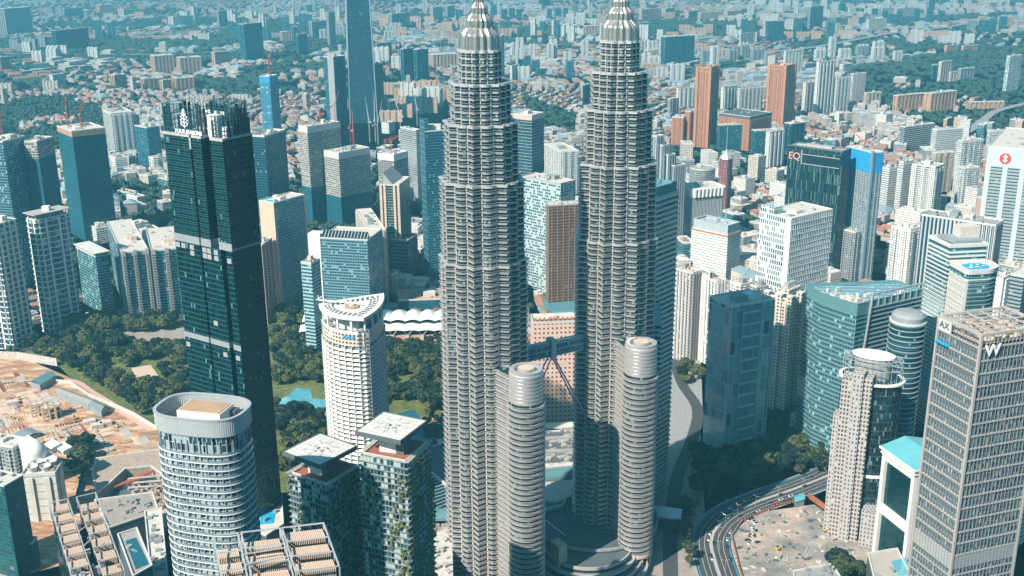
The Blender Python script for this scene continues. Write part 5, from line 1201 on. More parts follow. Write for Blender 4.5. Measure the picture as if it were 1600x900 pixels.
# ---------------- ground, roads, water ----------------
import numpy as np
RN = np.random.RandomState(11)
def sheet(name, px, mat, z, kind='structure', world=False):
    pts = px if world else [tuple(P(x, y, z)[:2]) for x, y in px]
    pts = ccw(pts); q = MB(); q.cap(pts, z); return q.build(name, mat, kind=kind)
q = MB()
N = 40
q.poly([(-9000, -1500, 0), (9000, -1500, 0), (16000, 16000, 0), (-16000, 16000, 0)]); q.build('ground', 'ground', kind='structure')
def hills():
    q = MB(); nx, ny = 90, 22; pts = {}
    for j in range(ny):
        for i in range(nx):
            x = -9000+18000*i/(nx-1); y = 7600+6500*j/(ny-1); s = min(1, j/7)
            h = (90+130*math.sin(x*.0007+1)+90*math.sin(x*.0019+y*.0011)+60*math.sin(x*.004+y*.003)+(x < -1500)*120)*s
            q.v.append((x, y, max(-6, h)-4))
    for j in range(ny-1):
        for i in range(nx-1): q.face((j*nx+i, j*nx+i+1, (j+1)*nx+i+1, (j+1)*nx+i), None)
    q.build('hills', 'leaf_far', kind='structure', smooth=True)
hills()
def strip(name, px, width, mat, z, wpts=False, thick=0, off=0.0):
    c = [Vector(P(x, y, z)[:2]) for x, y in px] if not wpts else [Vector(p) for p in px]
    # smooth
    f = []
    for i in range(len(c)-1):
        p0, p1, p2, p3 = c[max(i-1, 0)], c[i], c[i+1], c[min(i+2, len(c)-1)]
        for k in range(8):
            t = k/8; f.append(.5*((2*p1)+(p2-p0)*t+(2*p0-5*p1+4*p2-p3)*t*t+(3*p1-p0-3*p2+p3)*t**3))
    f.append(c[-1]); q = MB(); L = []; Rr = []
    for i, p in enumerate(f):
        d = (f[min(i+1, len(f)-1)]-f[max(i-1, 0)]).normalized(); n = Vector((d.y, -d.x)); L.append(p-n*(width/2-off)); Rr.append(p+n*(width/2+off))
    for i in range(len(f)-1):
        q.poly([(*L[i], z), (*Rr[i], z), (*Rr[i+1], z), (*L[i+1], z)])
        if thick:
            q.poly([(*Rr[i], z-thick), (*Rr[i+1], z-thick), (*Rr[i+1], z), (*Rr[i], z)]); q.poly([(*L[i+1], z-thick), (*L[i], z-thick), (*L[i], z), (*L[i+1], z)])
            q.poly([(*L[i], z-thick), (*L[i+1], z-thick), (*Rr[i+1], z-thick), (*Rr[i], z-thick)])
    o = q.build(name, mat, kind='structure'); return o, f
sheet('park_ground', [(20, 552), (130, 515), (300, 495), (430, 500), (700, 520), (700, 730), (560, 760), (440, 770), (250, 670), (110, 590)], 'grass', .05)
sheet('path', [(655, 655), (700, 650), (700, 672), (660, 668)], 'soil', .10); sheet('path', [(205, 575), (235, 570), (250, 590), (215, 598)], 'beige', .10)
sheet('path', [(480, 640), (520, 635), (525, 650), (470, 655)], 'paving', .10); sheet('path', [(640, 690), (700, 684), (700, 695), (650, 700)], 'beige', .10)
sheet('path', [(150, 522), (290, 512), (296, 545), (200, 545)], 'paving', .10); sheet('path', [(160, 500), (230, 498), (232, 512), (165, 514)], 'rooflight', .15)
sheet('park_lake', [(600, 652), (648, 640), (690, 700), (700, 735), (640, 740), (600, 700)], 'lake', .12)
sheet('swimming_lagoon', [(452, 618), (462, 606), (484, 608), (488, 622), (512, 624), (514, 645), (490, 643), (470, 632), (432, 632), (440, 622)], 'poolpale', .12)
sheet('playground_floor', [(282, 580), (302, 574), (304, 606), (288, 606)], 'pool', .12)
sheet('construction_ground', [(-90, 560), (60, 556), (95, 575), (120, 600), (248, 672), (262, 830), (110, 880), (-90, 930)], 'soil', .05)
sheet('site_floor', [(20, 648), (95, 640), (140, 700), (60, 716)], 'soil', .09)
sheet('plaza', [(1010, 620), (1090, 590), (1100, 780), (1110, 960), (980, 960)], 'paving', .05)
sheet('pavement', [(1050, 560), (1095, 560), (1098, 640), (1075, 700), (1045, 700)], 'roofgrey', .09)
sheet('vacant_lot', [(1140, 835), (1175, 802), (1272, 788), (1374, 858), (1352, 884), (1180, 960), (1165, 930)], 'lot', .06)
RD = [(1330, 722), (1295, 742), (1240, 764), (1180, 785), (1135, 808), (1112, 840), (1118, 880), (1140, 940), (1160, 990)]
strip('road', RD, 30, 'asphalt', .10)
strip('road_median', RD, 2.6, 'concrete', .22, off=0); strip('road_edge_line', RD, .9, 'lineblue', .104, off=13.6); strip('road_edge_line', RD, .9, 'lineblue', .104, off=-13.6)
for o_ in (15.6, -15.6): strip('kerb', RD, 1.2, 'warmgrey', .25, off=o_)
_, rc = strip('lane_line', RD, .22, 'line', .105, off=5); strip('lane_line', RD, .22, 'line', .105, off=9); strip('lane_line', RD, .22, 'line', .105, off=-5); strip('lane_line', RD, .22, 'line', .105, off=-9)
strip('road', [(1052, 560), (1066, 600), (1090, 640), (1080, 690), (1060, 740), (1050, 800), (1048, 900), (1060, 960)], 11, 'asphalt', .13)
strip('road', [(0, 528), (60, 545), (150, 512), (300, 492), (420, 500)], 12, 'asphalt', .13)
strip('site_road', [(-30, 640), (25, 640), (60, 605), (110, 595), (150, 618), (240, 672)], 9, 'pink', .13)
strip('site_road', [(10, 668), (22, 640), (38, 618)], 6, 'beige', .17)
for i, (px, w_, z) in enumerate((([(1195, 82), (1280, 72), (1390, 52), (1480, 42), (1540, 30)], 30, 12), ([(-20, 118), (60, 108), (130, 98), (165, 92)], 26, 8), ([(590, 160), (640, 150), (690, 134), (720, 118)], 34, 9), ([(1420, 225), (1500, 210), (1535, 188), (1560, 172), (1610, 160)], 20, 9), ([(1200, 88), (1290, 86), (1390, 92)], 16, 6), ([(940, 105), (1000, 98), (1060, 104), (1180, 110)], 18, 8), ([(380, 175), (440, 165), (540, 165)], 18, 7), ([(-10, 83), (120, 84), (260, 84), (380, 78)], 14, 8), ([(800, 72), (860, 70), (920, 66)], 18, 6), ([(300, 240), (420, 250), (600, 330), (690, 360)], 14, .4), ([(1120, 470), (1290, 300), (1440, 280)], 12, .3))):
    strip('highway', px, w_, 'paving' if z < 1 else 'roofgrey', z, thick=1.5 if z > 1 else 0)

# ---------------- vegetation ----------------
def leafcloud(rng, r, h, lobes, per, size, z0):
    V = []; Fc = []
    def quad(c, n, s):
        a = np.cross(n, rng.normal(size=3)); a /= np.linalg.norm(a)+1e-9; b = np.cross(n, a)
        k = len(V); V.extend([c-a*s-b*s*.8, c+a*s-b*s*.9, c+a*s*.9+b*s, c-a*s*.8+b*s*.9]); Fc.append((k, k+1, k+2, k+3))
    for _ in range(lobes):
        t = rng.uniform(0, 2*np.pi); rr = r*rng.uniform(.15, .62); c = np.array([rr*np.cos(t), rr*np.sin(t), z0+h*rng.uniform(.3, .75)]); lr = r*rng.uniform(.36, .55)
        for _ in range(per):
            n = rng.normal(size=3); n[2] = abs(n[2])*1.1-.25; n /= np.linalg.norm(n); p = c+n*lr*rng.uniform(.72, 1.06)*np.array([1, 1, .8]); m = n+rng.normal(size=3)*.45; m /= np.linalg.norm(m); quad(p, m, size*rng.uniform(.6, 1.25))
    return np.array(V), Fc
def mesh_np(name, V, Fc, mats, mi=None):
    me = bpy.data.meshes.new(name); V = np.asarray(V, dtype=np.float32); Fc = np.asarray(Fc, dtype=np.int32); nf, k = Fc.shape
    me.vertices.add(len(V)); me.vertices.foreach_set('co', V.ravel()); me.loops.add(nf*k); me.loops.foreach_set('vertex_index', Fc.ravel()); me.polygons.add(nf)
    me.polygons.foreach_set('loop_start', np.arange(0, nf*k, k, dtype=np.int32))
    for m in mats: me.materials.append(MATS[m])
    if mi is not None: me.polygons.foreach_set('material_index', np.asarray(mi, dtype=np.int32))
    me.update(calc_edges=True); me.shade_flat(); return me
def inside(p, poly):
    x, y = p; c = False; n = len(poly)
    for i in range(n):
        x1, y1 = poly[i]; x2, y2 = poly[(i+1) % n]
        if (y1 > y) != (y2 > y) and x < (x2-x1)*(y-y1)/(y2-y1)+x1: c = not c
    return c
def pxpoly(l): return [tuple(P(x, y, 0)[:2]) for x, y in l]
OB = [(o.location.x, o.location.y, 24 if o.location.y < 1600 else 30) for o in COL.objects if o.type == 'EMPTY' and o.get('category')]
def free(x, y, m=0): return all((x-a)**2+(y-b)**2 > (r+m)**2 for a, b, r in OB)
# value noise for districts
def vn(x, y, s, seed=0):
    x /= s; y /= s; xi, yi = math.floor(x), math.floor(y); fx, fy = x-xi, y-yi; fx = fx*fx*(3-2*fx); fy = fy*fy*(3-2*fy)
    def h(i, j): n = (i*374761393+j*668265263+seed*1442695041) & 0xffffffff; n = ((n ^ (n >> 13))*1274126177) & 0xffffffff; return ((n ^ (n >> 16)) & 0xffff)/65535
    return (h(xi, yi)*(1-fx)+h(xi+1, yi)*fx)*(1-fy)+(h(xi, yi+1)*(1-fx)+h(xi+1, yi+1)*fx)*fy
TP = []
kinds = (('broadleaf_tree', 6.2, 8.5, 11, 60, .95, 'leaf'), ('broadleaf_tree', 5.0, 9.5, 9, 60, .85, 'leaf_deep'), ('broadleaf_tree', 7.6, 8.0, 13, 62, 1.05, 'leaf'), ('broadleaf_tree', 3.6, 6.0, 7, 55, .7, 'leaf_olive'), ('broadleaf_tree', 6.8, 7.5, 8, 62, .95, 'leaf_olive'), ('broadleaf_tree', 6.6, 10.5, 12, 60, 1.0, 'leaf_deep'))
for k, (nm, r, h, lo, per, s, lm) in enumerate(kinds):
    V, Fc = leafcloud(np.random.RandomState(k+3), r, h, lo, per, s, 3.2); cm = mesh_np('crown', V, Fc, [lm])
    q = MB(); q.beam((0, 0, 0), (.3, .1, 5.4), .42, n=7, r2=.24)
    for a in range(5): q.beam((.25, .1, 4.2+.25*a), (r*.5*math.cos(a*1.4), r*.5*math.sin(a*1.4), 3.6+h*.45), .2, n=5, r2=.08)
    me = bpy.data.meshes.new('trunk'); me.from_pydata(q.v, [], q.f); me.materials.append(MATS['bark']); TP.append((nm, cm, me, V, Fc, r))
regions = [  # pixel polygon, spacing, group words
    ([(92, 568), (160, 540), (290, 548), (300, 600), (262, 640), (228, 652), (150, 606)], 8.5, 'trees of the park at left'),
    ([(40, 545), (130, 522), (200, 540), (150, 566), (60, 560)], 9, 'trees of the park at left'),
    ([(428, 522), (500, 520), (505, 598), (430, 606)], 8.5, 'trees between the dark tower and the curved white tower'),
    ([(428, 640), (500, 650), (512, 700), (440, 760)], 8.5, 'trees between the dark tower and the curved white tower'),
    ([(600, 540), (694, 535), (694, 640), (604, 648)], 7.6, 'trees right of the curved white tower'),
    ([(506, 530), (600, 530), (604, 650), (512, 600)], 9, 'trees right of the curved white tower'),
    ([(650, 650), (694, 655), (694, 682), (664, 690)], 12, 'garden trees by the lake'),
    ([(1158, 700), (1230, 668), (1268, 696), (1270, 735), (1160, 756)], 7.6, 'round trees by the curving road'),
    ([(1072, 705), (1120, 720), (1200, 655), (1262, 655), (1160, 700), (1150, 752), (1085, 750)], 8.5, 'shaded trees behind the curving road'),
    ([(1060, 570), (1096, 575), (1094, 620), (1066, 610)], 10, 'street trees right of the teal striped tower'),
    ([(1276, 706), (1296, 712), (1292, 745), (1276, 742)], 9, 'round trees by the curving road'),
    ([(1088, 760), (1112, 752), (1118, 775), (1095, 785)], 9, 'street trees at the bend of the road'),
    ([(1060, 790), (1078, 790), (1085, 900), (1062, 900)], 10, 'street trees at the bend of the road'),
    ([(1300, 878), (1340, 880), (1345, 905), (1300, 905)], 8, 'trees by the vacant lot'),
    ([(95, 505), (280, 500), (282, 515), (100, 530)], 10, 'trees at the foot of the apartment blocks'),
    ([(110, 700), (140, 704), (138, 745), (108, 745)], 8, 'trees beside the white stepped roof'),
    ([(440, 495), (500, 492), (500, 512), (440, 515)], 10, 'trees behind the curved white tower')]
cand = []
excl = [pxpoly([(445, 600), (518, 600), (518, 650), (430, 645)]), pxpoly([(200, 565), (255, 565), (255, 604), (205, 604)]), pxpoly([(150, 560), (190, 560), (200, 590), (165, 590)])]
rg = random.Random(21)
for poly, sp, grp in regions:
    wp = pxpoly(poly); xs = [p[0] for p in wp]; ys = [p[1] for p in wp]; y = min(ys)
    while y < max(ys):
        x = min(xs)
        while x < max(xs):
            a, b = x+rg.uniform(-.38, .38)*sp, y+rg.uniform(-.38, .38)*sp*1.1
            if inside((a, b), wp) and not any(inside((a, b), e) for e in excl) and rg.random() < .93 and (vn(a, b, 38, 8) < .80 or 'curving' in grp): cand.append((b, a, grp, sp))
            x += sp
        y += sp*1.08
cand.sort(key=lambda t: (t[0]+abs(t[1])*.15))
def tree_label(grp): return 'one of the dense broad crowned '+grp
pick = [c for c in cand if 'curving' in c[2] or 'bend' in c[2] or 'garden' in c[2] or 'lot' in c[2] or 'street' in c[2] or 'stepped' in c[2]]
rest = [c for c in cand if c not in pick]; nmax = 290; take = (pick+rest)[:nmax]; left = (pick+rest)[nmax:]
for b, a, grp, sp in take:
    nm, cm, tm, V, Fc, r = TP[rg.choice((0, 1, 2, 2, 0, 3, 4, 5, 5, 4) if sp < 9.5 else (1, 3, 3, 0, 4))]; s = sp/8.5*rg.uniform(.7, 1.35); s = min(s, 1.35)
    e = thing(nm, tree_label(grp), 'tree', (a, b, 0), grp); e.rotation_euler = (0, 0, rg.uniform(0, 6.28)); e.scale = (s, s, s*rg.uniform(.85, 1.2))
    for n_, m_ in (('crown', cm), ('trunk', tm)): o = bpy.data.objects.new(n_, m_); COL.objects.link(o); o.parent = e
def mass(name, items, protos, mats, label=None, cat=None, kind='stuff', mi=None):
    VV = []; FF = []; MI = []; off = 0
    for (x, y, z, s, sz, rot, k) in items:
        V, Fc = protos[k][:2]; c, sn = math.cos(rot), math.sin(rot); A = np.array([[c, -sn, 0], [sn, c, 0], [0, 0, 1]]); W = (V*np.array([s, s, sz]))@A.T+np.array([x, y, z])
        VV.append(W); FF.append(np.asarray(Fc)+off); off += len(V)
    o = bpy.data.objects.new(name, mesh_np(name, np.vstack(VV), np.vstack(FF), mats)); COL.objects.link(o); o['kind'] = kind
    if label: o['label'] = label; o['category'] = cat
    return o
half = [(V[:], Fc) for (_, _, _, V, Fc, _) in TP]
for kk, lm, wd in (((0, 2), 'leaf', 'mid green'), ((1, 5), 'leaf_deep', 'deep green'), ((4, 4), 'leaf_olive', 'olive')):
    it = [(a, b, 0, s, s*rg.uniform(.85, 1.15), rg.uniform(0, 6.28), rg.choice(kk)) for i, (b, a, g, sp) in enumerate(left) if (i*7919 % 10 in ((0, 1, 2, 3) if lm == 'leaf' else (4, 5, 6, 7) if lm == 'leaf_deep' else (8, 9))) for s in (sp/8.5*rg.uniform(.8, 1.3),)]
    mass('woodland', it, half, [lm], wd+' woodland filling the park behind the nearer trees', 'woodland')

forest = [pxpoly(l) for l in ([(1400, 92), (1500, 82), (1610, 70), (1610, 165), (1500, 150), (1340, 112)], [(1330, 96), (1400, 130), (1390, 170), (1340, 150)], [(1520, 150), (1610, 165), (1610, 190), (1545, 180)], [(800, 40), (1000, 45), (1160, 36), (1600, 20), (1600, 28), (1160, 50), (900, 62)], [(-50, 62), (80, 60), (300, 62), (500, 40), (520, 52), (330, 80), (-50, 78)], [(150, 282), (262, 285), (262, 335), (190, 325), (150, 330)], [(1140, 330), (1180, 330), (1180, 375), (1150, 375)], [(820, 150), (850, 160), (905, 180), (905, 215), (830, 200)], [(380, 105), (520, 98), (520, 108), (380, 125)])]
def green(x, y):
    if any(inside((x, y), f) for f in forest): return 1.0
    return vn(x, y, 420, 3)*.6+vn(x, y, 130, 5)*.4
clear = [pxpoly(l) for l in ([(20, 556), (130, 505), (300, 488), (700, 500), (700, 760), (440, 780), (240, 760), (-100, 950), (-100, 560)], [(1000, 560), (1290, 560), (1380, 900), (1000, 960)], [(500, 140), (705, 140), (705, 240), (500, 240)], [(840, 650), (905, 650), (905, 900), (840, 900)])]
hw = 540
houses = [[], [], [], [], [], []]; trees_far = []
ind = []
rr = random.Random(77)
def add_house(H, x, y, w_, d_, h, a, roofk):
    c, s = math.cos(a), math.sin(a); b = [(x+u*w_/2*c-v*d_/2*s, y+u*w_/2*s+v*d_/2*c) for u, v in ((-1, -1), (1, -1), (1, 1), (-1, 1))]
    H.append((b, h, roofk))
y = 930.0; HL = []
while y < 8600:
    lod = 0 if y < 3300 else 1
    step = 150 if y < 3300 else 260; x = -(.53*y+150)
    while x < .53*y+150:
        ang = vn(x, y, 600, 9)*3.1; cx, cy = x+step/2, y+step/2; gr = green(cx, cy)
        sx, sy = ((21, 27) if lod == 0 else (44, 46)); nx, ny = int(step*1.25/sx), int(step*1.25/sy); c, s = math.cos(ang), math.sin(ang); big = vn(cx, cy, 300, 21)
        for i in range(nx):
            for j in range(ny):
                u = (i-(nx-1)/2)*sx; v = (j-(ny-1)/2)*sy; X = cx+u*c-v*s; Y = cy+u*s+v*c
                if abs(X-cx) > step/2 or abs(Y-cy) > step/2: continue
                g_ = green(X, Y)
                if any(inside((X, Y), f) for f in clear): continue
                if not free(X, Y, 6): continue
                if g_ > .60 or rr.random() < .16+.55*max(0, g_-.4):
                    if rr.random() < (.92 if g_ > .6 else .55):
                        for _ in range(2 if g_ > .6 else 1): trees_far.append((X+rr.uniform(-sx, sx)*.45, Y+rr.uniform(-sy, sy)*.45, lod, g_))
                    continue
                if rr.random() < .38: trees_far.append((X+sx*.5, Y+rr.uniform(-8, 8), lod, g_))
                if big > .68: w_, d_, h, k = sx*rr.uniform(.8, 1.5), sy*rr.uniform(.5, .85), rr.uniform(6, 22), rr.choice((0, 1, 1, 3, 4))
                elif lod == 0: w_, d_, h, k = sx*rr.choice((.7, .99, .99, 1.0)), rr.uniform(10, 14), rr.uniform(4, 9), rr.choice((0, 2, 2, 2, 1, 3, 5))
                else: w_, d_, h, k = sx*rr.choice((.6, .98, 1.0, 1.0)), rr.uniform(13, 20), rr.uniform(4, 10), rr.choice((0, 2, 2, 2, 3, 5, 4, 3, 1))
                if rr.random() < (.05 if lod == 0 else .09) and g_ < .5: w_, d_, h, k = rr.uniform(.9, 1.35)*sx*(1.6 if lod == 0 else 1), rr.uniform(20, 36), rr.uniform(7, 13), rr.choice((0, 1, 3, 4, 0))
                if rr.random() < .012: h = rr.uniform(18, 45); w_ = min(w_, 18); k = rr.choice((0, 1, 3))
                HL.append((X, Y, w_, d_, h, ang, k))
        x += step
    y += step
HL.sort(key=lambda t: -(t[2]*(t[4]+5)/t[1]**2))
RM2 = ['farpale', 'farwhite', 'farred', 'roofgrey', 'farblue', 'farbrown']
RM = ['rooflight', 'offwhite', 'terracotta', 'roofgrey', 'truss', 'wood']; RW = ['pale flat roof', 'white roof', 'red tiled roof', 'grey roof', 'blue grey metal roof', 'brown roof']
def house_geo(w_, d_, h, k):
    V = [(-w_/2, -d_/2, 0), (w_/2, -d_/2, 0), (w_/2, d_/2, 0), (-w_/2, d_/2, 0), (-w_/2, -d_/2, h), (w_/2, -d_/2, h), (w_/2, d_/2, h), (-w_/2, d_/2, h)]
    Fc = [(0, 1, 5, 4), (1, 2, 6, 5), (2, 3, 7, 6), (3, 0, 4, 7)]; mi = [0]*4
    if k in (2, 5, 4):
        e = .8; r = min(w_, d_)*.26; V += [(-w_/2-e, -d_/2-e, h-.1), (w_/2+e, -d_/2-e, h-.1), (w_/2+e, d_/2+e, h-.1), (-w_/2-e, d_/2+e, h-.1), (-w_/2+d_*.3, 0, h+r), (w_/2-d_*.3, 0, h+r), (w_/2-d_*.3, 0, h+r), (-w_/2+d_*.3, 0, h+r)]
        Fc += [(8, 9, 13, 12), (9, 10, 14, 13), (10, 11, 15, 14), (11, 8, 12, 15)]; mi += [1]*4
    else:
        Fc += [(4, 5, 6, 7)]; mi += [1]; n = len(V); a, b = w_*.18, d_*.2; ox, oy = w_*.15, -d_*.1
        V += [(ox-a, oy-b, h), (ox+a, oy-b, h), (ox+a, oy+b, h), (ox-a, oy+b, h), (ox-a, oy-b, h+2.4), (ox+a, oy-b, h+2.4), (ox+a, oy+b, h+2.4), (ox-a, oy+b, h+2.4)]
        Fc += [tuple(n+i for i in f) for f in ((0, 1, 5, 4), (1, 2, 6, 5), (2, 3, 7, 6), (3, 0, 4, 7), (4, 5, 6, 7))]; mi += [0]*4+[1]
    return V, Fc, mi
facade('f_house', (.60, .57, .51), (.08, .10, .11), 3.4, 3.2, .4, .45, metal=.1, blind=.1, wvar=.3)
NH = 230
for (X, Y, w_, d_, h, ang, k) in HL[:NH]:
    V, Fc, mi = house_geo(w_, d_, h, k); tall = h > 12; nm = 'low_block' if tall else 'house'
    t = thing(nm, ('mid height building with ' if tall else 'low house with ')+RW[k]+(' among the far low streets'), 'building' if tall else 'house', (X, Y, 0), ('blocks' if tall else 'houses')+' with '+RW[k]); t.rotation_euler = (0, 0, ang)
    for part, sel in (('wall', 0), ('roof', 1)):
        me = bpy.data.meshes.new(part); fs = [f for f, m in zip(Fc, mi) if m == sel]; used = sorted({i for f in fs for i in f}); mp = {i: n for n, i in enumerate(used)}
        me.from_pydata([V[i] for i in used], [], [tuple(mp[i] for i in f) for f in fs]); me.materials.append(MATS['f_house' if sel == 0 else RM[k]])
        ul = me.uv_layers.new(name='UVMap')
        for pl in me.polygons:
            for li in pl.loop_indices: v = me.vertices[me.loops[li].vertex_index].co; ul.data[li].uv = ((v.x if abs(pl.normal.y) > .5 else v.y), v.z)
        o = bpy.data.objects.new(part, me); COL.objects.link(o); o.parent = t
VV = []; FF = []; MI = []; UV = []
for (X, Y, w_, d_, h, ang, k) in HL[NH:]:
    V, Fc, mi = house_geo(w_, d_, h, k); c, s = math.cos(ang), math.sin(ang); n = len(VV)
    VV += [(X+v[0]*c-v[1]*s, Y+v[0]*s+v[1]*c, v[2]) for v in V]; FF += [tuple(i+n for i in f) for f in Fc]; MI += [0 if m == 0 else 1+k for m in mi]
o = bpy.data.objects.new('low_rise_city', mesh_np('low_rise_city', VV, FF, ['farwall']+RM2, MI)); COL.objects.link(o); o['kind'] = 'stuff'; o['label'] = 'far carpet of low houses and sheds across the plain'; o['category'] = 'city'
print('HOUSES', len(HL), 'FAR TREES', len(trees_far))
# crumpled low crowns for the far woods
def crumple(seed, n=3):
    r = np.random.RandomState(seed); V = []; Fc = []
    ph = (1+5**.5)/2; I = np.array([(-1, ph, 0), (1, ph, 0), (-1, -ph, 0), (1, -ph, 0), (0, -1, ph), (0, 1, ph), (0, -1, -ph), (0, 1, -ph), (ph, 0, -1), (ph, 0, 1), (-ph, 0, -1), (-ph, 0, 1)])/1.9
    FI = [(0, 11, 5), (0, 5, 1), (0, 1, 7), (0, 7, 10), (0, 10, 11), (1, 5, 9), (5, 11, 4), (11, 10, 2), (10, 7, 6), (7, 1, 8), (3, 9, 4), (3, 4, 2), (3, 2, 6), (3, 6, 8), (3, 8, 9), (4, 9, 5), (2, 4, 11), (6, 2, 10), (8, 6, 7), (9, 8, 1)]
    for k in range(n):
        c = np.array([r.uniform(-.7, .7), r.uniform(-.7, .7), r.uniform(.35, .8)]); W = I*r.uniform(.4, .75)+r.normal(size=I.shape)*.10+c; Fc += [tuple(i+len(V) for i in f) for f in FI]; V += list(W)
    return np.array(V), Fc
cp = [crumple(i, 3) for i in range(4)]; cf = [crumple(i+9, 2) for i in range(4)]
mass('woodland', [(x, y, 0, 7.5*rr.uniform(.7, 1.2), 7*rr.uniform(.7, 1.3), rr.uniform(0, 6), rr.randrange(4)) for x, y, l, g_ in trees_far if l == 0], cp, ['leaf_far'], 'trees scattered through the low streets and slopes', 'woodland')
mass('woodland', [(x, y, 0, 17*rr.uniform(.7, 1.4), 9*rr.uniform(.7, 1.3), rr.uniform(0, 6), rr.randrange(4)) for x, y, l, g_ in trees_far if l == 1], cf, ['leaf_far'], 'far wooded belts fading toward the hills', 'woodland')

# far apartment slabs in clusters, each an object sharing a few meshes
def slab_mesh(w_, d_, h, nt, m):
    q = MB(); bw = w_/(2*nt+1); pts = []
    for i in range(2*nt+1):
        x0 = -w_/2+i*bw; dep = -d_/2 if i % 2 == 0 else -d_/2+2.2; pts += [(x0, dep), (x0+bw, dep)]
    for i in reversed(range(2*nt+1)):
        x0 = -w_/2+i*bw; dep = d_/2 if i % 2 == 0 else d_/2-2.2; pts += [(x0+bw, dep), (x0, dep)]
    q.walls(pts, 0, h); q.cap(pts, h)
    for i in range(0, 2*nt+1, 2): q.box((-w_/2+(i+.5)*bw, 0), bw*.6, d_*.5, h, h+3.5)
    o = q.build('apartment_block', m); me = o.data; bpy.data.objects.remove(o); return me, q, m
SM = [(*slab_mesh(52, 16, 42, 3, 'f_peach'), 'peach'), (*slab_mesh(44, 16, 60, 2, 'f_white'), 'white'), (*slab_mesh(26, 20, 85, 1, 'f_white'), 'tall white'), (*slab_mesh(60, 16, 32, 4, 'f_cream'), 'long cream'), (*slab_mesh(28, 22, 80, 1, 'f_blue'), 'tall blue'), (*slab_mesh(40, 18, 55, 2, 'f_grey'), 'grey'), (*slab_mesh(36, 16, 36, 2, 'f_flats'), 'orange')]
clusters = [(45, 25, 3), (290, 60, 2), (430, 60, 4), (460, 40, 3), (560, 60, 3), (590, 30, 4), (640, 40, 5), (700, 60, 5), (690, 25, 4), (680, 98, 3), (820, 30, 3), (865, 55, 2), (940, 60, 4), (1010, 20, 4), (1050, 22, 4), (1090, 55, 3), (1120, 25, 4), (1180, 18, 3), (1150, 100, 3), (1240, 30, 3), (1300, 25, 3), (1390, 22, 4), (1440, 60, 2), (1500, 12, 4), (1560, 25, 3), (1320, 90, 3), (1250, 60, 2), (1010, 120, 3), (860, 95, 3), (980, 85, 2), (900, 20, 2), (150, 60, 2), (200, 30, 2), (110, 95, 2), (330, 35, 3), (380, 20, 2), (620, 105, 3), (1170, 60, 2), (1080, 90, 2), (650, 165, 5), (620, 170, 3), (340, 165, 2), (850, 120, 2), (1340, 40, 2), (1230, 12, 3), (760, 30, 2), (500, 20, 2), (1420, 35, 3), (1530, 50, 2), (1470, 70, 2), (1580, 40, 2), (250, 15, 2), (60, 80, 2), (400, 60, 2), (20, 150, 2), (740, 60, 3), (880, 40, 3), (1210, 45, 3), (1290, 60, 2)]
ns = 0; FS = []
for (px, py, n) in clusters:
    g0 = P(px, py, 0); kind = rr.choice((0, 0, 1, 1, 2, 3, 3, 4, 5)); a = rr.uniform(-.4, .4)
    for k in range(n*3):
        si = kind if rr.random() < .75 else rr.randrange(7); a_ = a; s = rr.uniform(.75, 1.1); FS.append((g0.x+rr.uniform(-55, 55)*n*(g0.y/4500), g0.y+rr.uniform(-60, 60)*n, a, s, rr.uniform(.55, .95), si)); continue
FS.sort(key=lambda f: f[1]/(f[3]+f[4])); st_m = ['f_peach', 'f_white', 'f_cream', 'f_blue', 'f_grey', 'f_flats']; big = MB()
for i, (x, y, a, s, sz, si) in enumerate(FS):
    me, q, m, wd = SM[si]
    if i < 285:
        o = bpy.data.objects.new('apartment_block', me); COL.objects.link(o); o.location = (x, y, 0); o.rotation_euler = (0, 0, a); o.scale = (s, s, sz)
        tag(o, 'one of the small '+wd+' apartment blocks standing in clusters on the far plain', 'apartment block', 'far '+wd+' apartment blocks'); continue
    c, sn = math.cos(a), math.sin(a); n0 = len(big.v); big.v += [(x+s*(v[0]*c-v[1]*sn), y+s*(v[0]*sn+v[1]*c), v[2]*sz) for v in q.v]; big.f += [tuple(j+n0 for j in f) for f in q.f]; big.uv += q.uv; big.mi += [st_m.index(m)]*len(q.f)
o = big.build('distant_apartment_blocks', st_m, kind='stuff'); o['label'] = 'farthest apartment blocks fading toward the horizon'; o['category'] = 'city'
print('SLABS', len(FS))
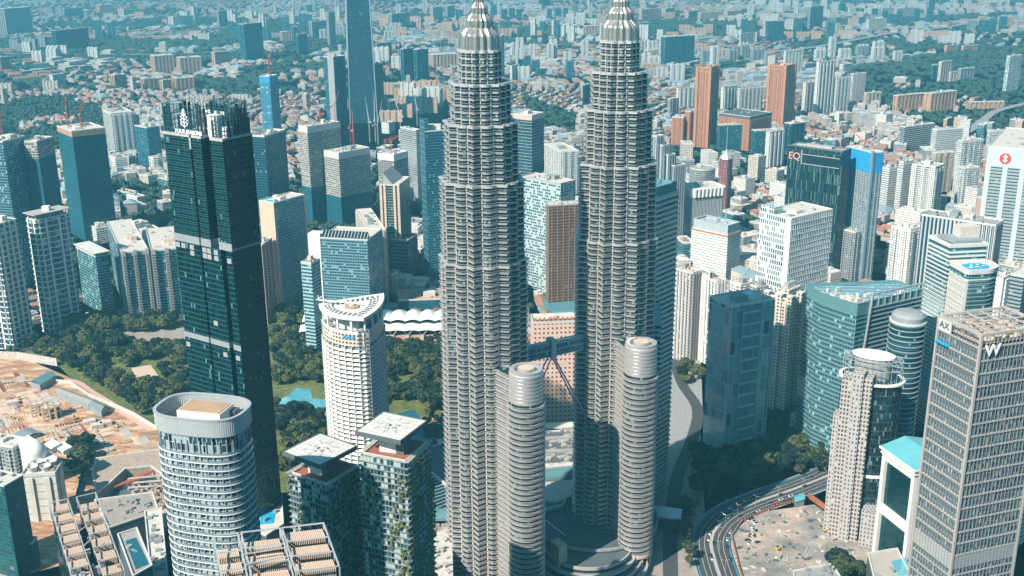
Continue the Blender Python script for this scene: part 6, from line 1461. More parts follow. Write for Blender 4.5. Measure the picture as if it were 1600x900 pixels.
# mid distance filler blocks, 20-60 m, between the named towers
FIL = 0
for (x0, x1, y0, y1, n, hs) in ((600, 700, 200, 440, 10, (8, 28)), (820, 905, 215, 320, 12, (8, 25)), (1060, 1230, 245, 420, 34, (10, 45)), (1130, 1300, 230, 330, 20, (8, 25)), (1380, 1600, 200, 420, 36, (12, 50)), (860, 905, 330, 480, 6, (10, 20)), (130, 265, 270, 330, 14, (6, 16)), (400, 520, 140, 200, 12, (8, 20)), (560, 700, 225, 300, 14, (6, 18)), (1240, 1440, 180, 240, 26, (8, 22)), (1300, 1600, 420, 620, 16, (14, 45)), (1580, 1600, 700, 860, 3, (10, 20)), (560, 640, 440, 480, 4, (10, 18)), (1200, 1300, 560, 700, 4, (10, 20))):
    for _ in range(int(n*1.5)):
        px, py = rr.uniform(x0, x1), rr.uniform(y0, y1); g0 = P(px, py, 0)
        if not free(g0.x, g0.y, 14): continue
        w_, d_ = rr.uniform(16, 42), rr.uniform(14, 26); h = rr.uniform(*hs); OB.append((g0.x, g0.y, 16))
        st, wd = rr.choice((('f_white', 'white'), ('f_cream', 'cream'), ('f_grey', 'grey'), ('f_whitefine', 'finely windowed white'), ('f_peach', 'peach'), ('f_teal', 'teal glass')))
        pts = rect((g0.x, g0.y), w_, d_, vn(g0.x, g0.y, 500, 9)*3.1); t = thing('low_block', 'low '+wd+' block filling the streets between the towers', 'building', (g0.x, g0.y, 0), 'low '+wd+' blocks between the towers')
        q = MB(); q.walls(pts, 0, h); q.cap(pts, h); q.build('wall', st, t); roof(pts, h, t, rr.choice(('rooflight', 'roofgrey', 'offwhite', 'sand')), 1.0, 'offwhite', rr, 1, 5); FIL += 1
print('FILL', FIL)
# ---------------- near and special buildings ----------------
def convention():
    z0 = P(470, 535, 0); z1 = P(700, 533, 0); a = Vector((z0.x, z0.y)); b = Vector((z1.x, z1.y)); u = (b-a).normalized(); v = Vector((-u.y, u.x)); L = (b-a).length; ang = math.atan2(u.y, u.x)
    t = thing('convention_centre', 'long convention hall with wavy white membrane roofs and pink base behind the park', 'hall', (*((a+b)/2), 0))
    pt = lambda x, y, z: Vector((*(a+u*x+v*y), z))
    base = [tuple(a), tuple(b), tuple(b+v*46), tuple(a+v*46)]
    q = MB(); q.prism(base, 0, 8); q.build('base_storey', 'pink', t)
    q = MB(); q.prism(offset(base, -2), 8, 15); q.build('glass_wall', 'darkglass', t)
    q = MB(); x = 4.0
    while x < L: q.box(tuple(a+u*x-v*.6), 2.2, 2, 0, 8.5, ang); q.beam(pt(x, -1, 8), pt(x-5, -4, 14.5), .35); q.beam(pt(x, -1, 8), pt(x+5, -4, 14.5), .35); x += 17
    q.build('roof_strut', 'offwhite', t)
    for (y0, y1, zb, amp) in ((-5, 13, 14.5, 2.2), (15, 44, 19, 5.0)):
        q = MB(); nx, ny = int(L/1.7), 8
        for i in range(nx+1):
            for j in range(ny+1):
                x = L*i/nx; s = j/ny; ph = (x % 17)/17; w_ = abs(math.sin(math.pi*ph)); q.v.append(tuple(pt(x, y0+(y1-y0)*s, zb+amp*w_*(1-abs(2*s-1)*.55)+4*math.sin(math.pi*s*.85))))
        for i in range(nx):
            for j in range(ny): k = i*(ny+1)+j; q.face((k, k+ny+1, k+ny+2, k+1), None)
        q.build('membrane_roof', 'membrane', t)
    q = MB(); q.prism(offset([tuple(a+v*13), tuple(b+v*13), tuple(b+v*46), tuple(a+v*46)], -1), 15, 18); q.build('upper_wall', 'darkglass', t)
convention()
blk('site_block', 'building site block wrapped in dark blue netting behind the wavy white roofs', 'unfinished building', (622, 470), 618, 702, ('R', 467), 492, 'net', roofmat='clay', rooms=1, clut=20)
blk('site_block', 'blank white block beside the blue netted building site', 'building', (634, 437), 621, 644, ('R', 429), 455, 'white', m='offwhite', band=None, rooms=0, clut=0)
blk('office_block', 'cream and brown stepped block left of the blank white block', 'building', (612, 430), 604, 622, ('R', 425), 468, 'beige', rooms=1)

# crane: mast with legs, jib, counter jib, cab, cable
def crane(px, yb, zb, h, jib, az, lift, mat, label, group=None):
    p = P(px, yb, zb); t = thing('tower_crane', label, 'crane', (p.x, p.y, zb), group)
    q = MB()
    for sx in (-.8, .8):
        for sy in (-.8, .8): q.beam((p.x+sx, p.y+sy, zb), (p.x+sx, p.y+sy, zb+h), .22)
    z = zb; k = 0
    while z < zb+h-2: s = 1 if k % 2 else -1; q.beam((p.x-.8*s, p.y-.8, z), (p.x+.8*s, p.y-.8, z+2), .12); q.beam((p.x-.8, p.y+.8*s, z), (p.x-.8, p.y-.8*s, z+2), .12); z += 2; k += 1
    q.build('mast', mat, t)
    d = Vector((math.cos(az), math.sin(az), 0)); top = Vector((p.x, p.y, zb+h)); e = top+d*jib*math.cos(lift)+Vector((0, 0, jib*math.sin(lift))); n = Vector((-d.y, d.x, 0))*.6
    q = MB(); q.beam(top+n, e, .32, r2=.2); q.beam(top-n, e, .32, r2=.2); q.beam(top+Vector((0, 0, 1.6)), e, .26, r2=.15)
    for k in range(1, int(jib/2.5)): f = k*2.5/jib; a_ = top+(e-top)*f; q.beam(a_+n*(1-f), a_-n*(1-f)+Vector((0, 0, 1.4*(1-f))), .1)
    q.build('jib', mat, t)
    c = top-d*11; q = MB(); q.beam(top+n, c+n, .35); q.beam(top-n, c-n, .35); q.box((c.x, c.y), 2.4, 2, zb+h-2, zb+h+.8, az); q.beam(top, top+Vector((0, 0, 7)), .3); q.beam(top+Vector((0, 0, 7)), c, .12); q.beam(top+Vector((0, 0, 7)), top+(e-top)*.7, .12); q.build('counter_jib', mat, t)
    q = MB(); q.box((p.x+n.x*3, p.y+n.y*3), 1.6, 2.2, zb+h-2.4, zb+h, az); q.build('cab', 'offwhite', t)
for i, (px, yb, zb, h, j, az, lf, m_, lb) in enumerate((
    (500, 192, U1[1], 16, 28, 2.4, .5, 'cranered', 'red crane on the taller unfinished tower, left of its mates'), (524, 190, U1[1], 26, 26, 1.2, .9, 'cranered', 'red crane with steep jib at the right end of the taller unfinished tower'),
    (553, 232, U2[1], 30, 34, 1.7, 1.0, 'cranered', 'red crane standing high on the shorter unfinished tower'), (612, 238, U3[1], 18, 22, .4, .6, 'cranered', 'red crane on the blank white capped tower'),
    (1350, 234, U4[1], 10, 22, 2.2, .5, 'cranered', 'red crane on the blue netted tower'), (1372, 236, U4[1], 16, 24, .5, .9, 'truss', 'blue grey crane on the blue netted tower'),
    (578, 222, 0, 46, 56, 2.1, 1.3, 'cranewhite', 'left white luffing crane before the tapering skyscraper'), (587, 222, 0, 50, 60, 1.57, 1.45, 'cranewhite', 'middle white luffing crane before the tapering skyscraper'), (591, 226, 0, 44, 56, .6, 1.3, 'cranewhite', 'right white luffing crane before the tapering skyscraper'),
    (626, 208, 0, 40, 55, 2.3, 1.1, 'cranewhite', 'lone white crane above the plant roofed grey tower'), (652, 196, 0, 40, 50, 2.0, 1.2, 'cranewhite', 'white crane right of the lone white crane'),
    (421, 116, 245, 18, 22, 1.3, .9, 'cranered', 'red crane on the slim pale blue tower'), (107, 200, 190, 22, 26, 1.9, .9, 'cranered', 'left red crane on the orange banded tower'), (128, 200, 190, 20, 30, 1.2, 1.0, 'cranered', 'right red crane on the orange banded tower'), (4, 214, 150, 26, 30, .8, 1.1, 'cranered', 'red crane by the left edge above the plain teal tower'),
    (1290, 95, 170, 14, 22, .4, .7, 'sitegreen', 'green crane on the teal netted tower'), (610, 240, 0, 30, 40, .2, .3, 'cranered', 'red crane in the building site below the white cranes'), (548, 222, 0, 34, 40, 1.4, 1.2, 'cranered', 'red crane left of the white cranes'))):
    if zb not in (0,) and px in (421, 107, 128, 4, 1290):
        pass
    crane(px, yb, zb, h, j, az, lf, m_, lb)

# shopping mall round the twin towers
def mall():
    z = 22.0; t = thing('shopping_mall', 'low mall with dark roofs and curved terraces round the twin towers', 'shopping centre', (20, 745, 0))
    pl = ccw([tuple(P(x, y, z)[:2]) for x, y in ((836, 676), (905, 672), (905, 745), (880, 790), (838, 800), (700, 760), (668, 735), (672, 700), (700, 690))])
    q = MB(); q.prism(pl, 0, z); q.build('podium', 'f_grey', t)
    q = MB(); q.cap(offset(pl, -1), z+.05); q.build('roof', 'darkgrey', t)
    q = MB(); q.ring(offset(pl, -1), offset(pl, .3), z-1, z+1.2); q.build('parapet', 'offwhite', t)
    for (y0, y1, m_, h) in ((664, 672, 'offwhite', 1.5), (686, 690, 'roofgrey', 2), (706, 711, 'roofgrey', 2), (728, 733, 'offwhite', 2)):
        a = P(838, y0, z); b = P(904, y0-3, z); c = P(904, y1-3, z); d = P(838, y1, z); q = MB(); q.prism(ccw([tuple(p[:2]) for p in (a, b, c, d)]), z+.06, z+h); q.build('roof_strip', m_, t)
    q = MB(); rg_ = random.Random(5)
    for _ in range(60):
        p = P(rg_.uniform(845, 900), rg_.uniform(674, 730), z); q.box((p.x, p.y), rg_.uniform(1.5, 7), rg_.uniform(1, 4), z+.05, z+rg_.uniform(.5, 2.4), .4)
    q.build('roof_equipment', 'concrete', t)
    a = P(842, 745, z); b = P(905, 738, z); q = MB(); n = 10; u = Vector((b.x-a.x, b.y-a.y)).normalized(); v = Vector((-u.y, u.x)); L = math.dist(a[:2], b[:2])
    for i in range(n):
        t0, t1 = math.pi*i/n, math.pi*(i+1)/n; f = lambda th, x: (a.x+u.x*x-v.x*8*math.cos(th)*-1, a.y+u.y*x-v.y*8*math.cos(th)*-1, z+5.5*math.sin(th)); q.poly([f(t0, 0), f(t0, L), f(t1, L), f(t1, 0)][::-1])
    q.build('glass_vault', 'tealglass', t)
    q = MB(); q.prism(ccw([tuple(P(x, y, z+1)[:2]) for x, y in ((845, 755), (895, 750), (893, 775), (870, 785), (845, 782))]), z+.06, z+1.6); q.build('roof_deck', 'rooflight', t)
    # dark disc and terraces
    C2 = (T2[0]-14, T2[1]-6)
    q = MB(); q.prism(circle(C2, 50, 64), 0, 19.5); q.ring(circle(T2, 32.5, 64), circle(T2, 34, 64), 19.5, 21.5); q.build('dark_disc', 'darkgrey', t)
    q = MB(); q.ring(circle(C2, 49, 64), circle(C2, 50.6, 64), 18.6, 20.4); q.build('disc_edge', 'roofgrey', t)
    q = MB(); e = Vector(C2)
    q.beam((C2[0]-46, C2[1]+8, 20), (C2[0]-22, C2[1]-30, 20), .6); q.build('roof_rail', 'alu', t)
    T3 = (T2[0]-20, T2[1]-44)
    for k, (r, zz) in enumerate(((32, 17), (36, 13), (40, 9), (44.5, 5))):
        q = MB(); q.prism(circle(T3, r, 56), 0, zz); ter = q.build('terrace', 'roofgrey' if k % 2 else 'darkgrey', t)
        q = MB(); q.ring(circle(T3, r-.6, 56), circle(T3, r+.5, 56), zz-1.2, zz+1.0); q.build('terrace_edge', 'warmgrey', ter)
        q = MB(); q.ring(circle(T3, r-1.2, 56), circle(T3, r+.15, 56), zz-3.4, zz-1.2); q.build('terrace_glass', 'darkglass', ter)
    q = MB(); q.box((T2[0]-42, T2[1]-62), 7, 12, 0, 30, .5); q.build('stone_pylon', 'beige', t)
mall()
def mall_west():
    z = 20; t = thing('shopping_mall', 'teal ribbed mall roof showing between the green walled tower and the left twin tower', 'shopping centre', (*P(685, 780, 0)[:2], 0))
    for (pl, m_, zz, nm) in (([(662, 738), (702, 728), (704, 800), (668, 815)], 'mirror_teal', 20, 'ribbed_roof'), ([(668, 800), (704, 786), (706, 830), (670, 838)], 'paving', 14, 'terrace'), ([(668, 838), (706, 822), (708, 900), (672, 920)], 'rooflight', 30, 'stone_wing')):
        p = ccw([tuple(P(x, y, zz)[:2]) for x, y in pl]); q = MB(); q.prism(p, 0, zz); w_ = q.build(nm, m_, t); q = MB()
        if nm == 'ribbed_roof':
            for k in range(14): a, b = lerp2(p[0], p[3], (k+.5)/14), lerp2(p[1], p[2], (k+.5)/14); q.beam((*a, zz+.5), (*b, zz+.5), .7, n=6)
            q.build('roof_rib', 'truss', w_)
        else: clutter(q, p, zz, 14, random.Random(4), 0, 5, (1, 3)); q.build('roof_equipment', 'concrete', w_)
    p = P(686, 806, 20); q = MB()
    for i in range(8):
        t0, t1 = math.pi*i/8, math.pi*(i+1)/8; f = lambda th, x: (p.x+x, p.y-8*math.cos(th), 20.1+5*math.sin(th)); q.poly([f(t0, -11), f(t0, 11), f(t1, 11), f(t1, -11)][::-1])
    q.build('glass_vault', 'tealglass', t)
mall_west()
t = thing('entrance_canopy', 'flat dark canopy with pale edge right of the foot of the right twin tower', 'canopy', (*P(1040, 800, 10)[:2], 0))
p = ccw([tuple(P(x, y, 12)[:2]) for x, y in ((1020, 790), (1066, 796), (1064, 812), (1018, 806))]); q = MB(); q.prism(p, 11, 12.4, bottom=True); q.build('roof', 'alu', t); q = MB(); q.prism(offset(p, -1.5), 0, 11); q.build('glass_wall', 'darkglass', t)

# slatted roof towers at the bottom
def slat_tower(label, z, p0, p1, p2, strips, seed):
    """p0 left far roof corner, p1 right far, p2 left near (picture points on the level z)"""
    A, B, C = [Vector(P(*p, z)[:2]) for p in (p0, p1, p2)]; U = B-A; V = C-A; ang = math.atan2(U.y, U.x)
    c = A+U*.5+V*.5; t = thing('residential_tower', label, 'apartment tower', (c.x, c.y, 0)); pt = lambda x, y: A+U*x+V*y
    q = MB()
    for (x0, x1, zs) in strips: q.prism(ccw([tuple(pt(x0, 0)), tuple(pt(x1, 0)), tuple(pt(x1, 1.05)), tuple(pt(x0, 1.05))]), 0, z-16)
    q.build('facade', 'f_dark', t)
    q = MB(); q.prism(ccw([tuple(pt(strips[0][1], .1)), tuple(pt(strips[-1][0], .1)), tuple(pt(strips[-1][0], .9)), tuple(pt(strips[0][1], .9))]), 0, z-20); q.build('link_block', 'darkgrey', t)
    rg_ = random.Random(seed)
    for (x0, x1, zs) in strips:
        n = len(zs)
        for k, dz in enumerate(zs):
            y0, y1 = k/n, (k+.66)/n; b = ccw([tuple(pt(x0+.015, y0)), tuple(pt(x1-.015, y0)), tuple(pt(x1-.015, y1)), tuple(pt(x0+.015, y1))])
            q = MB(); q.walls(b, z-18, z+dz-.6); q.cap(b, z+dz-.6); bl = q.build('roof_pavilion', 'f_dark', t)
            q = MB(); m = max(6, int((x1-x0)*U.length/.75))
            for i in range(m): a_, b_ = lerp2(pt(x0+.015, y0), pt(x1-.015, y0), (i+.5)/m), lerp2(pt(x0+.015, y1), pt(x1-.015, y1), (i+.5)/m); q.beam((*a_, z+dz-.2), (*b_, z+dz-.2), .36)
            e = Vector(lerp2(pt(x0, y1), pt(x1, y1), .5)); nv = V.normalized()
            for i in range(m): a_ = Vector(lerp2(pt(x0+.015, y1), pt(x1-.015, y1), (i+.5)/m))+nv*.4; q.beam((*a_, z+dz), (*a_, z+dz-4.5), .2)
            q.build('slatted_screen', 'slat', bl)
    q = MB()
    for (x0, x1, zs) in strips:
        for x in (x0, x1):
            q.beam((*pt(x, 0), z+2.5), (*pt(x, 1), z-1+zs[-1]+3), .38); q.beam((*pt(x, 0), z+2.5), (*pt(x, 0), z-8), .35); q.beam((*pt(x, 1), z-1+zs[-1]+3), (*pt(x, 1.0), z-20), .35)
        for k in range(0, len(zs)+1):
            y = k/len(zs); zz = z+2.5+(zs[-1]-.0)*y; q.beam((*pt(x0, y), zz), (*pt(x1, y), zz), .32)
            q.beam((*pt(x0, y), zz), (*pt(x0, y), zz-5), .22); q.beam((*pt(x1, y), zz), (*pt(x1, y), zz-5), .22)
    q.beam((*pt(strips[0][1], .5), z+1), (*pt(strips[-1][0], .45), z+1), .3); q.beam((*pt(strips[0][1], .7), z), (*pt(strips[-1][0], .62), z), .3)
    q.build('roof_truss', 'alu', t)
    for (x0, x1, zs) in strips:
        for k in range(14): p = pt(rg_.uniform(x0+.03, x1-.03), rg_.uniform(.03, .98)); q = MB(); q.box(tuple(p), rg_.uniform(1, 3.4), rg_.uniform(.8, 2), z-16, z-6-rg_.uniform(0, 5), ang); q.build('cooling_unit', rg_.choice(('alu', 'concrete', 'grey')), t)
    q = MB(); m_ = pt((strips[0][1]+strips[-1][0])/2, .4)
    for k in range(9): p = pt(rg_.uniform(strips[0][1], strips[-1][0]), rg_.uniform(.05, .9)); q.box(tuple(p), rg_.uniform(1, 3), rg_.uniform(1, 2.4), z-20, z-rg_.uniform(10, 16), ang)
    q.build('roof_equipment', 'concrete', t)
slat_tower('dark twin roofed tower with slatted beige roof pavilions in steps at the bottom left', 138.0, (78, 792), (153, 775), (112, 892), ((0, .38, (0, -1, -2, -3, -5, -7, -9)), (.56, .96, (-3, -3.5, -5, -6, -8, -10))), 3)
slat_tower('dark tower with beige slatted roof boxes and open steel frame below the round balconied tower', 226.0, (334, 846), (506, 826), (348, 905), ((0, .22, (-4, -5, -7)), (.25, .60, (-2, -3, -5)), (.62, 1.0, (0, -1.5, -3))), 5)
# pool podiums
def podium(label, pts, z, pool, roofm, name='podium_block'):
    p = ccw([tuple(P(x, y, z)[:2]) for x, y in pts]); t = thing(name, label, 'podium', (*centroid(p), 0)); q = MB(); q.prism(p, 0, z); q.build('wall', 'darkgrey', t)
    q = MB(); q.cap(offset(p, -.6), z+.05); q.build('roof', roofm, t); q = MB(); q.ring(offset(p, -.6), offset(p, .3), z, z+1.2); q.build('parapet', 'offwhite', t)
    q = MB(); clutter(q, p, z+.04, 3 if pool or roofm == 'membrane' else 22, random.Random(hash_s(label)), 0, 5, (.5, 2.8)); q.build('roof_equipment', 'grey', t)
    if pool: b = ccw([tuple(P(x, y, z)[:2]) for x, y in pool[0]]); q = MB(); q.prism(b, z+.06, z+.5); q.build('pool', pool[1], t)
    return t, p
podium('dark podium with a deep blue pool at the bottom left', ((184, 836), (214, 826), (238, 885), (208, 902)), 70, (((196, 846), (212, 841), (232, 882), (212, 890)), 'lake'), 'roofgrey')
podium('podium with a bright blue lane pool beside the round balconied tower', ((402, 785), (440, 775), (443, 820), (416, 838), (398, 832)), 60, (((411, 792), (432, 790), (427, 818), (405, 820)), 'pool'), 'rooflight')
podium('grey roofed block with ducts right of the slatted roof towers at the bottom left', ((148, 782), (238, 770), (248, 800), (170, 826)), 28, None, 'paving')
podium('narrow pale roofed block left of the round balconied tower', ((226, 800), (252, 795), (262, 900), (236, 905)), 40, None, 'rooflight')
podium('car park roof with white panels behind the building pit', ((150, 790), (180, 788), (190, 815), (158, 820)), 24, None, 'concrete')
podium('hotel pool deck with umbrellas beside the white framed block', ((1356, 866), (1402, 858), (1425, 905), (1370, 925)), 20, (((1392, 878), (1416, 872), (1424, 895), (1404, 900)), 'poolpale'), 'warmgrey')
podium('grey flat roof at the bottom edge of the vacant lot', ((1240, 893), (1300, 882), (1318, 910), (1240, 915)), 8, None, 'roofgrey')
podium('pale canopy roofs right of the W tower', ((1585, 730), (1620, 728), (1620, 790), (1580, 775)), 12, None, 'membrane')
blk('unfinished_block', 'unfinished block wrapped in dark teal netting at the bottom left corner', 'unfinished building', (6, 760), -60, 36, ('L', 745), 905, 'net', m='f_site', rooms=0, clut=12, par=.5, roofmat='rooflight')  # netting colour carries the shade that lies over this corner
blk('unfinished_block', 'low grey block behind the teal netted block at the left edge', 'building', (20, 700), -30, 44, ('L', 692), 760, 'grey', rooms=1)
blk('site_block', 'teal netted slab wall beside the domed building', 'unfinished building', (50, 850), 12, 58, ('R', 840), 890, 'net', m='f_site', rooms=0, clut=0)
# domed building
tt, pp, zz = blk('domed_building', 'white stepped roof building with a pale dome and four roof funnels at left', 'mosque', (86, 741), 33, 97, ('L', 744), 812, 'whitefine', band=(.2, .4, 6.5, 'grey'), m='offwhite', rooms=0, clut=0, par=1.6)
a, b, c_, d_ = [Vector(p) for p in pp]; e = (a-d_).normalized(); v = (b-a).normalized()
for k in range(4):
    p = d_+e*(7+(k % 2)*10+(k//2)*2)+v*(7+(k//2)*9); q = MB(); q.lathe([(2.5, zz), (3.4, zz+2.5), (4.2, zz+4.2), (4.3, zz+4.8), (3.9, zz+4.8), (3.0, zz+3), (2.2, zz+2.6)], tuple(p), 20); q.build('roof_funnel', 'offwhite', tt)
q = MB(); q.box(tuple(a-e*6+v*8), 8, 6, zz, zz+2.4, math.atan2(e.y, e.x)); q.build('roof_hatch', 'tan', tt)
z = zz-2; C = P(54, 703, z+6); q = MB(); q.lathe([(9.0, z), (9.2, z+2), (9, z+4)]+[(9*math.cos(k*math.pi/20), z+4+9*math.sin(k*math.pi/20)) for k in range(1, 10)], (C.x, C.y), 32); q.build('dome', 'membrane', tt)
for k, (x0, y0, x1, y1, h) in enumerate(((28, 700, 60, 680, 1), (40, 712, 75, 690, 3), (70, 700, 95, 686, 1), (84, 706, 113, 690, -1), (60, 725, 90, 705, 0))):
    p = ccw([tuple(P(x, y, z+h)[:2]) for x, y in ((x0, (y0+y1)/2), ((x0+x1)/2, y0), (x1, (y0+y1)/2), ((x0+x1)/2, y1))]); q = MB(); q.prism(p, 0 if k == 0 else z-4, z+h+.3); q.build('roof_terrace', 'white', tt)
# building site pieces
def shed(label, px, h, m, w_=None, name='site_shed'):
    p = ccw([tuple(P(x, y, h)[:2]) for x, y in px]); t = thing(name, label, 'shed', (*centroid(p), 0)); q = MB(); q.walls(offset(p, -.5), 0, h); q.build('wall', 'grey', t)
    a, b, c, d = p; q = MB(); m0, m1 = lerp2(a, d, .5), lerp2(b, c, .5)
    if math.dist(a, b) < math.dist(b, c): m0, m1 = lerp2(a, b, .5), lerp2(d, c, .5); q.poly([(*a, h), (*m0, h+1.6), (*m1, h+1.6), (*d, h)][::-1]); q.poly([(*m0, h+1.6), (*b, h), (*c, h), (*m1, h+1.6)])
    else: q.poly([(*a, h), (*b, h), (*m1, h+1.6), (*m0, h+1.6)]); q.poly([(*m0, h+1.6), (*m1, h+1.6), (*c, h), (*d, h)])
    q.build('roof', m, t)
shed('long grey metal shed along the park edge of the building site', ((88, 612), (96, 606), (148, 624), (138, 632)), 7, 'roofgrey')
shed('second grey metal shed joined to the long shed along the park edge', ((138, 632), (148, 624), (168, 632), (158, 643)), 7, 'coolgrey')
shed('pale green roofed shed at the top of the building site', ((46, 596), (76, 580), (88, 586), (62, 602)), 7, 'tealglass')
shed('flat grey roofed hut in the middle of the building site', ((122, 684), (138, 678), (158, 692), (142, 696)), 3, 'coolgrey')
shed('blue grey hut above the white stepped roof', ((22, 678), (48, 668), (64, 676), (40, 684)), 4, 'coolgrey')
for i, (x, y) in enumerate(((60, 648), (78, 654), (86, 650), (20, 632), (140, 662), (165, 664), (152, 668))):
    c = P(x, y, 0); t = thing('concrete_core', ('left beige open stair core on the building site', 'middle beige open stair core on the building site', 'right beige open stair core on the building site', 'low pale site cabin at the top left of the building site by the pale road', 'leftmost of three low pale cabins in the middle of the building site', 'rightmost of three low pale cabins in the middle of the building site', 'middle one of three low pale cabins in the middle of the building site')[i], 'structure' if i < 3 else 'cabin', (c.x, c.y, 0), 'stair cores on the building site' if i < 3 else 'cabins on the building site')
    q = MB(); h = 13 if i < 3 else 4; pl = rect((c.x, c.y), 11, 8, .5)
    if i < 3:
        for p in pl+[lerp2(pl[0], pl[1], .5), lerp2(pl[2], pl[3], .5)]: q.box(p, 1.8, 1.8, 0, h, .5)
        q.ring(offset(pl, -1), offset(pl, .6), h*.45, h*.55); q.ring(offset(pl, -1), offset(pl, .6), h-1, h)
    else: q.prism(pl, 0, h)
    q.build('frame', 'sand', t)
    q = MB(); q.cap(offset(pl, -.5 if i >= 3 else -1.1), h-.4 if i < 3 else h+.05); q.build('roof', 'rooflight', t)
def wall(label, px, h, m, name='hoarding_wall', th=.35, cap_=None):
    pts = [Vector(P(x, y, 0)[:2]) for x, y in px]; t = thing(name, label, 'wall', (*pts[0], 0)); q = MB(); pq = MB()
    for a, b in zip(pts, pts[1:]):
        d = (b-a).normalized(); n = Vector((-d.y, d.x))*th/2; q.prism(ccw([tuple(a-n), tuple(b-n), tuple(b+n), tuple(a+n)]), 0, h); L = (b-a).length
        for k in range(int(L/3)): p = a+d*(k*3+1.5); pq.box(tuple(p), .35, th+.5, 0, h+.25, math.atan2(d.y, d.x))
    q.build('panel', m, t); pq.build('post', cap_ or m, t)
wall('pale beige site wall at the top left by the park', ((-20, 560), (30, 562), (90, 572)), 9, 'rooflight', th=1.2)
wall('white hoarding between the building site and the park trees', ((86, 598), (110, 600), (140, 620), (175, 634), (210, 650), (246, 672)), 4, 'offwhite')
wall('teal hoarding between the domed building and the pit', ((132, 700), (140, 705), (128, 745), (120, 780)), 5, 'sitegreen')
wall('rust red sheet hoarding along the right side of the vacant lot', ((1263, 778), (1300, 805), (1340, 835), (1374, 862)), 5, 'rust', cap_='tan')
wall('rust red hoarding along the road side of the vacant lot', ((1263, 778), (1215, 792), (1160, 815), (1143, 840), (1155, 890), (1168, 930)), 2.4, 'rust', cap_='tan')
# pit: deck with a cut, beams and struts
def pit():
    z = 9.0; t = thing('building_pit', 'unfinished concrete deck with a deep cut and rusty struts, left of the round balconied tower', 'building site', (*P(205, 740, 0)[:2], 0))
    dk = [(150, 716), (250, 702), (256, 742), (236, 728), (196, 732), (170, 756), (150, 770), (144, 740)]
    p = ccw([tuple(P(x, y, z)[:2]) for x, y in dk]); q = MB(); q.prism(p, 0, z); q.build('deck', 'rubble', t)
    q = MB(); q.ring(offset(p, -1.0), offset(p, .4), z-1.2, z+.6); q.build('deck_edge', 'rooflight', t)
    q = MB(); q.cap([tuple(P(x, y, .3)[:2]) for x, y in ((160, 790), (196, 738), (262, 730), (266, 780), (220, 800))][::-1] if area2([tuple(P(x, y, .3)[:2]) for x, y in ((160, 790), (196, 738), (262, 730), (266, 780), (220, 800))]) < 0 else [tuple(P(x, y, .3)[:2]) for x, y in ((160, 790), (196, 738), (262, 730), (266, 780), (220, 800))], .3); q.build('pit_floor', 'darkgrey', t)
    for k in range(7): a = P(176+k*5, 762-k*2.5, 5); b = P(220+k*5, 748-k*3, 7); q = MB(); q.beam(a, b, .7); q.build('strut', 'rust', t)
    for k in range(3): a = P(200, 748+k*7, 7-2*k); b = P(262, 742+k*8, 7-2*k); q = MB(); q.beam(a, b, .8); q.beam(a+Vector((0, 0, 0)), Vector((a.x, a.y, 0)), .5); q.build('waler_beam', 'rooflight', t)
    q = MB(); c = P(236, 775, 0); rg_ = random.Random(3)
    for _ in range(130): x = P(rg_.uniform(205, 262), rg_.uniform(757, 795), 0); q.box((x.x, x.y), rg_.uniform(.8, 4), rg_.uniform(.8, 3), 0, rg_.uniform(.5, 4), rg_.uniform(0, 3))
    q.build('spoil_heap', 'rubble', t)
pit()
q = MB(); rg_ = random.Random(8)
for _ in range(230):
    x, y = rg_.uniform(-40, 245), rg_.uniform(580, 712)
    if y < 560+max(0, (x-60))*.62+26: continue
    p0 = P(x, y, 0); an = .6+rg_.choice((0, 1.57)); kind = rg_.random(); n = rg_.randint(3, 9)
    L_, w_, h_, gap, mi = ((rg_.uniform(9, 20), rg_.uniform(.6, 1.2), .5, rg_.uniform(2.2, 3.5), 0) if kind < .4 else (rg_.uniform(2.4, 4), rg_.uniform(2, 3), rg_.uniform(.8, 2.2), rg_.uniform(3.6, 5), rg_.randrange(3)) if kind < .7 else (rg_.uniform(5, 9), rg_.uniform(.3, .6), .4, .8, 1) if kind < .85 else (rg_.uniform(12, 24), rg_.uniform(5, 9), .35, 10, rg_.choice((0, 2))))
    if kind >= .85: n = rg_.randint(1, 2)
    for k in range(n): q.box((p0.x-math.sin(an)*gap*k, p0.y+math.cos(an)*gap*k), L_*rg_.uniform(.8, 1.05), w_, 0, h_*rg_.uniform(.7, 1.2), an+rg_.gauss(0, .02), mi=mi)
o = q.build('site_debris', ['sand', 'rust', 'concrete'], kind='stuff'); o['label'] = 'slabs, formwork and rubble strewn over the building site'; o['category'] = 'debris'
q = MB()
for _ in range(170):
    x, y = rg_.uniform(1145, 1370), rg_.uniform(795, 895); p = P(x, y, 0)
    if not inside((p.x, p.y), pxpoly([(1146, 838), (1180, 806), (1270, 793), (1366, 858), (1345, 880), (1180, 950)])): continue
    q.box((p.x, p.y), rg_.uniform(.5, 5), rg_.uniform(.5, 2.5), .06, rg_.uniform(.2, 1.4), rg_.uniform(0, 3), mi=rg_.choice((0, 1, 1, 2)))
o = q.build('lot_debris', ['rooflight', 'darkgrey', 'rubble'], kind='stuff'); o['label'] = 'rubble and dark puddled patches on the vacant lot'; o['category'] = 'debris'
shed('small teal site cabin at the top corner of the vacant lot', ((1240, 775), (1256, 770), (1258, 780), (1242, 785)), 6, 'teal_roof')
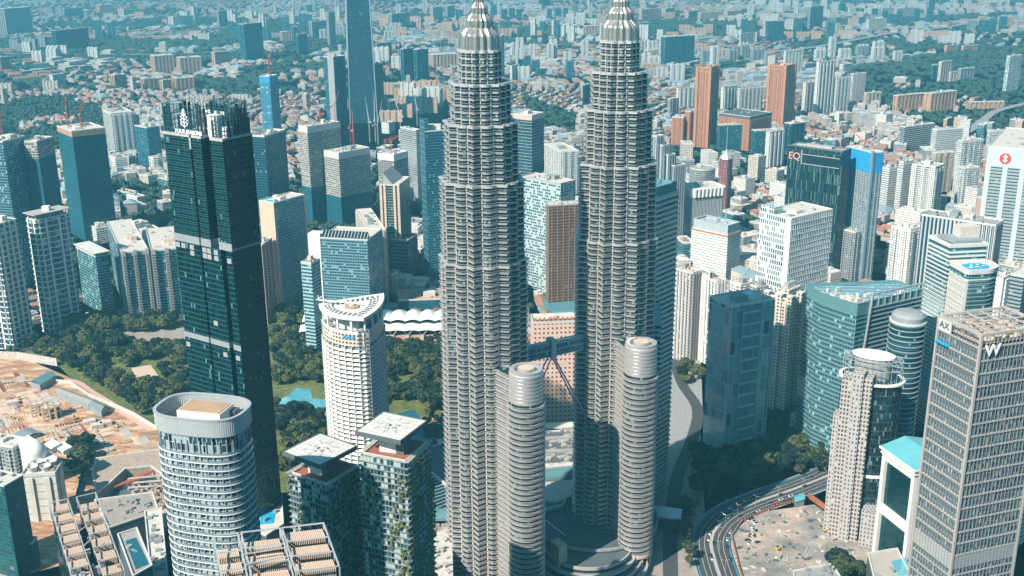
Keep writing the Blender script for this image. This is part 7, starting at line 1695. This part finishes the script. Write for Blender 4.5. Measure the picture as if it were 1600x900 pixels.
# cars, lamps on the curving road
def car_meshes(body):
    q = MB(); pr = [(-2.2, .35), (2.2, .35), (2.25, .8), (1.2, .95), (.6, 1.0), (-1.6, 1.0), (-2.2, .85)]; V = [(x, y, z) for y in (-.85, .85) for x, z in pr]; n = len(pr)
    q.v = V; q.face(tuple(reversed(range(n))) if False else tuple(range(n))); q.face(tuple(n+i for i in reversed(range(n))))
    for i in range(n): j = (i+1) % n; q.face((i, n+i, n+j, j))
    b = q.build('body', body).data; q = MB(); q.v = [(-1.5, -.75, 1), (.75, -.75, 1), (.3, -.62, 1.45), (-1.2, -.62, 1.45), (-1.5, .75, 1), (.75, .75, 1), (.3, .62, 1.45), (-1.2, .62, 1.45)]
    for f in ((0, 1, 2, 3), (7, 6, 5, 4), (1, 5, 6, 2), (4, 0, 3, 7), (3, 2, 6, 7)): q.face(f)
    c = q.build('cabin', 'darkglass').data; q = MB(); q.beam((0, -.1, 0), (0, .1, 0), .33, n=10); w_ = q.build('wheel', 'tyre').data
    for nm in ('body', 'cabin', 'wheel'):
        for o in [o for o in COL.objects if o.name.startswith(nm) and o.parent is None]: bpy.data.objects.remove(o)
    return b, c, w_
CM = [(car_meshes('carwhite'), 'white'), (car_meshes('cardark'), 'black'), (car_meshes('carred'), 'red')]
def car(x, y, a, k, where):
    (b, c, w_), wd = CM[k]; t = thing('car', wd+' car '+where, 'car', (x, y, .12), wd+' cars '+where); t.rotation_euler = (0, 0, a)
    for nm, me in (('body', b), ('cabin', c)): o = bpy.data.objects.new(nm, me); COL.objects.link(o); o.parent = t
    for sx in (-1.35, 1.35):
        for sy in (-.8, .8): o = bpy.data.objects.new('wheel', w_); COL.objects.link(o); o.parent = t; o.location = (sx, sy, .33)
for k in range(56):
    i = rg_.randrange(6, len(rc)-3); d = (rc[i+1]-rc[i-1]).normalized(); n = Vector((d.y, -d.x)); off = rg_.choice((-12, -7.2, 7.2, 3.2, 11.2))-7; p = rc[i]-n*5+n*0; lane = rg_.choice((-11, -7, -3, 3, 7, 11)); q_ = rc[i]-n*5+n*lane
    car(q_.x, q_.y, math.atan2(d.y, d.x)+(math.pi if lane < 0 else 0), rg_.choice((0, 0, 1, 1, 2)), 'on the curving road')
for k in range(16):
    p = P(rg_.uniform(1166, 1185), rg_.uniform(808, 850), 0); car(p.x, p.y, rg_.uniform(0, 3), rg_.choice((0, 0, 1)), 'parked at the edge of the vacant lot')
for k in range(1, 13):
    i = k*5; d = (rc[i+1]-rc[i-1]).normalized(); n = Vector((d.y, -d.x)); p = rc[i]-n*5; t = thing('street_lamp', 'grey two armed street lamp on the median of the curving road', 'street lamp', (p.x, p.y, .2), 'street lamps on the curving road')
    q = MB(); q.beam((p.x, p.y, .2), (p.x, p.y, 10), .14, n=6, r2=.09); q.build('post', 'alu', t)
    for s in (-1, 1): q = MB(); e = p+n*s*2.4; q.beam((p.x, p.y, 9.6), (e.x, e.y, 10.2), .08, n=5); q.box((e.x, e.y), 1.0, .4, 10.1, 10.3); q.build('arm', 'alu', t)
# garden steps and playground by the lake
t = thing('footbridge', 'small white footbridge over the park lake', 'bridge', (*P(676, 716, 0)[:2], 0)); q = MB(); a, b = P(664, 712, 1.2), P(698, 706, 1.2); q.beam(a, b, 1.1); q.build('deck', 'offwhite', t); q = MB(); [q.beam(a+Vector((0, s, 1.6)), b+Vector((0, s, 1.6)), .15) for s in (-1, 1)]; q.build('rail', 'alu', t)
# seams on the pale blue roof, vents, small roof pieces on the two near deck roofs
def excavator(px, py, a, label, col='yellow'):
    c = P(px, py, 0); t = thing('excavator', label, 'digger', (c.x, c.y, 0)); t.rotation_euler = (0, 0, a)
    def bd(q, nm, m): o = q.build(nm, m); o.parent = t
    for s_ in (-1, 1): q = MB(); q.prism(rounded(rect((0, s_*1.2), 4.2, .6), .3, 2), 0, .9); bd(q, 'track', 'tyre')
    q = MB(); q.box((-.3, 0), 3.4, 2.6, .95, 2.2); q.box((-1.4, 0), 1.2, 2.4, 2.2, 2.6); bd(q, 'body', col)
    q = MB(); q.box((.7, .8), 1.4, 1.0, 2.2, 3.4); bd(q, 'cab', 'darkglass')
    q = MB(); q.beam((1.2, -.2, 2), (4.2, -.2, 4.6), .28, r2=.2); q.beam((4.2, -.2, 4.6), (6.2, -.2, 2.2), .2, r2=.14); bd(q, 'boom', col)
    q = MB(); q.box((6.3, -.2), .9, 1.1, 1.2, 2.1); bd(q, 'bucket', 'darkgrey')
for i, (x, y, a, w_) in enumerate(((30, 625, .4, 'at the top of the building site by the pale road'), (118, 655, 2.2, 'in the middle of the building site'), (185, 668, 1.0, 'near the park hoarding on the building site'), (20, 655, 3, 'at the left edge of the building site'), (232, 775, .3, 'beside the building pit'), (1290, 830, 2.0, 'on the vacant lot near the rust red hoarding'), (1215, 860, .6, 'in the middle of the vacant lot'))): excavator(x, y, a, 'yellow excavator '+w_)
import re
re_split = lambda x: re.findall(r"[A-Za-z0-9'-]+", x)
# ---------------- labels that tell the repeats apart ----------------
ORD = 'first second third fourth fifth sixth seventh eighth ninth tenth eleventh twelfth thirteenth fourteenth fifteenth sixteenth seventeenth eighteenth nineteenth twentieth twenty-first twenty-second twenty-third twenty-fourth twenty-fifth twenty-sixth twenty-seventh twenty-eighth twenty-ninth thirtieth thirty-first thirty-second thirty-third thirty-fourth thirty-fifth thirty-sixth thirty-seventh thirty-eighth thirty-ninth fortieth'.split()
def place(px, py):
    h = ('at the left edge' if px < 160 else 'left of the dark tower' if px < 300 else 'right of the dark tower' if px < 500 else 'around the blue skyscraper' if px < 620 else 'left of the twin towers' if px < 720 else 'between the twin towers' if px < 930
         else 'right of the twin towers' if px < 1080 else 'around the orange towers' if px < 1260 else 'right of the orange towers' if px < 1400 else 'toward the right edge' if px < 1500 else 'at the right edge')
    return h
def tell(objs, noun, bands_):
    bk = {}
    for o in objs:
        px, py = proj(o.location); d = next((w for lim, w in bands_ if py < lim), bands_[-1][1]); bk.setdefault((noun(o), place(px, py), d), []).append((px, o))
    for (n, pl, d), l in bk.items():
        l.sort(key=lambda t: t[0])
        for i, (px, o) in enumerate(l):
            o['label'] = ((ORD[min(i, 39)]+' from left of the ') if len(l) > 1 else 'single ')+n+('s ' if len(l) > 1 else ' ')+d+' '+pl; 
tops = [o for o in COL.objects if o.parent is None and o.get('category')]
strip_of = lambda g, a, b='': g[len(a):]
tell([o for o in tops if str(o.get('group', '')).startswith('far ')], lambda o: o['group'][4:-7].replace('apartment', '').strip()+' slab', [(22, 'on the horizon'), (45, 'near the horizon'), (80, 'far off'), (130, 'farther out'), (900, 'this side')])
tell([o for o in tops if o.name.startswith('low_block') and str(o.get('group', '')).startswith('low ')], lambda o: 'low '+o['group'][4:].split(' blocks')[0]+' block', [(240, 'upper'), (300, 'middle'), (380, 'lower'), (900, 'lowest')])
tell([o for o in tops if str(o.get('group', '')).split(' with ')[0] in ('houses', 'blocks')], lambda o: o['group'].split(' with ')[1].replace(' roof', '')+(' roofed block' if o['group'].startswith('blocks') else ' roofed house'), [(180, 'far'), (230, 'upper'), (290, 'middle'), (350, 'lower'), (900, 'lowest')])
WH = {'trees of the park at left': 'in the left park', 'trees between the dark tower and the curved white tower': 'right of the dark tower', 'trees right of the curved white tower': 'right of the curved white tower', 'garden trees by the lake': 'by the lake',
 'round trees by the curving road': 'above the curving road', 'shaded trees behind the curving road': 'in the shaded grove', 'street trees right of the teal striped tower': 'by the pale street', 'street trees at the bend of the road': 'at the road bend',
 'trees by the vacant lot': 'by the vacant lot', 'trees at the foot of the apartment blocks': 'below the apartment blocks', 'trees beside the white stepped roof': 'beside the domed building', 'trees behind the curved white tower': 'behind the curved white tower'}
KD = {0: 'medium', 1: 'slender dark', 2: 'broad', 3: 'small olive', 4: 'loose olive', 5: 'tall dark'}
tb = {}
for o in tops:
    if o.name.startswith('broadleaf_tree'):
        k = KD[next(i for i, tp in enumerate(TP) if any(c.data == tp[1] for c in o.children))]; tb.setdefault((k, WH[o['group']]), []).append((proj(o.location)[0], o))
for (k, wh), l in tb.items():
    l.sort(key=lambda t: t[0])
    for i, (_, o) in enumerate(l): o['group'] = k+' crowned trees '+wh; o['label'] = (ORD[min(i, 39)]+' from left of the '+k+' crowned trees '+wh) if len(l) > 1 else 'single '+k+' crowned tree '+wh
for o in tops:
    if len(o['label'].split()) > 16 or len(re_split(o['label'])) > 16: print('LONG', o.name, o['label'])

cb = {}
for o in tops:
    if o.name.startswith('car') and o['category'] == 'car' or o.name.startswith('street_lamp'): cb.setdefault(o['group'], []).append(o)
for g, l in cb.items():
    l.sort(key=lambda o: -o.location.y)
    for i, o in enumerate(l): one = g.replace('cars', 'car').replace('street lamps', 'two armed street lamp'); o['label'] = ORD[min(i, 39)]+' '+one+', counted from its far end'
# haze: one box of pale air round everything
q = MB(); q.box((0, 6500), 34000, 21000, -14, 470); q.f = q.f
hz = q.build('haze', 'white', kind='stuff'); m = bpy.data.materials.new('haze'); m.use_nodes = True; nt = m.node_tree; nt.nodes.clear(); ou = nt.nodes.new('ShaderNodeOutputMaterial'); pv = nt.nodes.new('ShaderNodeVolumePrincipled')
pv.inputs['Color'].default_value = (.16, .58, .76, 1); pv.inputs['Density'].default_value = .00014; pv.inputs['Anisotropy'].default_value = .1
nt.links.new(pv.outputs[0], ou.inputs['Volume']); hz.data.materials[0] = m; hz.visible_shadow = True
